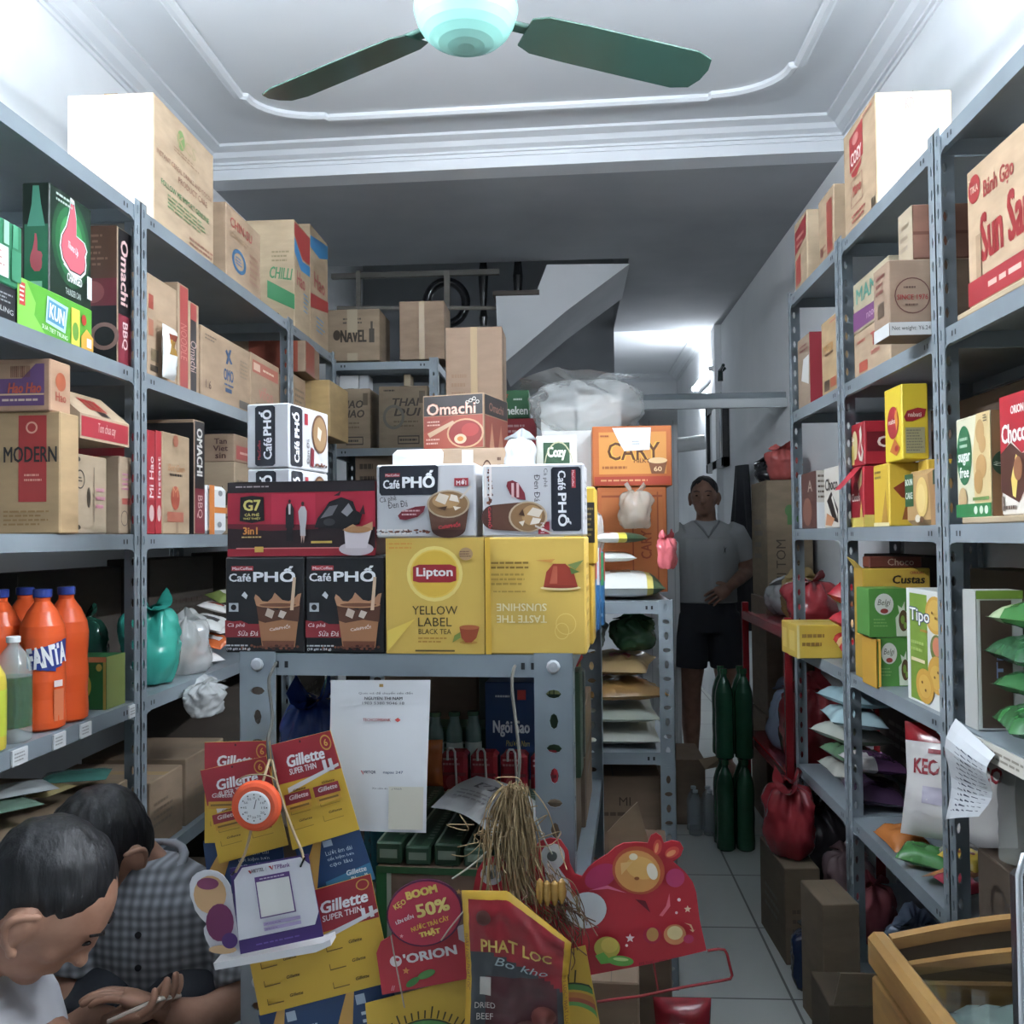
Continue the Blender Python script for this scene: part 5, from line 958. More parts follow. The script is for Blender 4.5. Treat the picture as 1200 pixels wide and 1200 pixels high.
carton('brown carton with red lettering low on the middle right rack', lo, 'k:b4946e', {'L': [('t', 'Tinh', .7, .68, .4, .28, 'a8463c', {'b': .02}), ('l', .1, .7, .35, .85, 1, 'a05a48'), ('r', .15, .1, .4, .32, 'a8503c'), ('l', .5, .3, .8, .5, 1, 'b07060'), ('r', 0, 0, 1, .05, '9a3038')]})
carton('carton with green and purple print on the red lettered carton', (lo[0], lo[1], lo[2]+.002, lo[3], lo[5]+.002, lo[5]+.14), 'k:b0a07c', {'L': [('t', 'MAMA', .5, .7, .8, .3, '4f8a78', {'b': .03}), ('p', [(0, .05), (.9, .05), (.9, .36), (0, .42)], '7a4a78'), ('t', 'noodles', .6, .22, .4, .16, 'c8a8b8')]}, 'noodle_carton')
s76 = (.69, .95, YRR[1]+.04, YRR[1]+.14, SZ[1]+.002, 1.935)
carton('brown carton with a round dark red stamp, jutting over the shelf edge', s76, 'k:94765a', {'F': [('o', .19, .52, .145, .24, .06, '5a2f28'), ('t', 'SINCE 1976', .19, .5, .25, .07, '8f2f2a', {'b': .02}), ('l', .12, .6, .26, .66, 1, '5a4034'), ('l', .13, .37, .25, .43, 1, '5a4034'), ('r', 0, 0, 1, .17, 'c8c8c6'), ('t', 'Net weight: Y6.24 kg', .2, .085, .36, .07, '2a2a2c')], 'L': [('r', 0, 0, 1, .17, 'c8c8c6'), ('r', .3, .3, .7, .5, '5a4a3c'), ('l', .2, .6, .8, .9, 3, '7a4a40')]})
carton('small brown taped box on the round stamped carton', (.745, .93, YRR[1]+.045, YRR[1]+.13, 1.937, 2.055), 'k:8f5a40', {'L': [('r', 0, 0, 1, 1, 'g:b8a890'), ('l', .1, .2, .8, .8, 3, '8a7a64')], 'F': [('r', 0, .44, 1, .5, '6a3c2c')]}, 'box')
carton('far brown carton with a torn white label and red edge on the right rack', rbox(949, 935, 388, 1, .12, py=430), 'k:a0866a', {'L': [('p', [(.3, .4), (.9, .3), (.95, .7), (.5, .68)], 'd8d6d2'), ('l', .2, .78, .9, .9, 2, '7a3a34')], 'F': [('r', 0, 0, .8, 1, '8f2a34')]})
carton('brown carton with orange print beside the middle right post', rbox(984, 963, 362, 1, .2, py=420), 'k:b8955e', {'L': [('t', 'MI GOI', .4, .62, .5, .1, 'b8843a', {'b': .02}), ('l', .2, .5, .7, .58, 1, '6a4a30'), ('r', .15, .06, .45, .2, '5a4838'), ('r', .5, .08, .8, .2, 'a8583c'), ('l', .5, .9, .9, .95, 1, 'a8583c')]})
# near bay: cracker carton on a wooden board
for k, L in ((1, 'plywood board under the rice cracker carton'), (2, 'plywood board under the red chocolate box, nearest right rack')):
    m = MB(); m.box(-.17, .08, -.26, .20, 0, .012, 'k:b49a72', .002); tag(m.build('board', loc=(XRF+.176, 1.72, SZ[k]+.001)), L, 'board')
carton('big brown rice cracker carton with bold dark red lettering on a board', (.795, 1.115, 1.46, 1.895, SZ[1]+.014, 2.06), 'k:bd9a70', {'L': [('t', 'Sun San', .36, .47, .46, .34, '8f2a2a', {'b': .03, 'rot': 2}), ('t', 'B\u00e1nh G\u1ea1o', .31, .77, .28, .15, '9a3a34', {'b': .015}), ('e', .08, .84, .06, .1, '9a3230'), ('t', 'TIKA', .08, .84, .08, .05, 'd8b8a0', {'b': .02}), ('r', 0, .03, 1, .2, '9a2f34'), ('l', .2, .07, .95, .16, 1, 'd8b0a0'), ('r', .09, .2, .14, .5, 'k:a8845a'), ('r', .72, .1, .8, .6, 'k:b08c60')]}, 'cracker_carton', 'carton')
# third shelf: biscuits
z2 = SZ[2]+.001
carton('pale grey biscuit box at the far end of the third right shelf', rbox(938, 931, 556, 2, .14, py=590), '9aa4ac', {'L': [('l', .2, .3, .8, .8, 4, '6a7078')]}, 'biscuit_box', 'box')
b = rbox(957, 939.5, 551, 2, .1, py=590)
carton('dark brown cake box with a white label strip on the third right shelf', b, '5f3a30', {'L': [('e', .4, .3, .3, .25, '8a5a48'), ('t', 'A', .6, .75, .3, .2, 'c8b8a8')], 'F': [('r', .0, 0, .55, .45, 'd8d8d6'), ('r', .0, .45, .55, 1, 'c8c0b4'), ('l', .05, .5, .5, .95, 5, '5a4a3c')]}, 'cake_box', 'box')
carton('white cake box with a dark chocolate bar picture beside the middle right post', rbox(984, 966, 545, 2, .2, py=590), 'd8d2c6', {'L': [('t', 'Choco', .5, .72, .8, .2, '2c221e', {'b': .03}), ('p', [(.2, .45), (.5, .6), (.9, .3), (.9, .08), (.6, .12)], '2a1c18'), ('p', [(.5, .5), (.58, .54), (.88, .22), (.86, .14)], 'd8d2c6'), ('p', [(.1, .05), (.5, .03), (.7, .15), (.2, .25)], 'c88a60')]}, 'cake_box', 'box')
cp = rbox(1012, 989, 546, 2, .14, py=580)
o = carton('red display box with an open red flap and round name badge', cp, 'b02030', {'L': [('r', 0, 0, 1, .16, 'd8c05a'), ('e', .45, .46, .38, .3, '8f1a26'), ('t', "Choco's", .45, .5, .6, .14, 'f0e0d8', {'b': .03}), ('p', [(.6, .75), (.95, .95), (.9, .7), (.7, .6)], 'd8c08a'), ('p', [(.75, .16), (.85, .45), (.95, .16)], 'd8b85a')], 'F': [('r', 0, 0, 1, .2, 'd8c05a'), ('p', [(.2, .2), (.4, .5), (.6, .2)], 'd8b85a')]}, 'biscuit_box', 'box')
m = MB(); h = cp[5]-cp[4]; L = cp[3]-cp[2]; m.prism([(0, -L*.45, 0), (0, L*.12, 0), (-.05, L*.12, -.055), (-.055, L*.05, -.062), (-.055, -L*.35, -.062), (-.05, -L*.45, -.055)], (.001, 0, .001), 'b82434'); m.build('flap', o, loc=(-.072, 0, h))
rc = rbox(1023, 987, 488, 2, .14, z0=cp[5]+.004, py=530)
carton('red biscuit box with a white splash, standing on the open flap box', (rc[0]+.005, rc[1], cp[2]+.0, cp[3], rc[4], rc[5]), 'a51e2c', {'L': [('e', .3, .5, .2, .34, 'd8c890'), ('r', .02, .05, .26, .5, 'd8c26a'), ('t', 'Choco', .16, .66, .24, .12, 'f0e4d8', {'b': .02}), ('p', [(.56, .3), (.7, .6), (.66, .8), (.8, .92), (.85, .7), (.8, .5), (.95, .3), (.85, .08), (.66, .12)], 'e0d8c8'), ('p', [(.64, .35), (.74, .6), (.78, .45), (.84, .3), (.76, .18)], 'a51e2c')], 'F': [('r', .05, .3, .95, .75, '6a141e'), ('t', 'CO', .5, .52, .5, .25, 'e8dcd0', {'b': .04})]}, 'biscuit_box', 'box')
yb = rbox(1042, 1024, 542, 2, .1, py=580)
carton('yellow wafer box with coffee coloured print, lower of the yellow boxes', yb, 'd8b430', {'L': [('p', [(.5, .05), (.8, .6), (.9, .05)], 'b88a2c'), ('l', .1, .75, .6, .92, 2, '8a7030'), ('r', 0, 0, 1, .06, 'e8d8a0')], 'F': [('p', [(.1, .6), (.6, .8), (.9, .6), (.6, .4), (.3, .45)], '8a3a24'), ('p', [(.3, .1), (.9, .1), (.7, .4), (.4, .35)], '9a5a2c')]}, 'wafer_box', 'box')
carton('yellow box under the tall yellow wafer box', (.845, .98, 2.265, 2.325, z2, 1.522), 'd0ac34', {}, 'wafer_box', 'box')
na = rbox(1057, 1037, 456, 2, .062, z0=1.524, py=500)
carton('tall bright yellow wafer box with a red oval badge', (na[0], na[1], na[2], na[3], 1.524, 1.705), 'e0c422', {'L': [('e', .5, .52, .34, .22, 'b02a30'), ('t', 'nabati', .5, .54, .5, .07, 'f0d8c8', {'b': .02}), ('p', [(.6, .6), (.75, .72), (.8, .5), (.7, .4)], 'd88a2c'), ('p', [(.3, .14), (.6, .3), (.9, .16), (.7, .06)], 'c8702c'), ('e', .7, .16, .1, .04, 'b02a30')], 'F': [('p', [(.08, .56), (.2, .64), (.6, .68), (.92, .66), (.85, .56), (.4, .5), (.15, .5)], '9a1e28'), ('t', 'nabati', .48, .59, .5, .06, 'f0d8c8', {'b': .02}), ('r', .12, .08, .85, .42, 'a8a27a'), ('l', .16, .1, .8, .4, 8, '7a7460')]}, 'wafer_box', 'box')
bo = rbox(1101, 1061, 546, 2, .16, py=580)
pk = carton('tan cake pack with a green name corner beside the near right post', bo, 'b8935e', {'L': [('r', 0, .35, .26, .95, '2f5a34'), ('t', 'BOUN', .13, .8, .22, .12, 'e0e4d8', {'b': .03}), ('t', 'CAKE', .13, .55, .22, .12, 'e0e4d8', {'b': .03}), ('e', .52, .5, .18, .36, 'd8b86a'), ('e', .5, .48, .12, .26, 'e0c47a'), ('p', [(.78, 0), (1, 0), (1, 1), (.7, .9), (.76, .5)], '9a7448'), ('r', .85, .7, .98, .95, '2f4a34'), ('e', .4, .12, .08, .07, 'd8ccb8'), ('e', .52, .1, .06, .06, '6a4a30')]}, 'cake_pack', 'packet', bev=.012)
zp = SZ[2]+.014
sf = rbox(1162, 1121, 480, 2, .1, py=530, z0=zp)
carton('cream coloured peanut biscuit box with a green oval, on the near right board', sf, 'd8d2b4', {'L': [('e', .24, .62, .22, .3, '2f6a44'), ('t', 'sugar', .24, .58, .36, .12, 'eef0e8', {'b': .03}), ('t', 'free', .24, .45, .28, .11, 'eef0e8', {'b': .03}), ('l', .12, .68, .36, .82, 2, 'a8c0a8'), ('p', [(.55, 0), (1, 0), (1, 1), (.62, 1), (.5, .6)], 'd0b884'), ('e', .72, .82, .12, .12, 'b8935e'), ('e', .78, .7, .1, .09, 'b8935e'), ('e', .74, .48, .15, .12, 'b88f58'), ('e', .66, .34, .12, .12, 'b08850'), ('e', .2, .18, .12, .12, 'c8a878'), ('r', 0, 0, 1, .13, '2f7a44'), ('r', .5, .16, .95, .19, '6a8a4a'), ('e', .58, .065, .05, .04, 'd8e0d0'), ('e', .74, .065, .05, .04, 'd8e0d0'), ('e', .88, .065, .05, .04, 'd8e0d0'), ('l', .84, .9, .96, .98, 3, '3a3228')], 'F': [('r', 0, 0, 1, 1, '8f6a48'), ('e', .25, .5, .25, .12, '2c4a34'), ('t', 'Oliv', .22, .5, .12, .2, 'd8e0d0', {'rot': 90})]}, 'biscuit_box', 'box')
carton('red and white chocolate pie box at the right frame edge', rbox(1216, 1173, 466, 2, .16, py=530, z0=zp, pt=1173), 'e0d8cc', {'L': [('p', [(0, .5), (.3, .62), (.6, .5), (1, .6), (1, 1), (0, 1)], 'a81e2c'), ('p', [(0, .2), (.5, .1), (.9, .35), (1, .5), (.6, .5), (.3, .6), (0, .52)], '4a2820'), ('t', 'ORION', .5, .87, .36, .07, 'f0e0d8', {'b': .03}), ('t', 'ChocoPie', .55, .68, 1.0, .16, 'f4ece4', {'b': .03}), ('p', [(.3, .3), (.45, .5), (.55, .45), (.42, .14), (.34, .16)], 'd8c060'), ('e', .5, .38, .12, .1, '8a5a3c'), ('l', .05, .03, .45, .1, 1, '6a5a50'), ('r', .03, .04, .1, .16, '7a6a60')]}, 'pie_box', 'box')
# fourth shelf
z3 = SZ[3]+.001
cb = fbox(1010, 1092, 662, 795, 2.57, .075)
o = carton('yellow cake display box with bold dark lettering, behind the green nut boxes', (cb[0], cb[1], 2.565, 2.64, z3, cb[5]-.01), 'cda63c', {'F': [('t', 'Custas', .68, .9, .48, .075, '2c241c', {'b': .03, 's': .15}), ('t', 'ORION', .8, .96, .2, .025, 'a8403a', {'b': .02}), ('l', .1, .6, .4, .8, 3, 'a8823a')], 'L': [('r', 0, 0, 1, 1, 'b8922c')]}, 'cake_box', 'box')
m = MB(); m.prism([(0, 0, 0), (.0, .07, 0), (-.02, .07, .03), (-.02, .0, .02)][::-1], (.001, 0, .001), 'd8b854'); m.build('flap', o, loc=(-(cb[1]-cb[0])/2, -.035, (cb[5]-.01-z3)))
carton('brown cake box lying on the yellow cake display box', (cb[0]+.02, cb[1]-.02, 2.57, 2.63, cb[5]-.008, cb[5]+.022), '6a3428', {'F': [('t', 'Choco', .6, .5, .5, .6, 'b8a08a')]}, 'cake_box', 'box')
gb = [('r', 0, 0, 1, 1, '4f8a3a'), ('e', .38, .68, .24, .22, 'd8d8cc'), ('t', 'Belgi', .38, .7, .34, .16, '4a4a30', {'s': .3}), ('e', .38, .54, .1, .05, '9a3a34'), ('p', [(.68, .02), (.66, .4), (.76, .5), (.72, .66), (.82, .6), (.9, .74), (.9, .55), (1, .5), (1, .02)], 'd0d8c0'), ('e', .86, .34, .12, .22, '5a4428'), ('e', .84, .36, .05, .09, '7a9a3a'), ('e', .9, .24, .04, .07, '7a9a3a'), ('l', .1, .2, .5, .4, 3, '7aa85a')]
g1 = fbox(1027, 1064, 745, 797, 2.44, .1); g2 = fbox(1018, 1063, 690, 744, 2.44, .1)
carton('lower green nut biscuit box, set a little to the right', (g1[0], g1[1]+.005, 2.44, 2.545, z3, 1.083), '4f8a3a', {'F': gb}, 'nut_box', 'box')
carton('upper green nut biscuit box stacked on the lower one', (g2[0], g2[1]+.005, 2.44, 2.545, 1.085, g2[5]), '4f8a3a', {'F': gb}, 'nut_box', 'box')
carton('narrow yellow box beside the lower green nut box', (XRF+.008, g1[0]-.003, 2.44, 2.545, z3, 1.075), 'c8982c', {}, 'box', 'box')
tp = rbox(1112, 1064, 696, 3, .085, py=760)
tip = [('r', 0, 0, 1, 1, 'd8dad6'), ('r', .08, .02, .52, .96, '7a9a34'), ('r', 0, 0, .07, 1, 'e4e6e2'), ('e', .72, .8, .24, .16, 'c89a3a'), ('e', .72, .8, .2, .13, 'd2aa4c'), ('t', 'Tipo', .34, .76, .52, .16, '24386a', {'b': .09}), ('t', 'Tipo', .34, .76, .5, .145, 'f0f0ec', {'b': .02}), ('l', .36, .62, .56, .67, 1, 'b87a2c'), ('r', .12, .36, .46, .39, 'd8c8a0'), ('e', .76, .52, .16, .12, '6a7a3a'), ('e', .76, .54, .1, .08, 'c87a5a'), ('e', .76, .3, .22, .16, 'c8983a'), ('e', .74, .28, .15, .1, 'd2a84a'), ('e', .46, .17, .22, .15, 'c8983a'), ('e', .46, .17, .15, .1, 'd2a84a'), ('e', .9, .18, .1, .05, 'e8e8e8'), ('r', .85, .02, .98, .14, '8a7a70'), ('l', .14, .44, .48, .56, 2, 'a0b860')]
for (u, v) in ((.68, .82), (.76, .78), (.72, .28), (.8, .33), (.42, .2), (.5, .14)): tip.append(('e', u, v, .02, .012, '7a5224'))
carton('white and green biscuit box with a blue edged name and round biscuits', tp, 'd4d6d2', {'L': tip, 'F': [('r', 0, 0, 1, 1, 'b8bab6')]}, 'biscuit_box', 'box')
b = fbox(1142, 1186, 692, 756, 1.90, .06)
carton('turned biscuit box with a brown back, behind the green snack bags', (b[0], b[1]+.02, 1.895, 1.955, z3, b[5]), 'c8cac6', {'F': [('r', .08, .02, .75, .93, '4a3a30'), vtext('Tip', .5, .5, .3, .16, '7a8ab0', .1, .26, rot=90, b=.03), ('r', 0, .94, 1, 1, '7a9a34')], 'L': [('r', 0, 0, 1, 1, 'b0b2ae')]}, 'biscuit_box', 'box')
gr = lambda u, v: 'g:3f7a3c' if (v < .8 and (u < .75)) else 'g:a8b890'
sb = [('topmost green and pale snack bag of the pile', .02, .205), ('second green snack bag down, with a silver side', .0, .14), ('third green snack bag, dark and shiny', .02, .075), ('lowest green snack bag at the shelf edge', -.0, .01)]
for i, (L, dx, dz) in enumerate(sb):
    pack(L, .15, .18, .05, [gr, 'g:2f5a3a', 'g:35683c', 'g:3a7040'][i], (.865+dx, 1.785, z3+dz+.002), (.0, [.03, .0, .03, 0][i], [.2, -.1, .15, -.25][i]), 'snack_bag', 'bag', 'green snack bags on the near right rack', seed=70+i, wr=.012, ops=[('e', .5, .6, .2, .15, 'g:b0a884')] if i == 0 else ())
rc_ = ['g:a82428', 'g:b03430', 'g:c8a23c', 'g:8a1e24', 'g:c04a30', 'g:b8282c', 'g:9a6a34']
for i in range(7):
    pack(['red candy bag in front by the shelf lip', 'red candy bag behind the first by the lip', 'yellow and red candy bag in the candy heap', 'dark red candy bag in the candy heap', 'orange red candy bag on the heap', 'red candy bag at the right frame edge', 'brownish candy bag on top of the heap'][i], .1, .12, .045, rc_[i], (.84+.03*(i % 3), 1.64-.03*(i % 2)+.008*i-.09*(i // 4), z3+.005+.05*(i // 2)), (.1*(i % 2), .1, .6*i), 'candy_bag', 'bag', 'candy bags on the near right rack', seed=80+i, wr=.012)
for i in range(5):
    pack(['lower left red snack bag on the far right rack', 'lower right red snack bag on the far right rack', 'middle red snack bag on the far right rack', 'upper left red and cream snack bag on the far right rack', 'topmost red snack bag by the middle right post'][i], .13, .17, .07, lambda u, v: 'g:a81e2c' if not (.3 < v < .55 and u < .6) else 'g:c8a070', (.86+.02*(i % 2), [2.95, 2.78, 2.87, 2.93, 2.75][i], z3+[.01, .01, .085, .16, .16][i]), (.25, 0, .3*i), 'snack_bag', 'bag', 'red snack bags on the far right rack', seed=90+i, wr=.014)
for i in range(2):
    carton(['yellow sachet box sticking out over the aisle, nearer one', 'yellow sachet box sticking out over the aisle, farther one'][i], (.70, .86, [2.98, 3.09][i], [3.08, 3.17][i], z3, 1.065), 'c8a83a', {'F': [('l', .1, .3, .6, .8, 2, '8a6a2c'), ('r', 0, 0, .05, 1, 'd8c88a')], 'L': [('r', .2, .2, .8, .8, 'd8bc5a')]}, 'sachet_box', 'box', rz=.05)
# fifth shelf
z4 = SZ[4]+.001
for i, (L, c, x, y, dz, rz) in enumerate((('pale blue soft pack at the top of the far pile', 'g:9ab8c0', .88, 3.0, .25, .2), ('light blue soft pack second in the far pile', 'g:a8c4ca', .87, 2.98, .195, -.1), ('white and green soft pack in the far pile', 'g:b8beb4', .88, 3.05, .13, .3), ('purple and white soft pack nearest in the far pile', 'g:5a3a5c', .885, 2.84, .085, .05), ('dark purple soft pack at the shelf bottom', 'g:3f2c44', .88, 2.83, .01, -.2), ('whitish soft pack at the back of the shelf bottom', 'g:a8a8a0', .89, 3.08, .01, .0), ('green and white soft pack under the blue ones', 'g:5a7a5c', .88, 3.02, .07, .1))):
    pack(L, .18, .22, .06, c if i not in (3,) else (lambda u, v: 'g:c8c4c4' if u < .35 else 'g:5a3a5c'), (x, y, z4+dz), (0, .1, rz), 'soft_pack', 'packet', 'soft packs on the far right rack', seed=100+i, wr=.012)
pack('white candy bag with mirrored dark red lettering leaning on the middle right rack', .26, .27, .05, lambda u, v: 'g:8a1e26' if v > .86 else 'g:c4c2c0', (.935, 2.34, z4+.185), (PI/2-.2, 0, -.62), 'candy_bag', 'bag', seed=110, wr=.012, ops=[('t', 'KEO CHOCO', .5, .62, .8, .14, '8a1e2c', {'b': .03}), ('r', .25, .74, .7, .78, '8a1e2c'), ('r', .2, .3, .6, .45, 'a8a4b4')])
bag('clear plastic bag slumped in front of the white candy bag', .07, .06, .15, 'f:b8b4ae:.5', (.87, 2.185, z4+.002), seed=45, amp=.3, tie=.3)
bag('red brown snack bag at the back of the middle right shelf', .06, .08, .3, 'g:8a3024', (1.03, 2.52, z4+.002), seed=46, amp=.25, tie=.5)
for i, (L, c, x, y, rz) in enumerate((('yellow candy bag with brown spots lying by the lip', 'g:c8a83a', .85, 2.10, .5), ('green candy bag beside the yellow one', 'g:3f7a3c', .835, 2.30, 1.0), ('pink red candy bag under the yellow one', 'g:a83a4a', .83, 2.09, .2), ('orange brown candy bag behind the green one', 'g:a8642c', .83, 2.44, .1), ('dark red candy bag near the orange paper', 'g:6a1e24', .90, 2.05, .8))):
    pack(L, .1, .13, .045, c, (x, y, z4+.005+(.05 if i == 0 else 0)), (.1, -.1, rz), 'candy_bag', 'bag', 'candy bags on the middle right shelf', seed=120+i, wr=.012, ops=[('e', .5, .4, .08, .08, '7a3a24'), ('e', .3, .6, .06, .06, '7a3a24')] if i == 0 else ())
m = MB()
g = [[Vector((.0+.10*u+.01*math.sin(v*5), -.075+.15*v*(.8+.2*u)+.012*math.sin(u*6), .02+.055*u*u+.014*math.sin(4*v+2*u))) for u in (0, .25, .5, .75, 1)] for v in (0, .2, .4, .6, .8, 1)]
for j in range(5):
    for i in range(4): m.add([g[j][i], g[j][i+1], g[j+1][i+1], g[j+1][i]], [(0, 1, 2, 3)], 'b87038', False); m.add([p-Vector((0, 0, .001)) for p in (g[j][i], g[j+1][i], g[j+1][i+1], g[j][i+1])], [(0, 1, 2, 3)], 'a86430', False)
tag(m.build('paper', loc=(.80, YRR[1]+.16, z4+.001)), 'sheet of orange brown paper curled on the low shelf by the near right post', 'paper')
for i in range(3):
    bottle(['clear bottle nearest the aisle on the low near shelf', 'clear bottle behind the first on the low near shelf', 'clear bottle at the right frame edge on the low near shelf'][i], .036, .2, 'f:c0c4bc:.4', 'g:b8bcb8', (.84+.075*(i % 2), 1.84-.1*i, z4+.17), 'water_bottle', 'bottle', 'clear bottles on the low near shelf', ribs=3)
carton('dark brown carton with a ring print under the clear bottles', (.80, 1.1, 1.56, 1.93, z4, z4+.168), 'k:5f4c3a', {'L': [('o', .25, .5, .1, .25, .25, '3a2c22'), ('t', 'On', .4, .5, .2, .3, '3a2c22')]})
# hand-written list clipped to the near right lip
m = MB(); P = [atX(x, y, XRF-.012) for x, y in ((1112, 960), (1152, 956), (1166, 884), (1120, 842), (1106, 895))]
o0 = P[3].copy(); rows = 10; 
def edge(a, b, t): return a+(b-a)*t
TLp, TRp, BLp, BRp = atX(1120, 842, XRF-.012), atX(1166, 884, XRF-.012), atX(1112, 961, XRF-.012), atX(1151, 957, XRF-.012)
gridp = []
for j in range(rows+1):
    t = j/rows; a = edge(TLp, BLp, t); b = edge(TRp, BRp, t); a = a+Vector((0, .028*math.sin(t*PI), 0))
    gridp.append([edge(a, b, i/5)+Vector((-.018*math.sin(i/5*PI)*t-.01*math.sin(t*7), 0, 0))-o0 for i in range(6)])
for j in range(rows):
    for i in range(5):
        q = [gridp[j][i], gridp[j+1][i], gridp[j+1][i+1], gridp[j][i+1]]; m.add(q, [(0, 1, 2, 3)], 'd2d6da', True); m.add([p+Vector((.0006, 0, 0)) for p in q[::-1]], [(0, 1, 2, 3)], 'c2c6ca', True)
rg = random.Random(9)
for j in range(13):
    t = .2+.058*j; a = rg.uniform(.25, .4); 
    while a < .9:
        b2 = min(.93, a+rg.uniform(.05, .16))
        def gp(u, v): 
            jj = min(rows-1, int(v*rows)); f = v*rows-jj; ii = min(4, int(u*5)); h = u*5-ii
            return (gridp[jj][ii]*(1-h)+gridp[jj][ii+1]*h)*(1-f)+(gridp[jj+1][ii]*(1-h)+gridp[jj+1][ii+1]*h)*f+Vector((-.001, 0, 0))
        th = rg.uniform(.008, .014); m.add([gp(a, t+.01*math.sin(a*9)), gp(a, t+th), gp(b2, t+th+.01), gp(b2, t+.012)], [(0, 1, 2, 3)], '3a4258'); a = b2+.03
tag(m.build('note', loc=o0), 'hand written white paper list hanging from the near right shelf lip', 'paper note')
lipt = RR[0][1][3]
m = MB(); m.box(XRF-.003, XRF+.001, 1.60, 1.93, SZ[3]-.036, SZ[3]-.002, 'c8c4ba'); m.gfx((XRF-.003, 1.93, SZ[3]-.036), (0, -1, 0), (0, 0, 1), .33, .034, [('r', .12, .2, .24, .9, '2a2620'), ('r', .26, .2, .32, .9, '2a2620'), ('l', .4, .2, .9, .8, 2, '8a8478')])
o = m.build('price_label', lipt); o.matrix_parent_inverse = Matrix.Translation(-RR[0][0].location)
# ------------------------------------------------------------------ floor goods at right and in the back
def fl(px, py): return atZ(px, py, 0)
carton('open brown carton on the aisle floor beside the far right rack', (.655, .765, 3.02, 3.34, 0.0, .30), 'k:6a563c', {'F': [('l', .2, .3, .8, .6, 3, '4a3a2a')], 'L': [('l', .2, .3, .8, .6, 3, '4a3a2a')]}, rz=.04)
carton('narrow brown carton standing on the floor by the middle right rack', (.655, .755, 2.58, 2.76, 0, .36), 'k:7a6448', {}, rz=.08)
o = carton('small open carton on the floor beside the narrow carton, flaps up', (.62, .76, 2.36, 2.54, 0, .2), 'k:5f4e38', {})
m = MB(); m.prism([(-.06, 0, 0), (.06, 0, 0), (.05, -.03, .09), (-.05, -.03, .09)], (0, .004, 0), 'k:8a7456'); m.build('flap', o, loc=(0, -.088, .2))
bag('dark blue bag on the floor between the aisle cartons', .05, .06, .2, 'g:1e2c4a', (.70, 2.88, 0), seed=47, amp=.25, tie=.7)
bag('dark red plastic bag on the open aisle carton', .07, .1, .28, 'g:8f2a30', (.71, 3.16, .302), seed=48, amp=.25, tie=.7)
bag('small pink and brown bag on the low far shelf', .06, .06, .2, 'g:a85a60', (.88, 2.86, SZ[5]+.001), seed=49, amp=.25)
bag('grey blue bag on the low shelf near the middle right post', .07, .07, .24, 'g:5a6478', (.88, 2.5, SZ[5]+.001), seed=50, amp=.25)
bag('tan paper bag on the low shelf of the middle right rack', .06, .07, .22, 'g:7a6a54', (.87, 2.25, SZ[5]+.001), seed=51, amp=.2)
bag('grey bag with a red corner farther on the low shelf', .07, .06, .22, 'g:80686a', (.88, 3.1, SZ[5]+.001), seed=52, amp=.25)
for t in range(2):
    for i in range(2):
        for j in range(2):
            bottle('large dark green bottle in the lower tier of the aisle stack' if t == 0 else 'large dark green bottle in the upper tier of the aisle stack', .04, .385, 'g:1f4a34', 'g:2a5a3c', (.655+.083*i, 4.10+.083*j, .001+.388*t), 'green_bottle', 'bottle', 'lower tier of green bottles' if t == 0 else 'upper tier of green bottles', ribs=2)
for i in range(3):
    for j in range(2):
        bottle('clear water bottle in the floor pack beside the aisle', .0315, .2, 'f:a8b0b4:.45', 'g:b8c0c4', (.573+.045*0+.064*i-.02, 4.30+.066*j, .001), 'water_bottle', 'bottle', 'clear water bottles on the floor', ribs=3)
o = carton('open brown carton on the floor behind the clear water bottles', (.40, .62, 4.45, 4.8, 0, .30), 'k:7a6046', {})
m = MB(); m.prism([(0, 0, 0), (.12, .01, .02), (.15, .0, -.02), (.02, -.06, -.03)], (0, 0, .003), 'k:a0845e'); m.build('flap', o, loc=(.08, -.175, .30))
# red painted stand
rs = empty('red_stand', (.96, 3.95, 0)); tag(rs, 'red painted metal stand at the end of the right racks', 'stand')
for sx in (-1, 1):
    for sy in (-1, 1): m = MB(); m.box(sx*.16-.014, sx*.16+.014, sy*.42-.014, sy*.42+.014, 0, 1.04, 'g:8f2026', .003); m.build('post', rs)
for z in (.45, .98):
    m = MB(); m.box(-.146, .146, -.406, .406, z, z+.006, 'g:6f1a20'); m.box(-.174, -.146, -.406, .406, z-.02, z+.02, 'g:8f2026', .003); m.box(.146, .174, -.406, .406, z-.02, z+.02, 'g:8f2026', .003); m.build('shelf', rs)
for (L, rx, ry, h, c, x, y, z, sd) in (('red plastic bag on the red stand top', .09, .1, .22, 'g:9a3238', .95, 3.78, .987, 61), ('clear and yellow bag on the red stand top', .08, .09, .25, 'g:a89060', .97, 4.05, .987, 62), ('white and black bag on the red stand, rear', .09, .09, .2, 'g:a8a8aa', .96, 4.24, .987, 63), ('dark red bag on the lower red stand shelf', .1, .12, .36, 'g:7a2428', .93, 3.72, .457, 64), ('pale blue bag on the lower red stand shelf', .1, .1, .3, 'g:8a98b0', .93, 4.0, .457, 65), ('dark bag under the red stand', .11, .15, .36, 'g:3a3438', .95, 3.8, .001, 66), ('brown bag under the red stand, rear', .11, .13, .32, 'g:5a4234', .95, 4.12, .001, 67)):
    bag(L, rx, ry, h, c, (x, y, z), seed=sd, amp=.24, tie=.6)
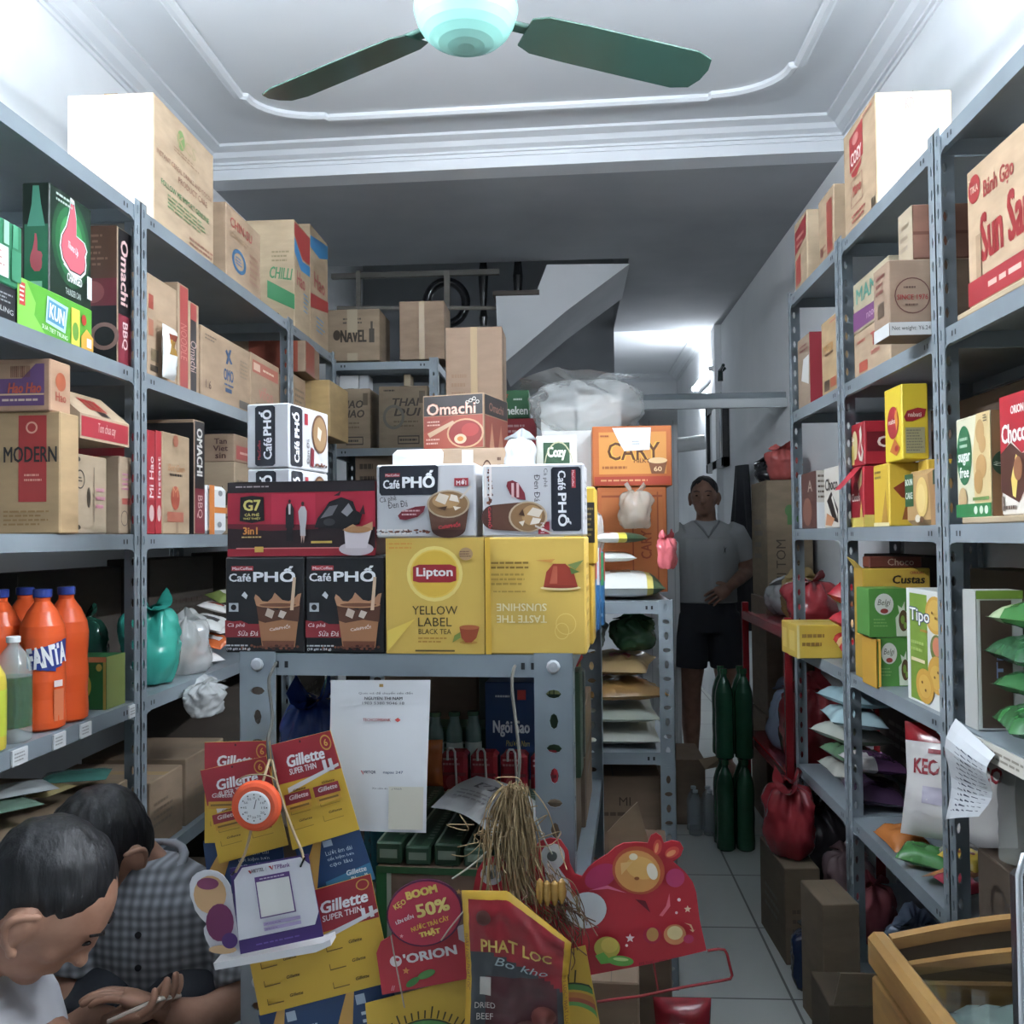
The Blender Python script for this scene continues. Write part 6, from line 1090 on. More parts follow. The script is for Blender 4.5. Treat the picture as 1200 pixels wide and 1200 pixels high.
# stacked cartons beyond the stand
b0 = (.90, 1.13, 4.44, 4.80)
carton('lowest brown carton of the stack behind the red stand', (b0[0], b0[1], b0[2], b0[3], 0, .5), 'k:6f5a42')
carton('middle brown carton of the stack behind the red stand', (b0[0]+.01, b0[1], b0[2], b0[3], .502, 1.05), 'k:75604a')
carton('top brown carton with a green leaf band behind the red stand', (b0[0]+.02, b0[1], b0[2], b0[3], 1.052, 1.60), 'k:8f7858', {'F': [('r', .45, .62, 1, .7, '4f7a44'), ('e', .5, .74, .1, .05, '4f7a44'), vtext('MI TOM', .3, .3, .4, .2, '4a3c2c', .22, .55, rot=90), vtext('CHAY', .7, .25, .3, .2, '4a3c2c', .22, .55, rot=90)], 'L': [('l', .2, .3, .8, .7, 4, '5a4a36')]})
bag('red and white plastic bag on the green banded carton', .08, .09, .2, 'g:a8504c', (1.03, 4.56, 1.602), seed=68, amp=.25, tie=.8)
bag('black bag beside the red bag on the green banded carton', .06, .08, .14, 'g:26262a', (.985, 4.72, 1.602), seed=69, amp=.25, tie=.8)
# dark jacket on the wall
m = MB(); gx = []
for j in range(13):
    t = j/12; z = 1.78-1.0*t; row = []
    for i in range(13):
        u = i/12; hw = .12+.16*min(1, t*2.2); y = 5.98+(u-.5)*2*hw
        x = XR-.06-.10*math.sin(u*PI)*(.5+.5*t)-.018*math.sin(u*22+t*3)*min(1, t*2); row.append((x, y, z-.02*math.sin(u*9)*t))
    gx.append(row)
for j in range(12):
    for i in range(12): q = [gx[j][i], gx[j+1][i], gx[j+1][i+1], gx[j][i+1]]; m.add(q, [(0, 1, 2, 3)], 'm:1b1d24', True); m.add([(p[0]+.012, p[1], p[2]) for p in q[::-1]], [(0, 1, 2, 3)], 'm:1b1d24', True)
tag(m.build('hanging_jacket'), 'dark jacket hanging on the right wall behind the standing man', 'jacket')
# ------------------------------------------------------------------ glass topped wooden case at the lower right
ct = empty('display_case', (.577, 1.10, 0)); tag(ct, 'wooden case with a sloped glass top at the lower right corner', 'display case')
Wc, Dc, Hc = .335, .48, .80
wd = 'k:8f6a34'; _M['wood'] = noisy(principled('varnished_wood', lin('8a6534'), .4), lin('75522a'), lin('9a743e'), 6, 6, (1, 1, 6)); wd = 'wood'
for nm, bx_ in (('side_panel', (-Wc/2, -Wc/2+.02, -Dc/2, Dc/2, .02, Hc-.06)), ('side_panel', (Wc/2-.02, Wc/2, -Dc/2, Dc/2, .02, Hc-.06)), ('rear_panel', (-Wc/2+.02, Wc/2-.02, Dc/2-.02, Dc/2, .02, Hc-.06)), ('front_panel', (-Wc/2+.02, Wc/2-.02, -Dc/2, -Dc/2+.02, .02, Hc-.06)), ('base', (-Wc/2+.02, Wc/2-.02, -Dc/2+.02, Dc/2-.02, .60, .62))):
    m = MB(); m.box(*bx_, wd, .003); m.build(nm, ct)
m = MB(); f = .024
m.box(-Wc/2-.005, -Wc/2+f, -Dc/2-.005, Dc/2+.005, Hc-.05, Hc, wd, .008); m.box(Wc/2-f, Wc/2+.005, -Dc/2-.005, Dc/2+.005, Hc-.06, Hc, wd, .008)
n = 10                                  # rear rails bow upward, dark board between them
m2 = MB()
for i in range(n):
    xa, xb = -Wc/2+f+(Wc-2*f)*i/n, -Wc/2+f+(Wc-2*f)*(i+1)/n; h0 = .034*math.sin(i/n*PI*.6); h1 = .034*math.sin((i+1)/n*PI*.6)
    for (yy, dz, k, th, hh) in ((Dc/2-.016, -.004, 1, .016, .016), (Dc/2-.05, -.026, .8, .012, .015)):
        m.prism([(xa, yy, Hc+dz+h0*k-hh), (xb, yy, Hc+dz+h1*k-hh), (xb, yy, Hc+dz+h1*k), (xa, yy, Hc+dz+h0*k)], (0, th, 0), wd)
    m2.prism([(xa, Dc/2-.014, Hc-.06), (xb, Dc/2-.014, Hc-.06), (xb, Dc/2-.014, Hc-.021+h1), (xa, Dc/2-.014, Hc-.021+h0)], (0, .008, 0), 'k:4a3822')
m2.build('rear_board', ct)
m.box(-Wc/2+f, Wc/2-f, -Dc/2-.005, -Dc/2+f, Hc-.06, Hc-.005, wd, .006); m.build('top_frame', ct)
m = MB(); m.box(-Wc/2+f, Wc/2-f, -Dc/2+f, Dc/2-.05, Hc-.03, Hc-.026, 'glass'); m.build('glass_pane', ct)
for (L, w, h, d, c, x, y, z, rz) in (('crumpled grey packet inside the glass topped case', .25, .27, .055, 'g:7a8280', .583, 1.14, .703, .08), ('pale green packet inside the glass topped case, front', .2, .10, .04, 'g:727c5c', .585, .945, .70, -.04), ('dark packet under the crumpled grey packet in the glass topped case', .24, .22, .03, 'g:4a4c44', .577, 1.16, .668, .02), ('brown packet at the bottom of the glass topped case', .26, .36, .04, 'g:5a5040', .577, 1.08, .628, .1)):
    pack(L, w, h, d, c, (x, y, z), (0, 0, rz), 'packet', 'packet', seed=int(z*100), wr=.02)
# dark metal upright at the right frame edge
m = MB(); x = atY(1197, 1080, .82).x
m.box(-.006, .025, -.010, .010, 0, 1.065, 'g:23262a', .004); m.tube([(-.006, -.011, .3), (-.006, -.011, 1.065), (-.002, -.011, 1.081), (.018, -.011, 1.083)], .003, 's:c8ccd0', 8); m.gfx((-.006, -.0105, .72), (1, 0, 0), (0, 0, 1), .031, .32, [('r', .1, .75, .6, .9, 'c8ccd0'), ('r', .12, .77, .58, .88, '23262a'), ('r', .1, .62, .5, .7, 'b8bcc0'), ('r', .1, .4, .3, .56, 'b8bcc0')])
tag(m.build('metal_upright', loc=(x, .82, 0)), 'dark metal upright with a bright edge at the right frame edge', 'post')
# ------------------------------------------------------------------ things hung on the front of the display rack
def qcard(label, corners, Y, base, ops, name='razor_card', cat='razor card', group=None, th=.0015, tilt=0, parent=None, outline=None):
    """flat printed card; corners TL, TR, BR, BL seen in the photo, hanging at distance Y"""
    TL, TR, BR, BL = [atY(x, y, Y) for x, y in corners]; c0 = (TL+TR+BR+BL)/4
    def mp(u, v, w=0):
        a = BL.lerp(BR, u); b = TL.lerp(TR, u); return a.lerp(b, v)-c0+Vector((0, -w, 0))
    m = MB(); out = outline or [(0, 0), (1, 0), (1, 1), (0, 1)]
    m.prism([mp(u, v)+Vector((0, th, 0)) for u, v in out], (0, -th, 0), base)
    g = MB(); W = ((TR-TL).length+(BR-BL).length)/2; H = ((TL-BL).length+(TR-BR).length)/2
    g.gfx((0, 0, 0), (1, 0, 0), (0, 1, 0), W, H, ops)
    g.v = [tuple(mp(x/W, y/H, z)) for x, y, z in g.v]
    b = len(m.v); m.v += g.v; m.f += [tuple(b+i for i in f) for f in g.f]; m.m += [m.mi(g.mats[k]) for k in g.m]; m.sm += g.sm
    o = m.build(name, loc=c0)
    if label: tag(o, label, cat, group)
    return o
GR, GY = '9a2430', 'd0a72c'
def gil(hd=.38, n=4, top='Gillette'):
    r = [('r', 0, 0, 1, 1-hd, GY), ('r', 0, 1-hd, 1, 1, GR), ('p', [(.12, 1-hd-.05), (.98, 1-hd+.06), (.98, 1-hd+.03), (.12, 1-hd-.1)], 'd8d8d8'), ('t', top, .5, 1-hd*.5, .62, hd*.3, 'e8e6e8', {'b': .04, 's': .15}), ('t', 'SUPER THIN', .42, 1-hd*.76, .44, hd*.15, 'e8dcdc', {'b': .02, 's': .1}), ('r', .74, 1-hd*.98, .8, 1-hd*.68, 'd8d8dc'), ('r', .84, 1-hd*.98, .9, 1-hd*.68, 'd8d8dc'), ('o', .88, 1-hd*.26, .09, hd*.2, .2, 'c89a44'), ('t', '6', .88, 1-hd*.26, .06, hd*.18, 'd8a84a', {'b': .03}), ('e', .48, .97, .015, .012, '3a1418')]
    for i in range(n):
        for j in range(2):
            u, v = .1+.46*j, (1-hd)*(.80-.23*i)
            r += [('r', u, v-.035, u+.3, v-.03, '8a6a1c'), ('r', u, v-.03, u+.008, v+.02, '8a6a1c'), ('t', 'Gillette', u+.2, v+.04, .2, .022, '3a3018', {'b': .03, 's': .15})]
    return r
def gil_t(hd=.38):
    r = gil(hd, 3)
    for j in range(2): u = .06+.46*j; r += [('r', u, 1-hd-.2, u+.4, 1-hd-.1, '8a2430'), ('t', 'Gillette', u+.22, 1-hd-.14, .3, .045, 'd8c8c8', {'b': .03, 's': .15}), ('r', u+.02, 1-hd-.27, u+.38, 1-hd-.2, 'c8962a'), ('r', u+.05, 1-hd-.245, u+.35, 1-hd-.225, '7a5a1c')]
    return r
blu = [('r', 0, 0, 1, 1, '24416a'), ('p', [(0, .4), (.3, 1), (.42, 1), (.12, 0), (0, 0)], 'c8984a'), ('p', [(.3, 0), (1, 0), (1, .34), (.3, .2)], '3a7aa0'), ('r', .42, .84, .56, .96, 'a8b8c8'), ('t', 'L\u01b0\u1edbt \u00eam d\u00e0i', .62, .72, .4, .09, 'c8d4e0'), ('t', 'ti\u1ebft ki\u1ec7m h\u01a1n', .62, .6, .4, .09, 'c8d4e0'), ('t', 'c\u1ea1o l\u00e2u', .6, .48, .34, .09, 'c8d4e0'), ('t', 'Gillette', .78, .26, .3, .1, 'd8e0e8', {'b': .03, 's': .15}), ('t', 'Blue II', .8, .12, .24, .1, 'd8e0e8', {'b': .03})]
G_ = 'razor blade cards hung on the rack front'
qcard('rear razor card at upper left, mostly red header, behind the orange timer', [(240, 870), (316, 868), (324, 985), (240, 988)], 1.455, GY, gil_t(), group=G_)
qcard('upper left razor card tilted right, behind the orange timer', [(235, 903), (312, 886), (338, 990), (257, 1012)], 1.449, GY, gil_t(), group=G_)
qcard('upper right razor card with its header showing fully, beside the hanging sheet', [(318, 873), (387, 856), (421, 972), (343, 996)], 1.443, GY, gil_t(), group=G_)
qcard('small dark blue razor card behind the left of the bank card stand', [(238, 986), (330, 978), (336, 1040), (246, 1050)], 1.459, '24416a', blu, group=G_)
qcard('dark blue razor card with white lettering under the upper right card', [(345, 992), (421, 972), (440, 1030), (362, 1052)], 1.452, '24416a', blu, group=G_)
qcard('large lower razor card, red header then a wide yellow field', [(281, 1068), (434, 1024), (460, 1150), (305, 1190)], 1.446, GY, [('r', 0, 0, 1, .6, GY), ('r', 0, .6, 1, 1, GR), ('p', [(.5, .56), (1, .68), (1, .65), (.5, .5)], 'd8d8d8'), ('t', 'Gillette', .77, .82, .36, .11, 'e8e6e8', {'b': .04, 's': .15}), ('t', 'SUPER THIN', .74, .72, .3, .055, 'e8dcdc', {'b': .02, 's': .1}), ('r', .88, .62, .91, .72, 'd8d8dc'), ('r', .94, .62, .97, .72, 'd8d8dc'), ('o', .93, .93, .05, .05, .2, 'c89a44')]+[q for j in range(2) for i in range(3) for q in (('t', 'Gillette', .3+.5*j, .46-.17*i, .1, .03, '3a3018', {'b': .03, 's': .15}), ('r', .08+.5*j, .42-.17*i, .2+.5*j, .43-.17*i, '6a5218'), ('r', .08+.5*j, .42-.17*i, .085+.5*j, .48-.17*i, '6a5218'))], group=G_)
qcard('dark blue razor card at the bottom edge under the wide yellow card', [(303, 1190), (459, 1150), (478, 1240), (322, 1275)], 1.45, '24416a', [('r', 0, 0, 1, 1, '24416a')]+[q for k in (0, .52) for q in (('p', [(k, .5), (k+.14, 1), (k+.2, 1), (k+.1, .3)], 'c8984a'), ('r', k+.2, .82, k+.27, .95, 'a8b8c8'), ('l', k+.22, .45, k+.44, .75, 3, 'c8d4e0'), ('r', k+.38, .3, k+.48, .55, '2f6a8a'))], group=G_)
# strings
def rope(label, pts, r, mat, Y=None, name='string', cat='string', sub=8):
    P = [atY(x, y, yy) for x, y, yy in pts]; c0 = P[-1].copy(); Q = []
    for i in range(len(P)-1):
        a = P[max(0, i-1)]; b = P[i]; c = P[i+1]; d = P[min(len(P)-1, i+2)]
        for k in range(sub):
            t = k/sub; Q.append(.5*((2*b)+(c-a)*t+(2*a-5*b+4*c-d)*t*t+(3*b-a-3*c+d)*t**3))
    Q.append(P[-1]); m = MB(); m.tube([q-c0 for q in Q], r, mat, 7); o = m.build(name, loc=c0)
    if label: tag(o, label, cat)
    return o
rope('dark cord tied through the rack lip, holding the razor cards', [(324, 776, 1.54), (319, 786, 1.515), (315, 800, 1.50), (319, 840, 1.47), (314, 868, 1.436), (316, 898, 1.432)], .0028, 'm:4a4a46', name='cord', cat='cord')
rope('twisted tan string from the razor cards down to the left of the bank card', [(316, 890, 1.428), (304, 930, 1.400), (296, 965, 1.402), (287, 1000, 1.403), (276, 1022, 1.405)], .0022, 'm:a08c6c')
rope('twisted tan string from the razor cards down to the right of the bank card', [(318, 890, 1.429), (328, 930, 1.425), (342, 970, 1.425), (353, 996, 1.416), (356, 1008, 1.405)], .0022, 'm:a08c6c')
# orange kitchen timer
c = atY(303, 942, 1.415); tm = empty('kitchen_timer', c, rot=(PI/2, 0, 0)); tag(tm, 'round orange kitchen timer with a white dial hanging before the razor cards', 'timer')
m = MB(); m.lathe([(.030, 0), (.0375, .004), (.0385, .010), (.036, .016), (.031, .019), (.025, .0185)], 'g:d2502a', 40); m.gfx((-.006, .026, .0178), (1, 0, 0), (0, 1, 0), .012, .004, [('r', 0, 0, 1, 1, '2a1a16')]); m.build('case', tm)
m = MB(); m.lathe([(.0245, .0), (.0245, .0195), (.022, .0205), (0, .0205)], 'd8d8da', 36)
for i in range(12): a = i*PI/6; m.add([(.0185*math.cos(a+d)*q, .0185*math.sin(a+d)*q, .0208) for q, d in ((1, -.05), (1, .05), (1.1, .05), (1.1, -.05))], [(0, 1, 2, 3)], '2a2a2c'); 
for i in range(12):
    a = PI/2-i*PI/6; vs, fs = text_mesh(str(i*5)); m.add([(.0145*math.cos(a)+x*.003*(1+(i > 1)), .0145*math.sin(a)+y*.0032, .0208) for x, y in vs], fs, '3a3a3c')
m.add([(-.0008, -.002, .021), (.0008, -.002, .021), (.004, .012, .021), (.003, .0125, .021)], [(0, 1, 2, 3)], '5a5a5c'); m.build('dial', tm)
m = MB(); m.tube([(.03*math.cos(a), .034+.012*math.sin(a), .006) for a in [PI*i/10 for i in range(11)]], .0011, 'm:8a7a5c', 6); m.build('loop', tm)
# bank card stand
VT = [(269, 1018), (361, 1001), (379, 1097), (282, 1118)]
cs = empty('payment_card_stand', atY(325, 1118, 1.41)); tag(cs, 'white and purple bank payment card stand hung by two strings', 'card stand')
def under(o, par): o.matrix_parent_inverse = Matrix.Identity(4); o.parent = par; o.location = o.location-par.location; return o
o = qcard(None, VT, 1.41, '3f2a6a', [('p', [(.0, .16), (.93, .16), (1, .3), (1, .88), (.9, .985), (.16, .985), (.04, .86)], 'd4d4da'), ('r', 0, 0, 1, .15, '43296e'), ('l', .2, .05, .75, .09, 1, '6a56a0'),
    ('t', 'VIETTEL', .35, .925, .16, .04, '3a3240', {'b': .02}), ('p', [(.23, .94), (.255, .94), (.27, .91), (.285, .95), (.265, .9), (.255, .9)], 'b02a34'), ('r', .455, .90, .458, .95, '8a8a90'), ('p', [(.49, .95), (.52, .95), (.535, .915), (.545, .95), (.555, .95), (.535, .895)], 'b02a34'), ('t', 'TPBank', .66, .925, .2, .05, '6a3a78', {'b': .02}), ('p', [(.30, .36), (.74, .36), (.74, .85), (.30, .85)], '5a3a78'), ('r', .315, .375, .725, .79, 'dcdad6'), ('l', .36, .805, .68, .835, 1, 'c8b8d0'), ('r', .33, .27, .78, .31, 'a898c0'), ('r', .33, .21, .78, .25, 'a898c0'), ('l', .35, .28, .55, .3, 1, '6a5a88'), ('l', .35, .22, .55, .24, 1, '6a5a88')], 'card_panel'); under(o, cs)
dc = [(95, 240), (108, 205), (130, 185), (165, 172), (200, 170), (235, 178), (262, 195), (285, 225), (300, 250), (355, 600), (300, 606), (240, 585), (200, 562), (178, 520), (168, 490), (166, 462), (182, 440), (150, 410), (122, 370), (112, 335), (98, 300)]
P = [atY(200+x/4.286, 980+y/4.286, 1.413) for x, y in dc]
m = MB(); m.prism([p-cs.location for p in P][::-1], (0, .0016, 0), 'd4d4d8')
def blob2(cx, cy, rx, ry, col, e, n=18, ph=0):
    pts = [atY(200+(cx+rx*math.cos(a))/4.286, 980+(cy+ry*math.sin(a))/4.286, 1.413)-cs.location+Vector((0, -e, 0)) for a in [ph+2*PI*i/n for i in range(n)][::-1]]; m.add(pts, [tuple(range(n))[::-1]], col)
blob2(200, 290, 82, 95, 'c8a070', .0022); blob2(250, 430, 70, 95, '6a2450', .0025); blob2(300, 520, 40, 40, '4a2a6a', .003); blob2(265, 565, 70, 22, 'c8a478', .0028); blob2(190, 235, 55, 30, '7a3458', .003)
m.build('die_cut_board', cs)
m = MB(); a = [atY(x, y, 1.409)-cs.location for x, y in ((250, 1129), (378, 1105), (387, 1101), (388, 1108), (370, 1116), (252, 1137))]; m.prism(a[::-1], (0, .03, 0), 'd4d4d6'); m.build('foot', cs)
for x, y, a2, b2 in ((276, 1020, 271, 1026), (357, 1005, 352, 1016)):
    m = MB(); m.tube([atY(x, y, 1.405)-cs.location, atY(a2, b2, 1.403)-cs.location], .0016, 'g:1c1c1e', 6); m.build('slot_clip', cs)
# hanging A4 sheet behind the lip
def sheet(label, pts, col, ops, bend, name='paper_sheet', cat='paper'):
    TL, TR, BR, BL = [atY(x, y, yy) for x, y, yy in pts]; c0 = (TL+TR+BL+BR)/4; n = 12
    W, H = (TR-TL).length, (TL-BL).length; N = (TR-TL).cross(TL-BL).normalized()
    if N.y > 0 and abs(N.y) > abs(N.z): N = -N
    if abs(N.z) > abs(N.y) and N.z < 0: N = -N
    def mp(u, v, w=0): return BL.lerp(BR, u).lerp(TL.lerp(TR, u), v)-c0+N*(bend(u, v)+w)
    m = MB()
    for j in range(n):
        for i in range(n):
            q = [(i/n, j/n), ((i+1)/n, j/n), ((i+1)/n, (j+1)/n), (i/n, (j+1)/n)]
            m.add([mp(*c) for c in q], [(0, 1, 2, 3)], col, True); m.add([mp(c[0], c[1], -.0005) for c in q[::-1]], [(0, 1, 2, 3)], col, True)
    g = MB(); g.gfx((0, 0, 0), (1, 0, 0), (0, 1, 0), W, H, ops, .0006); g.v = [tuple(mp(x/W, y/H, z)) for x, y, z in g.v]
    b = len(m.v); m.v += g.v; m.f += [tuple(b+i for i in f) for f in g.f]; m.m += [m.mi(g.mats[k]) for k in g.m]; m.sm += g.sm
    return tag(m.build(name, loc=c0), label, cat)
sheet('white printed sheet hanging from the front lip of the display rack', [(387, 797, 1.50), (504, 797, 1.495), (500, 975, 1.48), (386, 972, 1.48)], 'cfd0d2', [
    ('t', 'Qu\u00e9t m\u00e3 \u0111\u1ec3 chuy\u1ec3n ti\u1ec1n \u0111\u1ebfn', .56, .912, .54, .022, '4a4a50'), ('t', 'NGUYEN THI NAM', .54, .878, .38, .02, '2a2a30', {'b': .02}), ('t', '1903 5380 9046 18', .54, .846, .42, .018, '4a4a50'), ('t', 'TECHCOMBANK', .48, .735, .28, .02, 'a03a3a', {'b': .02}), ('p', [(.66, .735), (.69, .75), (.72, .735), (.69, .72)], 'b8403a'), ('t', 'VIETQR', .42, .39, .13, .022, '3a3a5a', {'b': .02}), ('p', [(.33, .4), (.345, .4), (.355, .38), (.365, .405), (.357, .372)], 'b02a34'), ('t', 'napas 247', .66, .39, .2, .022, '3a4a6a', {'b': .02}), ('t', 'Xin c\u1ea3m \u01a1n qu\u00fd kh\u00e1ch', .6, .285, .3, .018, '5a5a60'), ('r', .62, .02, .97, .3, 'c9c4b4'), ('r', .5, .955, .54, .975, 'a8884a')],
    lambda u, v: .004*math.sin(u*PI)+.006*u*u*(1-v)+.003*math.sin(v*5))
sheet('white printed sheet lying bent over the long green packs inside the rack', [(560, 905, 1.82), (655, 950, 1.80), (590, 985, 1.56), (505, 946, 1.58)], 'c2c4c6', [('r', .18, .5, .4, .72, '55575c'), ('r', .22, .55, .36, .68, 'c2c4c6'), ('t', '7', .29, .615, .08, .1, '3a3a3e'), ('l', .1, .2, .6, .4, 3, '9a9a9e'), ('l', .5, .6, .8, .7, 1, '9a9a9e')], lambda u, v: .012*math.sin(u*PI*1.2)+.01*math.sin(v*4))
# ------------------------------------------------------------------ candy display boards
ob = empty('candy_display', atY(500, 1165, 1.42)); tag(ob, 'red die cut candy display board with a round sign, left of the jerky pack', 'display board')
def board(par, pts, Y, th, col, name, art=()):
    P = [atY(x, y, Y)-par.location for x, y in pts]; m = MB(); m.prism(P[::-1], (0, th, 0), col)
    e = .0006
    for a in art:
        e += .0003
        if a[0] == 'p': q = a[1]; k = a[2]
        elif a[0] == 'e': _, cx, cy, rx, ry, k = a[:6]; ro = a[6] if len(a) > 6 else 0; q = [(cx+rx*math.cos(t)*math.cos(ro)-ry*math.sin(t)*math.sin(ro), cy+rx*math.cos(t)*math.sin(ro)+ry*math.sin(t)*math.cos(ro)) for t in [2*PI*i/26 for i in range(26)]]
        elif a[0] == 'star': _, cx, cy, r, k = a; q = [(cx+(r if i % 2 == 0 else r*.45)*math.sin(i*PI/5), cy-(r if i % 2 == 0 else r*.45)*math.cos(i*PI/5)) for i in range(10)]
        elif a[0] == 't':
            _, s, cx, cy, w, h, k, ro = a[:8]; b = a[8] if len(a) > 8 else 0; vs, fs = text_mesh(s); ro = math.radians(-ro); c, sn = math.cos(ro), math.sin(ro)
            for n_, (bx, by) in enumerate(((0, 0), (b, b*.5), (-b, b*.5), (b, -b*.5), (-b, -b*.5)) if b else ((0, 0),)):
                m.add([atY(cx+(x*w+bx)*c-(-y*h+by)*sn, cy+(x*w+bx)*sn+(-y*h+by)*c, Y)-par.location+Vector((0, -e-n_*.00004, 0)) for x, y in vs], fs, k)
            continue
        Q = [atY(x, y, Y)-par.location+Vector((0, -e, 0)) for x, y in q]
        ar = sum(Q[i].x*Q[(i+1) % len(Q)].z-Q[(i+1) % len(Q)].x*Q[i].z for i in range(len(Q)))
        m.add(Q if ar > 0 else Q[::-1], [tuple(range(len(Q)))], k)
    return m.build(name, par)
board(ob, [(441, 1117), (446, 1104), (462, 1094), (500, 1088), (548, 1085), (548, 1147), (448, 1166)], 1.422, .003, 'b02634', 'board', [('t', "'ORION", 504, 1118, 62, 11, 'dcd4d4', 11, .7), ('e', 464, 1126, 7, 6.5, 'dcd4d4'), ('e', 466, 1124, 2.5, 2, 'b02634'), ('star', 476, 1137, 4.5, 'd8904a'), ('e', 500, 1141, 11, 4.5, '4f8a44', -.4), ('e', 484, 1150, 9, 4, '3f7a3c', -.6), ('t', '//', 461, 1157, 4, 6, 'd8c8c8', 0), ('p', [(536, 1085), (548, 1080), (548, 1105), (538, 1100)], 'cfc8c8')])
sg = [(497.5+45*math.cos(t)*math.cos(-.25)-39*math.sin(t)*math.sin(-.25), 1070+45*math.cos(t)*math.sin(-.25)+39*math.sin(t)*math.cos(-.25)) for t in [2*PI*i/40 for i in range(40)]]
sg2 = [(497.5+(x-497.5)*.95, 1070+(y-1070)*.95) for x, y in sg]
board(ob, sg, 1.412, .003, '5a2244', 'round_sign', [('p', sg2, 'b02a44'), ('t', 'K\u1eb8O', 469, 1060, 15, 8, 'dcc05a', 32, .3), ('t', 'BOOM', 494, 1045, 36, 9, 'dcc05a', 15, .8), ('t', '50%', 507, 1063, 38, 15, 'dcc870', 15, .9), ('t', 'L\u00caN \u00d0\u1ebeN', 474, 1076, 22, 6, 'e0d8d8', 22, .2), ('t', 'N\u01af\u1edaC TR\u00c1I C\u00c2Y', 504, 1081, 46, 7, 'd8a83a', 18, .25), ('t', 'TH\u1eacT', 504, 1092, 24, 9, 'dcc05a', 14, .7), ('star', 471, 1096, 2.5, 'd8a0a0'), ('star', 538, 1044, 3.5, 'd8a05a')])
rb = empty('candy_display', atY(700, 1145, 1.44)); tag(rb, 'large red die cut jelly candy display board with white discs and a wire frame', 'display board')
rbo = [(556, 1160), (554, 1045), (559, 1020), (568, 1006), (579, 1003), (590, 1008), (600, 1022), (618, 1022), (622, 1000), (632, 986), (645, 982), (657, 984), (666, 997), (668, 1012), (674, 1024), (682, 1027), (689, 1017), (700, 1008), (712, 1001), (721, 993), (731, 988), (745, 987), (759, 988), (763, 979), (769, 976), (775, 980), (778, 988), (787, 985), (797, 987), (801, 994), (798, 1003), (789, 1010), (803, 1022), (812, 1034), (816, 1046), (820, 1078), (828, 1114), (760, 1130), (690, 1143), (640, 1160)]
board(rb, rbo, 1.440, .003, 'b5202e', 'board', [('e', 576, 1025, 13, 12, 'd2d2d2'), ('e', 576, 1025, 5, 5, '6a6e6c'), ('e', 648, 1003, 14, 15, 'd2d2d2'), ('e', 647, 1003, 6, 6, '5a605e'), ('p', [(636, 1004), (652, 1012), (668, 1035), (672, 1056), (655, 1058), (640, 1030)], 'd2ccd0'),
    ('e', 687, 1066, 24, 21, 'd0d2d4', -.3), ('e', 704, 1026, 20, 13, 'b02a5a', -.5), ('e', 791, 1028, 11, 11, 'b83a6a'), ('e', 748, 1019, 31, 28, 'b8522e', .3), ('e', 747, 1020, 27, 24, 'd2924a', .4), ('e', 751, 1016, 18, 13, 'dba85a', .3), ('e', 742, 1003, 5, 4, 'e8dcc0'), ('e', 764, 1020, 6, 10, 'e8dcc8', -.3), ('p', [(727, 1010), (742, 1008), (728, 1024)], 'dcae6a'), ('e', 746, 1028, 3, 2, '9a5a2c'), ('p', [(690, 1042), (712, 1036), (734, 1045), (712, 1040)], 'd86a8a'), ('p', [(744, 1052), (762, 1068), (756, 1054)], '6a1220'), ('p', [(776, 1072), (785, 1060), (784, 1045), (780, 1060), (772, 1071)], 'd86a78'),
    ('e', 770, 991, 5, 9, 'cc4a3a', .15), ('e', 769, 992, 2, 6, 'dc8a5a', .2), ('e', 787, 997, 9, 6, 'cc4a3a', -.5), ('e', 786, 998, 6, 3, 'dc8a5a', -.5), ('star', 738, 1097, 5.5, 'dccccc'), ('star', 805, 1063, 4.5, 'dcc8a8'), ('e', 795, 1052, 2, 2, 'e0d0d0'), ('e', 792, 1067, 1.6, 1.6, 'e0d0d0'), ('e', 734, 1105, 1.6, 1.6, 'e0d0d0'), ('e', 764, 1093, 11, 10, 'a81e3a'), ('e', 764, 1092, 7, 8, 'b88a4a'), ('e', 790, 1092, 13, 12, 'c07a4a'), ('e', 790, 1090, 9, 8, 'd2c08a'), ('e', 806, 1097, 6, 5, 'b02a5a'), ('p', [(801, 1078), (809, 1080), (812, 1087), (814, 1085), (811, 1089), (807, 1086), (810, 1086), (807, 1081)], 'd8b88a'),
    ('e', 711, 1107, 15, 13, 'b0a23a'), ('e', 714, 1104, 10, 9, 'c8b04a'), ('p', [(697, 1116), (707, 1112), (718, 1124), (704, 1126)], '5a9a34'), ('e', 727, 1122, 15, 6, '5fa03c', .08), ('e', 727, 1120, 9, 2, 'b0cc7a', .08), ('t', 'EM THI\u1ebeU HOA', 765, 1122, 34, 5, '6a1a24', 8)])
def wire(par, pts, Y, r, mat, name, closed=False):
    m = MB(); m.tube([atY(x, y, Y)-par.location for x, y in pts], r, mat, 7, closed); return m.build(name, par)
wire(rb, [(829, 1114), (842, 1112), (849, 1113), (852, 1118), (855, 1131), (858, 1143), (856, 1147), (846, 1149), (800, 1157), (752, 1167), (700, 1174)], 1.446, .0022, 'g:8f2a2e', 'wire_frame')
wire(rb, [(766, 1129), (771, 1160)], 1.446, .0018, 'g:8f2a2e', 'wire_strut')
rope('thin string from the raffia down to the left white disc of the red board', [(590, 962, 1.425), (583, 990, 1.43), (577, 1022, 1.432)], .0014, 'm:a8a494')
rope('thin string up from the right white disc to the rack post', [(628, 958, 1.47), (636, 980, 1.435), (647, 1001, 1.432)], .0014, 'm:a8a494')
rope('string slanting from the raffia to the round candy sign', [(596, 972, 1.425), (560, 1008, 1.41), (530, 1030, 1.405)], .0014, 'm:a8a494')
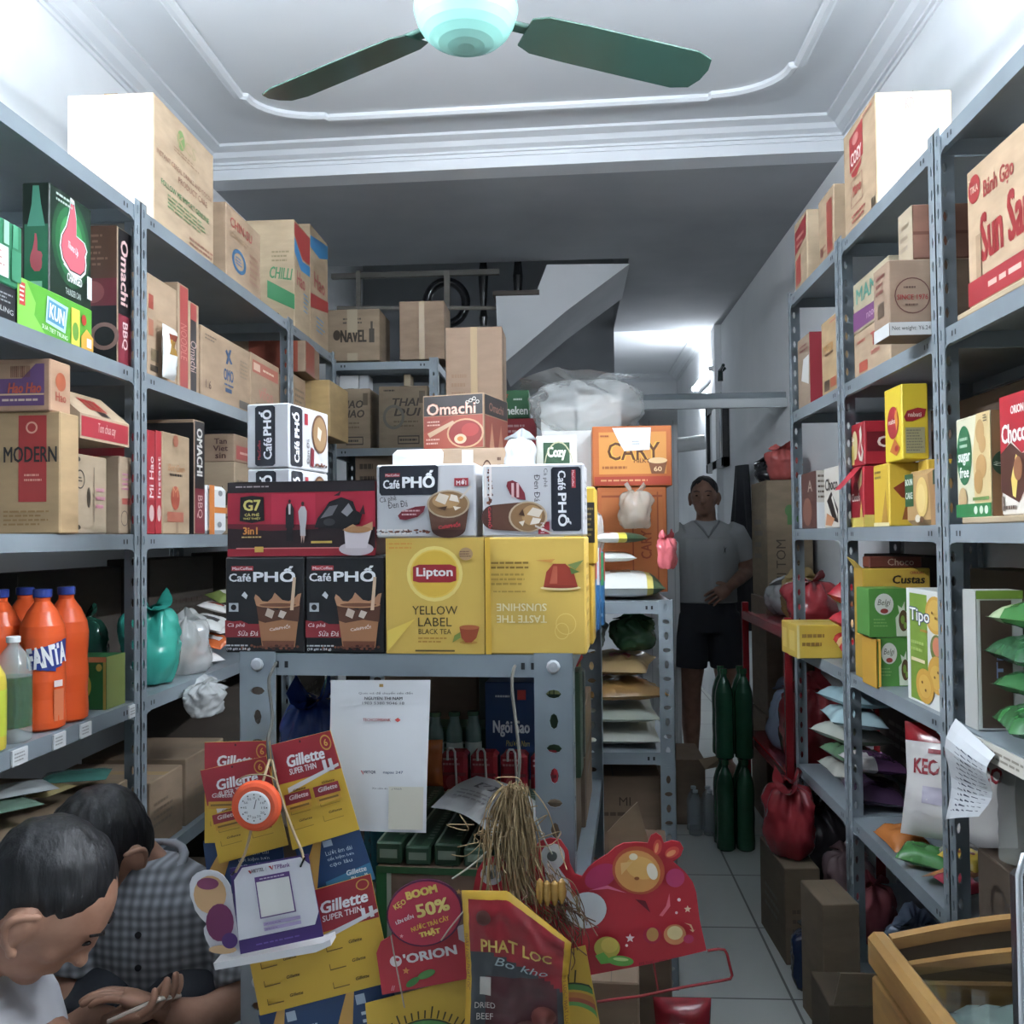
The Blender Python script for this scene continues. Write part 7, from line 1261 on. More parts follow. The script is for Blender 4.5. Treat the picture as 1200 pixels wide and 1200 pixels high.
rope('string crossing below the round candy sign', [(545, 1066, 1.405), (530, 1084, 1.403), (517, 1102, 1.403)], .0012, 'm:a89a8a')
rope('string down the left of the candy board to the yellow card', [(458, 1096, 1.413), (463, 1125, 1.413), (474, 1181, 1.413)], .0012, 'm:a89a8a')
# yellow ruler card behind
arcs = [('r', 0, 0, 1, 1, 'cda62e')]
for k, (c, r0) in enumerate((('2f3a24', .405), ('4f8a44', .395), ('cda62e', .36), ('c07a34', .345), ('a8543a', .31), ('5a9a4a', .285), ('cda62e', .26))):
    for cx in (.22, .86): arcs.append(('p', [(min(.995, max(.005, cx+r0*.62*math.cos(PI*i/24))), max(.01, .18+r0*1.35*math.sin(PI*i/24))) for i in range(25)], c))
for cx in (.22, .86):
    for i in range(26):
        a = PI*(.08+.84*i/25)
        if not .03 < cx+.5*.62*math.cos(a) < .97: continue
        arcs.append(('p', [(cx+q*.62*math.cos(a+d), .18+q*1.35*math.sin(a+d)) for q, d in ((.42, -.012), (.42, .012), (.475 if i % 5 else .5, .012), (.475 if i % 5 else .5, -.012))], '3a3014'))
qcard('yellow card printed with rainbow arcs and ruler ticks, behind the jerky pack', [(428, 1176), (686, 1108), (710, 1238), (440, 1300)], 1.431, 'cda62e', arcs+[('r', .86, .06, .93, .2, '24589a'), ('r', .87, .08, .92, .14, 'd8d8d8')], 'printed_card', 'card')
# jerky pack
cj = atY(606, 1125, 1.375)
pack('red and yellow bordered jerky pack with a dark clear window, hung in front', .158, .245, .022, lambda u, v: 'g:c49a2c' if (u < .06 or u > .94 or v > .965) else ('g:8a2028' if v > .66-.34*(u-.1)**2*(u > .1) else ('g:3a3c40' if (u < .2 or u > .88 or v > .52) else 'g:4a2226')), cj+Vector((0, 0, -.02)), (PI/2, 0, 0), 'jerky_pack', 'packet', seed=131, wr=.011, flat=.4, nx=34, ny=44, ops=[
    ('t', 'PHAT LOC', .5, .70, .66, .075, 'c8a24a', {'b': .02}), ('t', 'Bo kho', .55, .585, .5, .05, '9aa4a8', {'s': .2, 'rot': -10}), ('t', 'DRIED', .2, .355, .2, .035, 'b8aaa4'), ('t', 'BEEF', .2, .29, .16, .035, 'b8aaa4'), ('r', .15, .42, .26, .52, 'b0aaa2'), ('e', .2, .86, .07, .045, '5a2a22'), ('t', 'PHAT LOC * PHAT LOC', .97, .4, .5, .024, '6a2a14', {'rot': -90}), ('t', 'PHAT LOC * PHAT LOC', .03, .6, .5, .024, '6a2a14', {'rot': -90}), ('e', .6, .2, .16, .08, '5a2420'), ('e', .75, .3, .12, .06, '6a2c24'), ('e', .42, .1, .14, .06, '5a2420')])
jo = [o for o in SC.objects if o.name == 'jerky_pack'][0]
for v in jo.data.vertices:
    if v.co.y > 0: v.co.y -= max(0, v.co.x+.012)*.80*(v.co.y/.1225)
# raffia tassel
rt = empty('raffia_bundle', atY(603, 930, 1.44)); tag(rt, 'bundle of tan raffia strands hanging from the rack lip over the jerky pack', 'raffia')
rg = random.Random(17); m = MB()
def strand(mb, pts, r, mat):
    P = [Vector(p) for p in pts]; Q = []
    for i in range(len(P)-1):
        a, b, c, d = P[max(0, i-1)], P[i], P[i+1], P[min(len(P)-1, i+2)]
        for k in range(4): t = k/4; Q.append(.5*((2*b)+(c-a)*t+(2*a-5*b+4*c-d)*t*t+(3*b-a-3*c+d)*t**3))
    mb.tube(Q+[P[-1]], r, mat, 4)
for i in range(170):
    x0 = rg.gauss(603, 7); w = rg.gauss(0, 1); pts = []
    for y, cx, sp in ((924, 602, 7), (950, 601, 12), (985, 602, 16), (1020, 603, 18), (1055, 610, 22)):
        if y > 1030 and rg.random() < .5: break
        pts.append(atY(cx+w*sp+rg.gauss(0, 3), y+rg.gauss(0, 4), 1.415+rg.uniform(-.018, .012))-rt.location)
    strand(m, pts, .0011, rg.choice(('m:a68d66', 'm:b89e76', 'm:8f7752')))
for i in range(60):
    a = (rg.gauss(640, 14), rg.gauss(1040, 16)); pts = [atY(a[0], a[1], 1.405)-rt.location]
    for k in range(4): a = (a[0]+rg.uniform(-2, 14), a[1]+rg.uniform(4, 24)); pts.append(atY(a[0]+rg.uniform(-5, 5), a[1], 1.40+rg.uniform(-.015, .015))-rt.location)
    strand(m, pts, .0009, rg.choice(('m:7a6444', 'm:8a6a50', 'm:6a4a3a')))
for i in range(26):
    a = (rg.gauss(590, 20), rg.gauss(965, 20)); pts = []
    for k in range(4): pts.append(atY(a[0]+rg.uniform(-22, 22), a[1]+rg.uniform(-12, 18), 1.412+rg.uniform(-.012, .012))-rt.location)
    strand(m, pts, .0009, 'm:9c8460')
m.build('strands', rt)
m = MB(); m.tube([atY(x, y, 1.46)-rt.location for x, y in ((586, 926), (602, 921), (618, 926))], .004, 'm:8a7350', 8); m.build('knot', rt)
rope('grey cord tied through the rack lip, holding the raffia bundle', [(606, 778, 1.53), (602, 784, 1.50), (600, 805, 1.487), (605, 850, 1.475), (609, 890, 1.462), (606, 924, 1.455)], .0026, 'm:6a675f', name='cord', cat='cord')
for i in range(4):
    m = MB(); m.lathe([(.002, 0), (.0055, .008), (.0065, .02), (.005, .032), (.0015, .036)], 'g:a8803c', 10); p = atY(633+8.5*i, 1062-2*abs(i-1.5), 1.385); o = m.build('snack_stick', loc=p); tag(o, ['leftmost small golden snack stick tied to the raffia', 'second small golden snack stick tied to the raffia', 'third small golden snack stick tied to the raffia', 'rightmost small golden snack stick tied to the raffia'][i], 'snack', 'golden snack sticks')
# torn cardboard leaning on the rack side, seen past the post
m = MB(); P = [atY(x, y, 2.0) for x, y in ((712, 975), (724, 962), (747, 940), (760, 985), (752, 1010), (716, 1012))]; c0 = P[5].copy(); m.prism([p-c0 for p in P], (0, .004, 0), 'k:9a7c58'); 
tag(m.build('cardboard_flap', loc=c0), 'torn cardboard piece standing beside the display rack', 'cardboard')
carton('open brown carton on the floor beside the display rack, under the torn cardboard', (.115, .205, 1.9, 2.25, 0, c0.z-.005), 'k:7a6046', {'F': [('l', .2, .3, .8, .6, 3, '5a4632')]}, rz=RT)
carton('brown carton in the lower right of the display rack aisle, below the red board', (.025, .115, 1.56, 1.86, 0, .62), 'k:86694c', {'F': [('p', [(.1, .5), (.9, .62), (.9, .9), (.1, .8)], 'k:9c7c58')]}, rz=RT)
p = atY(802, 1192, 1.62)
pack('glossy dark red candy pack at the bottom edge below the wire frame', .10, .09, .05, 'g:7a1a24', (p.x, 1.66, p.z-.03), (PI/2-.2, 0, 0), 'candy_bag', 'bag', seed=140, wr=.01, ops=[('t', 'B', .5, .5, .2, .3, 'b8808a')])
carton('dark carton under the glossy dark red candy pack', (p.x-.06, p.x+.06, 1.61, 1.75, 0, p.z-.08), 'k:4a3c30', {})
# ------------------------------------------------------------------ people
def remesh(mb, voxel, smooth=4, name='body'):
    me = bpy.data.meshes.new('work'); me.from_pydata(mb.v, [], mb.f); o = bpy.data.objects.new('work', me); COL.objects.link(o)
    r = o.modifiers.new('r', 'REMESH'); r.mode = 'VOXEL'; r.voxel_size = voxel; r.use_smooth_shade = True
    s = o.modifiers.new('s', 'SMOOTH'); s.factor = .5; s.iterations = smooth
    dg = bpy.context.evaluated_depsgraph_get(); dg.update(); new = bpy.data.meshes.new_from_object(o.evaluated_get(dg)); bpy.data.objects.remove(o); new.name = name
    for p in new.polygons: p.use_smooth = True
    return new
def mobj(name, me, mat, parent=None):
    me.materials.clear(); me.materials.append(MAT(mat)); o = bpy.data.objects.new(name, me); COL.objects.link(o)
    if parent: o.parent = parent
    return o
def ell(mb, c, r, axes=None, n=20):
    c = Vector(c); A = axes or (Vector((1, 0, 0)), Vector((0, 1, 0)), Vector((0, 0, 1))); vs = []; fs = []
    for i in range(n+1):
        t = PI*i/n
        for k in range(2*n): a = PI*k/n; vs.append(c+A[0]*(r[0]*math.sin(t)*math.cos(a))+A[1]*(r[1]*math.sin(t)*math.sin(a))+A[2]*(-r[2]*math.cos(t)))
    for i in range(n):
        for k in range(2*n): fs.append((i*2*n+k, i*2*n+(k+1) % (2*n), (i+1)*2*n+(k+1) % (2*n), (i+1)*2*n+k))
    mb.add(vs, fs, 'skin', True)
def limb(mb, pts, rs, mat='skin', seg=14):
    """tapering limb through joints, rounded at both ends"""
    P = [Vector(p) for p in pts]; Q, R = [], []
    for i in range(len(P)-1):
        a, b, c, d = P[max(0, i-1)], P[i], P[i+1], P[min(len(P)-1, i+2)]
        for k in range(6):
            t = k/6; Q.append(.5*((2*b)+(c-a)*t+(2*a-5*b+4*c-d)*t*t+(3*b-a-3*c+d)*t**3)); R.append(rs[i]+(rs[i+1]-rs[i])*t)
    Q.append(P[-1]); R.append(rs[-1])
    d0 = (Q[0]-Q[1]).normalized(); d1 = (Q[-1]-Q[-2]).normalized()
    Q = [Q[0]+d0*R[0]*.95, Q[0]+d0*R[0]*.7]+Q+[Q[-1]+d1*R[-1]*.7, Q[-1]+d1*R[-1]*.95]; R = [R[0]*.25, R[0]*.72]+R+[R[-1]*.72, R[-1]*.25]
    mb.tube(Q, R, mat, seg)
def torso(mb, rings, mat='skin', n=24):
    """rings: (centre, half width vector, half depth vector)"""
    vs = []
    for c, a, b in rings:
        c, a, b = Vector(c), Vector(a), Vector(b)
        for k in range(n): t = 2*PI*k/n; q = 1; vs.append(c+a*math.cos(t)+b*math.sin(t))
    for i in range(len(rings)-1): mb.add([], [], mat)
    mb.add(vs, [(i*n+k, i*n+(k+1) % n, (i+1)*n+(k+1) % n, (i+1)*n+k) for i in range(len(rings)-1) for k in range(n)]+[tuple(range(n))[::-1], tuple((len(rings)-1)*n+k for k in range(n))], mat)
def head(mb, c, fd, up, s=1.0):
    """skull, jaw, brow, nose, lips, ears; fd = facing direction, up = crown direction"""
    fd = Vector(fd).normalized(); up = (Vector(up)-fd*Vector(up).dot(fd)).normalized(); sd = fd.cross(up); c = Vector(c); A = (sd, fd, up)
    W = lambda x, y, z: c+sd*(x*s)+fd*(y*s)+up*(z*s)
    ell(mb, c, (.074*s, .094*s, .098*s), A); ell(mb, W(0, .022, -.05), (.058*s, .066*s, .068*s), A); ell(mb, W(0, .05, -.098), (.03*s, .03*s, .022*s), A, 10)
    ell(mb, W(0, .088, -.02), (.011*s, .016*s, .028*s), A, 10); ell(mb, W(0, .1, -.04), (.017*s, .014*s, .011*s), A, 10); ell(mb, W(0, .078, -.07), (.024*s, .014*s, .008*s), A, 10); ell(mb, W(0, .074, .018), (.05*s, .02*s, .012*s), A, 10)
    for q in (-1, 1):
        ell(mb, W(q*.04, .05, -.034), (.022*s, .022*s, .018*s), A, 10); ell(mb, W(q*.079, -.008, -.02), (.012*s, .021*s, .034*s), A, 10); ell(mb, W(q*.078, .002, -.046), (.008*s, .01*s, .012*s), A, 8)
    return W
def face_bits(par, W, mat_brow='hair'):
    for q in (-1, 1):
        m = MB(); ell(m, W(q*.031, .083, -.002), (.010, .006, .004), None, 8); m.mats = ['g:2c2420']; m.build('eye', par)
        m = MB(); m.tube([W(q*.014, .094, .019), W(q*.032, .093, .025), W(q*.05, .078, .02)], .0022, 'hair', 6); m.build('eyebrow', par)
def ears(mb, W, s=1.0):
    for q in (-1, 1):
        pts = [W(q*(.079+.012*t), -.004-.021*math.cos(a)*(-1)-.012, -.02+.034*math.sin(a)) for a, t in [(math.radians(-70+i*25), max(0, math.sin(math.radians(i*20)))) for i in range(11)]]
        pts = [W(q*(.078+.010*math.sin(math.radians(i*18))), .012-.034*math.sin(math.radians(i*18)), .016-.068*(i/10)) for i in range(11)]
        limb(mb, pts[1:], [.005]+[.006]*8+[.008], 'skin', 8)
        ell(mb, W(q*.078, -.008, -.022), (.012, .012, .022), None, 8)
def hair(par, mb_parts, voxel=.006, name='hair'):
    m = MB()
    for c, r, A in mb_parts: ell(m, c, r, A)
    me = remesh(m, voxel, 2)
    for v in me.vertices: v.co += v.normal*(.0035*noise3((v.co.x, v.co.y, v.co.z*.35), 70)+.003*noise3(v.co, 25))
    return mobj(name, me, 'hair', par)
def hand(mb, wrist, dirv, palm_n, spread=1.0, curl=.5, s=1.0, mirror=1):
    """palm plus five unequal bent fingers; dirv along the fingers, palm_n out of the palm"""
    d = Vector(dirv).normalized(); n = (Vector(palm_n)-d*Vector(palm_n).dot(d)).normalized(); x = d.cross(n)*mirror; w = Vector(wrist)
    P = MB()
    torso(mb, [(w, x*.026*s, n*.019*s), (w+d*.03*s, x*.036*s, n*.018*s), (w+d*.07*s, x*.041*s, n*.016*s), (w+d*.09*s, x*.039*s, n*.012*s)], 'skin', 14)
    fing = []
    for i, (L, r) in enumerate(((.068, .0085), (.078, .009), (.072, .0087), (.055, .0075))):
        b = w+d*.084*s+x*((i-1.5)*.0205*s); dd = (d+x*((i-1.5)*.06*spread)).normalized(); pts = [b-dd*.015*s, b]; a = 0; p = b
        for k, f in enumerate((.45, .32, .23)): a += curl*(.7 if k == 0 else .85); p = p+(dd*math.cos(a)+n*math.sin(a))*(L*f*s); pts.append(p)
        fing.append((pts, [r*s, r*s, r*.95*s, r*.88*s, r*.72*s]))
    b = w+d*.022*s-x*.028*s; t = (d*.55-x*.75+n*.35).normalized(); fing.append(([b, b+t*.032*s, b+t*.032*s+(d*.8-x*.35+n*.4).normalized()*.03*s, b+t*.032*s+(d*.85-x*.1+n*.5).normalized()*.055*s], [.013*s, .0105*s, .0098*s, .0075*s]))
    for pts, r in fing: limb(mb, pts, r, 'skin', 10)
V = Vector
# ---- standing man, hand on his hip
MX, MY = atY(828, 640, 5.4).x, 5.4
mn = empty('person', (MX, MY, 0), rz=0); tag(mn, 'man standing at the back in grey V neck shirt and dark shorts, hand on hip', 'person')
b = MB()
torso(b, [((0, 0, .84), (.13, 0, 0), (0, .105, 0)), ((0, 0, .92), (.158, 0, 0), (0, .12, 0)), ((.0, 0, 1.03), (.15, 0, 0), (0, .115, 0)), ((0, .0, 1.2), (.165, 0, 0), (0, .115, 0)), ((0, 0, 1.33), (.17, 0, 0), (0, .1, 0)), ((0, .01, 1.4), (.12, 0, 0), (0, .07, 0)), ((0, .01, 1.43), (.06, 0, 0), (0, .055, 0))])
limb(b, [(0, .012, 1.38), (0, .0, 1.5)], [.06, .052])
for q in (-1, 1):
    limb(b, [(q*.085, 0, .88), (q*.095, -.01, .68), (q*.10, -.012, .48), (q*.10, .015, .28), (q*.10, .02, .09)], [.095, .085, .056, .054, .036]); limb(b, [(q*.10, .03, .045), (q*.108, -.06, .04), (q*.115, -.14, .03)], [.038, .036, .028])
limb(b, [(.13, .01, 1.335), (.205, .02, 1.25), (.225, .03, 1.13)], [.058, .05, .04]); limb(b, [(.225, .03, 1.13), (.165, -.08, 1.10), (.10, -.155, 1.06)], [.042, .038, .027])
limb(b, [(-.13, .01, 1.335), (-.2, .05, 1.23), (-.2, .13, 1.1)], [.058, .05, .04]); limb(b, [(-.2, .13, 1.1), (-.1, .17, 1.0)], [.04, .027])
hw = head(b, (-.01, -.005, 1.575), (-.25, -1, -.06), (0, 0, 1))
bm = remesh(b, .0075, 4); h = MB(); ears(h, hw); hand(h, (.105, -.152, 1.062), (-.75, -.1, -.45), (0, .9, -.3), 1.2, .35); hand(h, (-.1, .17, 1.0), (.8, .1, -.3), (0, -1, 0), 1, .5)
body = MB(); body.add([v.co for v in bm.vertices], [tuple(p.vertices) for p in bm.polygons], 'skind', True); body.add(h.v, h.f, 'skind', True); body.build('body', mn)
hd, hu = V((-.25, -1, -.06)).normalized(), V((0, 0, 1)); A = (hd.cross(hu), hd, hu)
hair(mn, [(V((-.01, -.005, 1.575))-hd*.012+hu*.022, (.0785, .094, .088), A)])
face_bits(mn, hw)
s = MB()
torso(s, [((0, 0, .965), (.168, 0, 0), (0, .132, 0)), ((0, -.005, 1.05), (.166, 0, 0), (0, .135, 0)), ((0, 0, 1.2), (.178, 0, 0), (0, .128, 0)), ((0, 0, 1.33), (.18, 0, 0), (0, .112, 0)), ((0, .012, 1.405), (.13, 0, 0), (0, .08, 0)), ((0, .02, 1.432), (.075, 0, 0), (0, .062, 0))])
s.tube([(.12, .01, 1.36), (.16, .012, 1.345), (.20, .018, 1.28), (.225, .028, 1.21)], [.07, .075, .068, .064], 'skin', 18); s.tube([(-.12, .01, 1.36), (-.16, .015, 1.345), (-.19, .045, 1.29), (-.215, .08, 1.2)], [.07, .075, .068, .064], 'skin', 18)
so = mobj('t_shirt', remesh(s, .0075, 3), 'm:8d8f91', mn)
m = MB(); m.tube([(-.068, -.035, 1.425), (-.035, -.085, 1.385), (-.005, -.118, 1.335), (.03, -.09, 1.385), (.068, -.03, 1.425)], .007, 'm:7a7c7e', 8); m.build('neckband', so)
m = MB(); m.gfx((.065, -.137, 1.24), (1, 0, 0), (0, 0, 1), .03, .05, [('p', [(.3, 0), (.5, .3), (.7, .0), (.6, .45), (.8, .8), (.5, .6), (.3, 1), (.4, .5)], '2a2c30')]); m.build('chest_mark', so)
s = MB(); torso(s, [((0, 0, .80), (.15, 0, 0), (0, .12, 0)), ((0, 0, .9), (.166, 0, 0), (0, .128, 0)), ((0, 0, .985), (.16, 0, 0), (0, .124, 0))])
for q in (-1, 1): s.tube([(q*.08, 0, .9), (q*.095, -.006, .76), (q*.104, -.008, .6)], [.1, .1, .096], 'skin', 20)
mobj('shorts', remesh(s, .0075, 3), 'm:20242c', mn)
for q in (-1, 1): m = MB(); m.lathe([(.05, 0), (.052, .012), (.048, .016)], 'm:2a2622', 20, (q*.11, -.05, 0), sy=2.3, sx=.95); m.build('sandal', mn)
# ---- seated pair at the lower left
def seat(label, x, y, h, grp='plastic stools'):
    t = empty('stool', (x, y, 0)); tag(t, label, 'stool', grp); m = MB(); m.lathe([(.12, 0), (.125, .012), (.11, .022), (0, .022)], 'g:7a2a2c', 24, (0, 0, h-.022)); m.build('seat', t)
    for i in range(4): a = PI/4+i*PI/2; m = MB(); m.tube([(.09*math.cos(a), .09*math.sin(a), h-.02), (.115*math.cos(a), .115*math.sin(a), 0)], .013, 'g:7a2a2c', 8); m.build('leg', t)
AX, AY = -.93, 1.36
seat('low stool under the person in white at the lower left', AX, AY, .33)
pa = empty('person', (AX, AY, 0)); tag(pa, 'person in a white shirt bending forward, short black hair, nearest at lower left', 'person')
b = MB(); fd = V((.66, .22, -.72)); up = V((.70, .12, .70))
hc = atY(58, 1050, 1.40)-pa.location
torso(b, [((0, 0, .36), (.02, .12, 0), (-.10, 0, 0)), ((0, 0, .44), (.01, .135, 0), (-.105, 0, .01)), ((.0, 0, .56), (.0, .145, 0), (-.10, 0, .03)), ((.01, 0, .645), (0, .15, 0), (-.075, 0, .04)), ((.02, 0, .69), (0, .08, 0), (-.05, 0, .03))])
nb = hc+up*-.09-fd.normalized()*.03
limb(b, [(.0, 0, .66), tuple((V((.01, 0, .69))+nb)/2), tuple(nb+up*.05)], [.055, .05, .048])
for q in (-1, 1):
    limb(b, [(.01, q*.125, .64), (.05 if q > 0 else .10, (.12 if q > 0 else -.17), .58), (.13 if q > 0 else .16, (.10 if q > 0 else -.15), .52)], [.052, .046, .036]); limb(b, [(.13 if q > 0 else .16, (.10 if q > 0 else -.15), .52), (.22, (.06 if q > 0 else -.09), .52), (.27, q*.04, .53)], [.036, .032, .024])
    limb(b, [(.03, q*.06, .45), (.2, q*.065, .44), (.34, q*.065, .42)], [.075, .064, .05]); limb(b, [(.34, q*.065, .42), (.35, q*.07, .2), (.33, q*.07, .06)], [.048, .045, .032]); limb(b, [(.32, q*.07, .04), (.44, q*.075, .03)], [.034, .026])
hwA = head(b, hc, fd, up, 1.02); bm = remesh(b, .006, 4)
h = MB(); ears(h, hwA, 1.02); hand(h, (.27, -.04, .53), (.8, .3, .1), (-.1, .3, 1), 1, .5, .95); hand(h, (.27, .04, .53), (.8, -.3, .1), (-.1, -.3, 1), 1, .5, .95, -1)
body = MB(); body.add([v.co for v in bm.vertices], [tuple(p.vertices) for p in bm.polygons], 'skin', True); body.add(h.v, h.f, 'skin', True); body.build('body', pa)
f1 = fd.normalized(); u1 = (up-f1*up.dot(f1)).normalized(); A = (f1.cross(u1), f1, u1)
hair(pa, [(hc-f1*.018+u1*.028, (.081, .094, .086), A), (hc-f1*.04-u1*.012, (.072, .062, .07), A)], .005)
face_bits(pa, hwA)
s = MB(); torso(s, [((0, 0, .40), (.02, .145, 0), (-.12, 0, 0)), ((0, 0, .48), (.01, .145, 0), (-.12, 0, .01)), ((.0, 0, .57), (.0, .158, 0), (-.112, 0, .03)), ((.01, 0, .655), (0, .16, 0), (-.088, 0, .045)), ((.018, 0, .70), (0, .085, 0), (-.058, 0, .035))])
for q in (-1, 1): s.tube([(.01, q*.11, .65), (.04 if q > 0 else .08, (.125 if q > 0 else -.165), .595), (.06 if q > 0 else .125, (.12 if q > 0 else -.168), .55)], [.066, .06, .056], 'skin', 18)
mobj('shirt', remesh(s, .006, 3), 'm:bfc0c6', pa)
s = MB()
for q in (-1, 1): s.tube([(.0, q*.06, .45), (.2, q*.065, .445), (.32, q*.065, .43)], [.094, .076, .064], 'skin', 18)
torso(s, [((0, 0, .345), (0, .12, 0), (-.11, 0, 0)), ((0, 0, .42), (0, .14, 0), (-.12, 0, 0))]); mobj('trousers', remesh(s, .007, 3), 'm:2c2e36', pa)
# person B
BX, BY = -.805, 1.84
seat('low stool under the person in grey plaid', BX, BY, .36)
pb = empty('person', (BX, BY, 0)); tag(pb, 'person in a grey plaid shirt, head bowed over a phone, black hair', 'person')
b = MB(); fd = V((-.32, -.62, -.72)); hc = atY(116, 993, 1.76)-pb.location; f1 = fd.normalized(); up = V((-.2, -.6, .75)); u1 = (up-f1*up.dot(f1)).normalized()
torso(b, [((0, 0, .40), (.12, 0, 0), (0, .10, 0)), ((0, 0, .47), (.135, 0, 0), (0, .105, 0)), ((0, -.015, .58), (.15, 0, 0), (0, .1, 0)), ((.0, -.03, .655), (.145, 0, 0), (0, .08, 0)), ((-.01, -.035, .70), (.075, 0, 0), (0, .055, 0))])
nb = hc-u1*.085-f1*.03
limb(b, [(-.01, -.02, .67), tuple((V((-.01, -.03, .69))+nb)/2), tuple(nb+u1*.05)], [.05, .045, .045])
hb = atY(128, 1197, 1.61)-pb.location; hl = atY(198, 1186, 1.63)-pb.location
for q, hp in ((-1, hb), (1, hl)):
    el = V((q*(.19 if q > 0 else .155), -.10, .50)); limb(b, [(q*.13, -.02, .66), (q*(.175 if q > 0 else .15), -.06, .58), tuple(el)], [.053, .047, .037]); limb(b, [tuple(el), tuple((el+hp)/2+V((0, -.01, -.015))), tuple(hp)], [.037, .033, .024])
    limb(b, [(q*.07, .02, .47), (q*.08, -.11, .47), (q*.08, -.21, .45)], [.075, .064, .05]); limb(b, [(q*.08, -.21, .45), (q*.08, -.20, .22), (q*.08, -.16, .06)], [.05, .043, .032]); limb(b, [(q*.08, -.15, .04), (q*.085, -.25, .03)], [.034, .026])
hwB = head(b, hc, fd, up); bm = remesh(b, .006, 4)
h = MB(); ears(h, hwB); hand(h, tuple(hb), (.85, -.1, .25), (0, .25, 1), .8, .55, .95, 1); hand(h, tuple(hl), (-.75, -.15, .35), (.1, -.2, -.95), .8, .35, .95, 1)
body = MB(); body.add([v.co for v in bm.vertices], [tuple(p.vertices) for p in bm.polygons], 'skin', True); body.add(h.v, h.f, 'skin', True); body.build('body', pb)
A = (f1.cross(u1), f1, u1)
hair(pb, [(hc-f1*.012+u1*.022, (.083, .100, .092), A), (hc-f1*.03-u1*.02, (.076, .066, .08), A)], .005)
face_bits(pb, hwB)
s = MB(); torso(s, [((0, 0, .42), (.15, 0, 0), (0, .12, 0)), ((0, 0, .48), (.152, 0, 0), (0, .122, 0)), ((0, -.015, .58), (.163, 0, 0), (0, .115, 0)), ((.0, -.03, .66), (.155, 0, 0), (0, .094, 0)), ((-.012, -.035, .71), (.085, 0, 0), (0, .066, 0)), ((-.02, -.035, .728), (.06, 0, 0), (0, .055, 0))])
for q in (-1, 1): s.tube([(q*.12, -.02, .665), (q*(.17 if q > 0 else .145), -.05, .59), (q*(.195 if q > 0 else .155), -.085, .52)], [.066, .064, .064], 'skin', 18)
so = mobj('plaid_shirt', remesh(s, .006, 3), 'plaid', pb)
for q in (-1, 1):
    m = MB(); m.tube([(-.02+.064*math.sin(q*a), -.035-.060*math.cos(a), .722-.02*math.cos(a)) for a in [PI*k/8 for k in range(9)]], [.004]+[.009]*7+[.006], 'm:8f9298', 8); m.build('collar', so)
for i in range(4): m = MB(); m.lathe([(.006, 0), (.006, .003), (0, .004)], 'g:2a2a2e', 10); m.build('button', so, loc=(.0, -.128-.0+.0*i, .62-.06*i), rot=(PI/2, 0, 0))
s = MB()
for q in (-1, 1): s.tube([(q*.065, .02, .475), (q*.075, -.11, .475), (q*.08, -.19, .46)], [.094, .076, .064], 'skin', 18)
torso(s, [((0, 0, .378), (.12, 0, 0), (0, .11, 0)), ((0, 0, .45), (.14, 0, 0), (0, .12, 0))]); mobj('trousers', remesh(s, .007, 3), 'm:23262e', pb)
# phone held edge-on
p0, p1 = atY(146, 1193, 1.60), atY(193, 1170, 1.61); mid = (p0+p1)/2; ang = math.atan2(p1.z-p0.z, p1.x-p0.x); L = (p1-p0).length+.03
ph = empty('phone', mid, rot=(-.40, -ang, 0)); tag(ph, 'thin smartphone with a bright rim held by the person in plaid', 'phone')
m = MB(); m.box(-L/2, L/2, -.035, .035, -.004, .0035, 'g:d8ccc0', .002); m.build('body', ph)
m = MB(); m.box(-L/2+.004, L/2-.004, -.032, .032, .0035, .0045, 'g:1a1c20'); m.build('screen', ph)
m = MB(); m.lathe([(.005, 0), (.005, .002), (.003, .003)], 'g:d8d8d8', 12, (-L/2+.012, -.022, -.008)); m.build('camera_lens', ph)
# wire chair behind the pair
CX, CY = -.66, 2.03
ch = empty('wire_chair', (CX, CY, 0)); tag(ch, 'grey wire backed chair behind the person in plaid, beside the display rack', 'chair')
arch = [(-.125, -.005, .36), (-.128, -.01, .50), (-.122, -.015, .60), (-.095, -.02, .68), (-.05, -.02, .715), (0, -.02, .725), (.05, -.02, .715), (.095, -.02, .68), (.12, -.015, .60), (.125, -.01, .50), (.12, -.005, .36)]
m = MB(); m.tube(arch, .012, 'g:5f6468', 10); m.build('back_frame', ch)
for i, x in enumerate((-.075, -.04, -.01, .025, .06)):
    m = MB(); m.tube([(x*1.25, -.018, .70-.9*abs(x)), (x*1.05, -.014, .55), (x*.9, -.006, .37)], .0028, 's:c0c4c8', 6); m.build('back_wire', ch)
m = MB(); m.tube([(-.10, -.022, .66), (-.112, -.02, .60), (-.098, -.014, .46), (-.085, -.006, .37)], .0028, 's:c0c4c8', 6); m.build('back_wire', ch)
m = MB(); m.lathe([(.135, 0), (.14, .012), (.12, .025), (0, .028)], 'g:4a4d52', 28, (0, .13, .35), sx=1, sy=1.05); m.build('seat', ch)
for x in (-.11, .11):
    for y in (.02, .24): m = MB(); m.tube([(x, y, .36), (x*1.12, y+(.02 if y > .1 else -.01), 0)], .01, 'g:5f6468', 8); m.build('leg', ch)
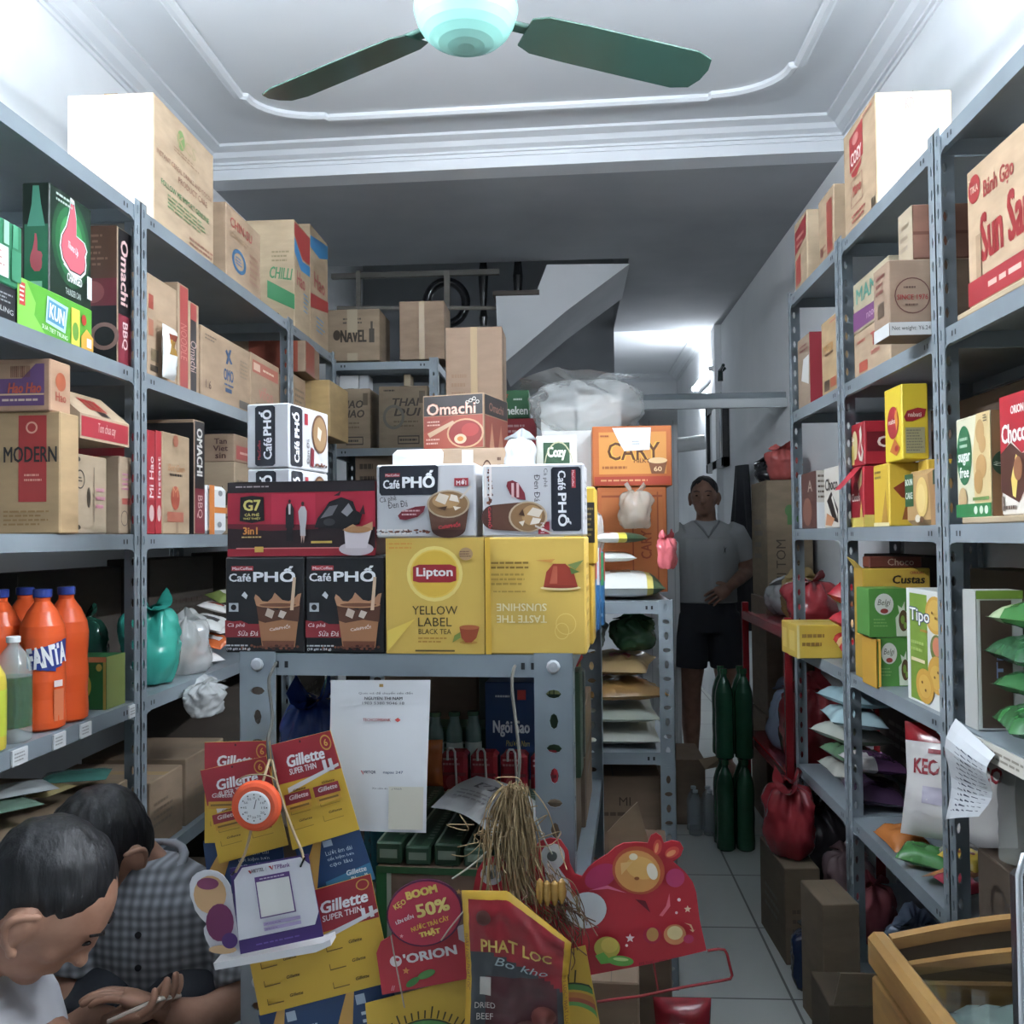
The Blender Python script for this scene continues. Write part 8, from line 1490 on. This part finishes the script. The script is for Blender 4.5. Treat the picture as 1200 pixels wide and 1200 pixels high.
# ------------------------------------------------------------------ dark cartons added so the shelf backs look shaded
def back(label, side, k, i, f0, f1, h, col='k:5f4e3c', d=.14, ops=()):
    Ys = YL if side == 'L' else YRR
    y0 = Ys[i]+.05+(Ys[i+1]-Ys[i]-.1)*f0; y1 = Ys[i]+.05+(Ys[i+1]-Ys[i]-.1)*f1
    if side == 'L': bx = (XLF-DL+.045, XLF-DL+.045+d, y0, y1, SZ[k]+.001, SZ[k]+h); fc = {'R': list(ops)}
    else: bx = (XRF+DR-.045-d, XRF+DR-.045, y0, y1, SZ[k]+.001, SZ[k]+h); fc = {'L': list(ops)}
    carton(label, bx, col, fc, group='added dark stock at the backs of the shelves')
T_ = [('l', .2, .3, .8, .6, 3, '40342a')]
back('added dark carton at the back behind the peanut biscuit box, near right rack', 'R', 2, 0, .5, .98, .33, 'k:54463a', .09, T_)
back('added dark carton at the back of the near right third shelf, toward the camera', 'R', 2, 0, 0, .46, .33, 'k:5a4a3c', .09, T_)
back('added dark carton at the back behind the green snack bags', 'R', 3, 0, .5, .98, .30, 'k:4c4036', .09, T_)
back('added dark carton at the back of the near right fourth shelf, toward the camera', 'R', 3, 0, 0, .46, .31, 'k:54463a', .09, T_)
back('added dark carton at the back behind the red and yellow biscuit boxes', 'R', 2, 1, .02, .98, .32, 'k:5f4c3a', .1, T_)
back('added brown carton at the back behind the green nut boxes', 'R', 3, 1, .02, .6, .3, 'k:4a3c30', .1, T_)
back('added dark carton at the back behind the white candy bag', 'R', 4, 1, .02, .98, .3, 'k:46392e', .04, T_)
back('added dark carton at the back behind the red snack bags', 'R', 3, 2, .02, .98, .32, 'k:4a3c34', .1, T_)
back('added dark carton at the back behind the pale soft packs', 'R', 4, 2, .02, .98, .32, 'k:42362c', .06, T_)
back('added dark brown carton at the back of the near right second shelf', 'R', 1, 0, .1, .4, .2, 'k:5a4838', .03)
back('added dark carton at the wall behind the teal bag', 'L', 3, 1, .02, .5, .31, 'k:3f3830', .06, T_)
back('added dark carton at the wall behind the sachet pile', 'L', 3, 1, .52, .98, .33, 'k:453c32', .14, T_)
back('added dark carton at the wall behind the orange soda bottles', 'L', 3, 0, .55, .78, .33, 'k:3c342c', .05, T_)
back('added dark carton on the third left rack, fourth shelf', 'L', 3, 2, .02, .98, .34, 'k:40382e', .38, T_)
back('added dark carton on the third left rack, fifth shelf', 'L', 4, 2, .02, .98, .33, 'k:3a332a', .38, T_)
back('added dark carton on the third left rack, third shelf', 'L', 2, 2, .02, .98, .33, 'k:54483a', .36, T_)
back('added dark carton at the far end of the second left rack, fifth shelf', 'L', 4, 1, .68, .98, .30, 'k:4a3f34', .38, T_)
back('added dark carton at the wall behind the brown noodle cartons, third shelf', 'L', 2, 1, .8, .98, .3, 'k:54483a', .34, T_)
back('added dark carton on the lowest shelf of the third left rack', 'L', 5, 2, .02, .98, .33, 'k:342c24', .38)
back('added dark carton at the far end of the lowest second left shelf', 'L', 5, 1, .66, .98, .3, 'k:382f26', .38)
for k, h, c, L in ((3, .3, 'k:4a4034', 'added dark carton on the fourth shelf of the rear rack'), (4, .32, 'k:40372c', 'added dark carton on the fifth shelf of the rear rack')):
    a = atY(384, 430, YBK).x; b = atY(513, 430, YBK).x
    carton(L, (a+.06, b-.06, 4.40, 4.66, SZ[k]+.001, SZ[k]+h), c, {})  # dark filler added to the rear rack's lower shelves
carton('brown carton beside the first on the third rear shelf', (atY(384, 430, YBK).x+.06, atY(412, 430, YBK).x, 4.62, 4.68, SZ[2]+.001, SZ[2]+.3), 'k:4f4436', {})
# ------------------------------------------------------------------ soft goods give way to what they rest against
from mathutils.bvhtree import BVHTree
bpy.context.view_layer.update()
def meshes(o): return ([o] if o.type == 'MESH' else [])+[m for c in o.children for m in meshes(c)]
def grp(o):
    vs, ps = [], []
    for q in meshes(o):
        b = len(vs); mw = q.matrix_world; vs += [mw @ v.co for v in q.data.vertices]; ps += [tuple(b+i for i in p.vertices) for p in q.data.polygons]
    lo = [min(v[i] for v in vs) for i in range(3)]; hi = [max(v[i] for v in vs) for i in range(3)]
    return lo, hi, vs, ps
tops = [o for o in SC.objects if o.parent is None and meshes(o) and o.get('kind') != 'structure']
G = {o.name: grp(o) for o in tops}; T = {}
def tree(n):
    if n not in T: T[n] = BVHTree.FromPolygons(G[n][2], G[n][3])
    return T[n]
soft = [o for o in tops if o.get('category') in ('bag', 'plastic bag', 'packet', 'sachet', 'sack') and o.type == 'MESH' and not o.name.startswith(('jerky', 'cake_pack', 'toothbrush', 'candy_pack', 'incense')) and 'glass topped' not in o['label']]
for it in range(13):
    moved = 0
    for o in soft:
        lo, hi = G[o.name][:2]; hit = False
        for p in tops:
            if p is o: continue
            a, b = G[p.name][:2]
            if any(min(hi[i], b[i])-max(lo[i], a[i]) <= 0 for i in range(3)): continue
            if tree(o.name).overlap(tree(p.name)): hit = True; break
        if hit:
            o.scale = [s*(.95 if o.get('category') == 'plastic bag' else (.975, .975, .955)[i]) for i, s in enumerate(o.scale)]; o.location.z += .002; moved += 1
            bpy.context.view_layer.update(); G[o.name] = grp(o); T.pop(o.name, None)
    if not moved: break
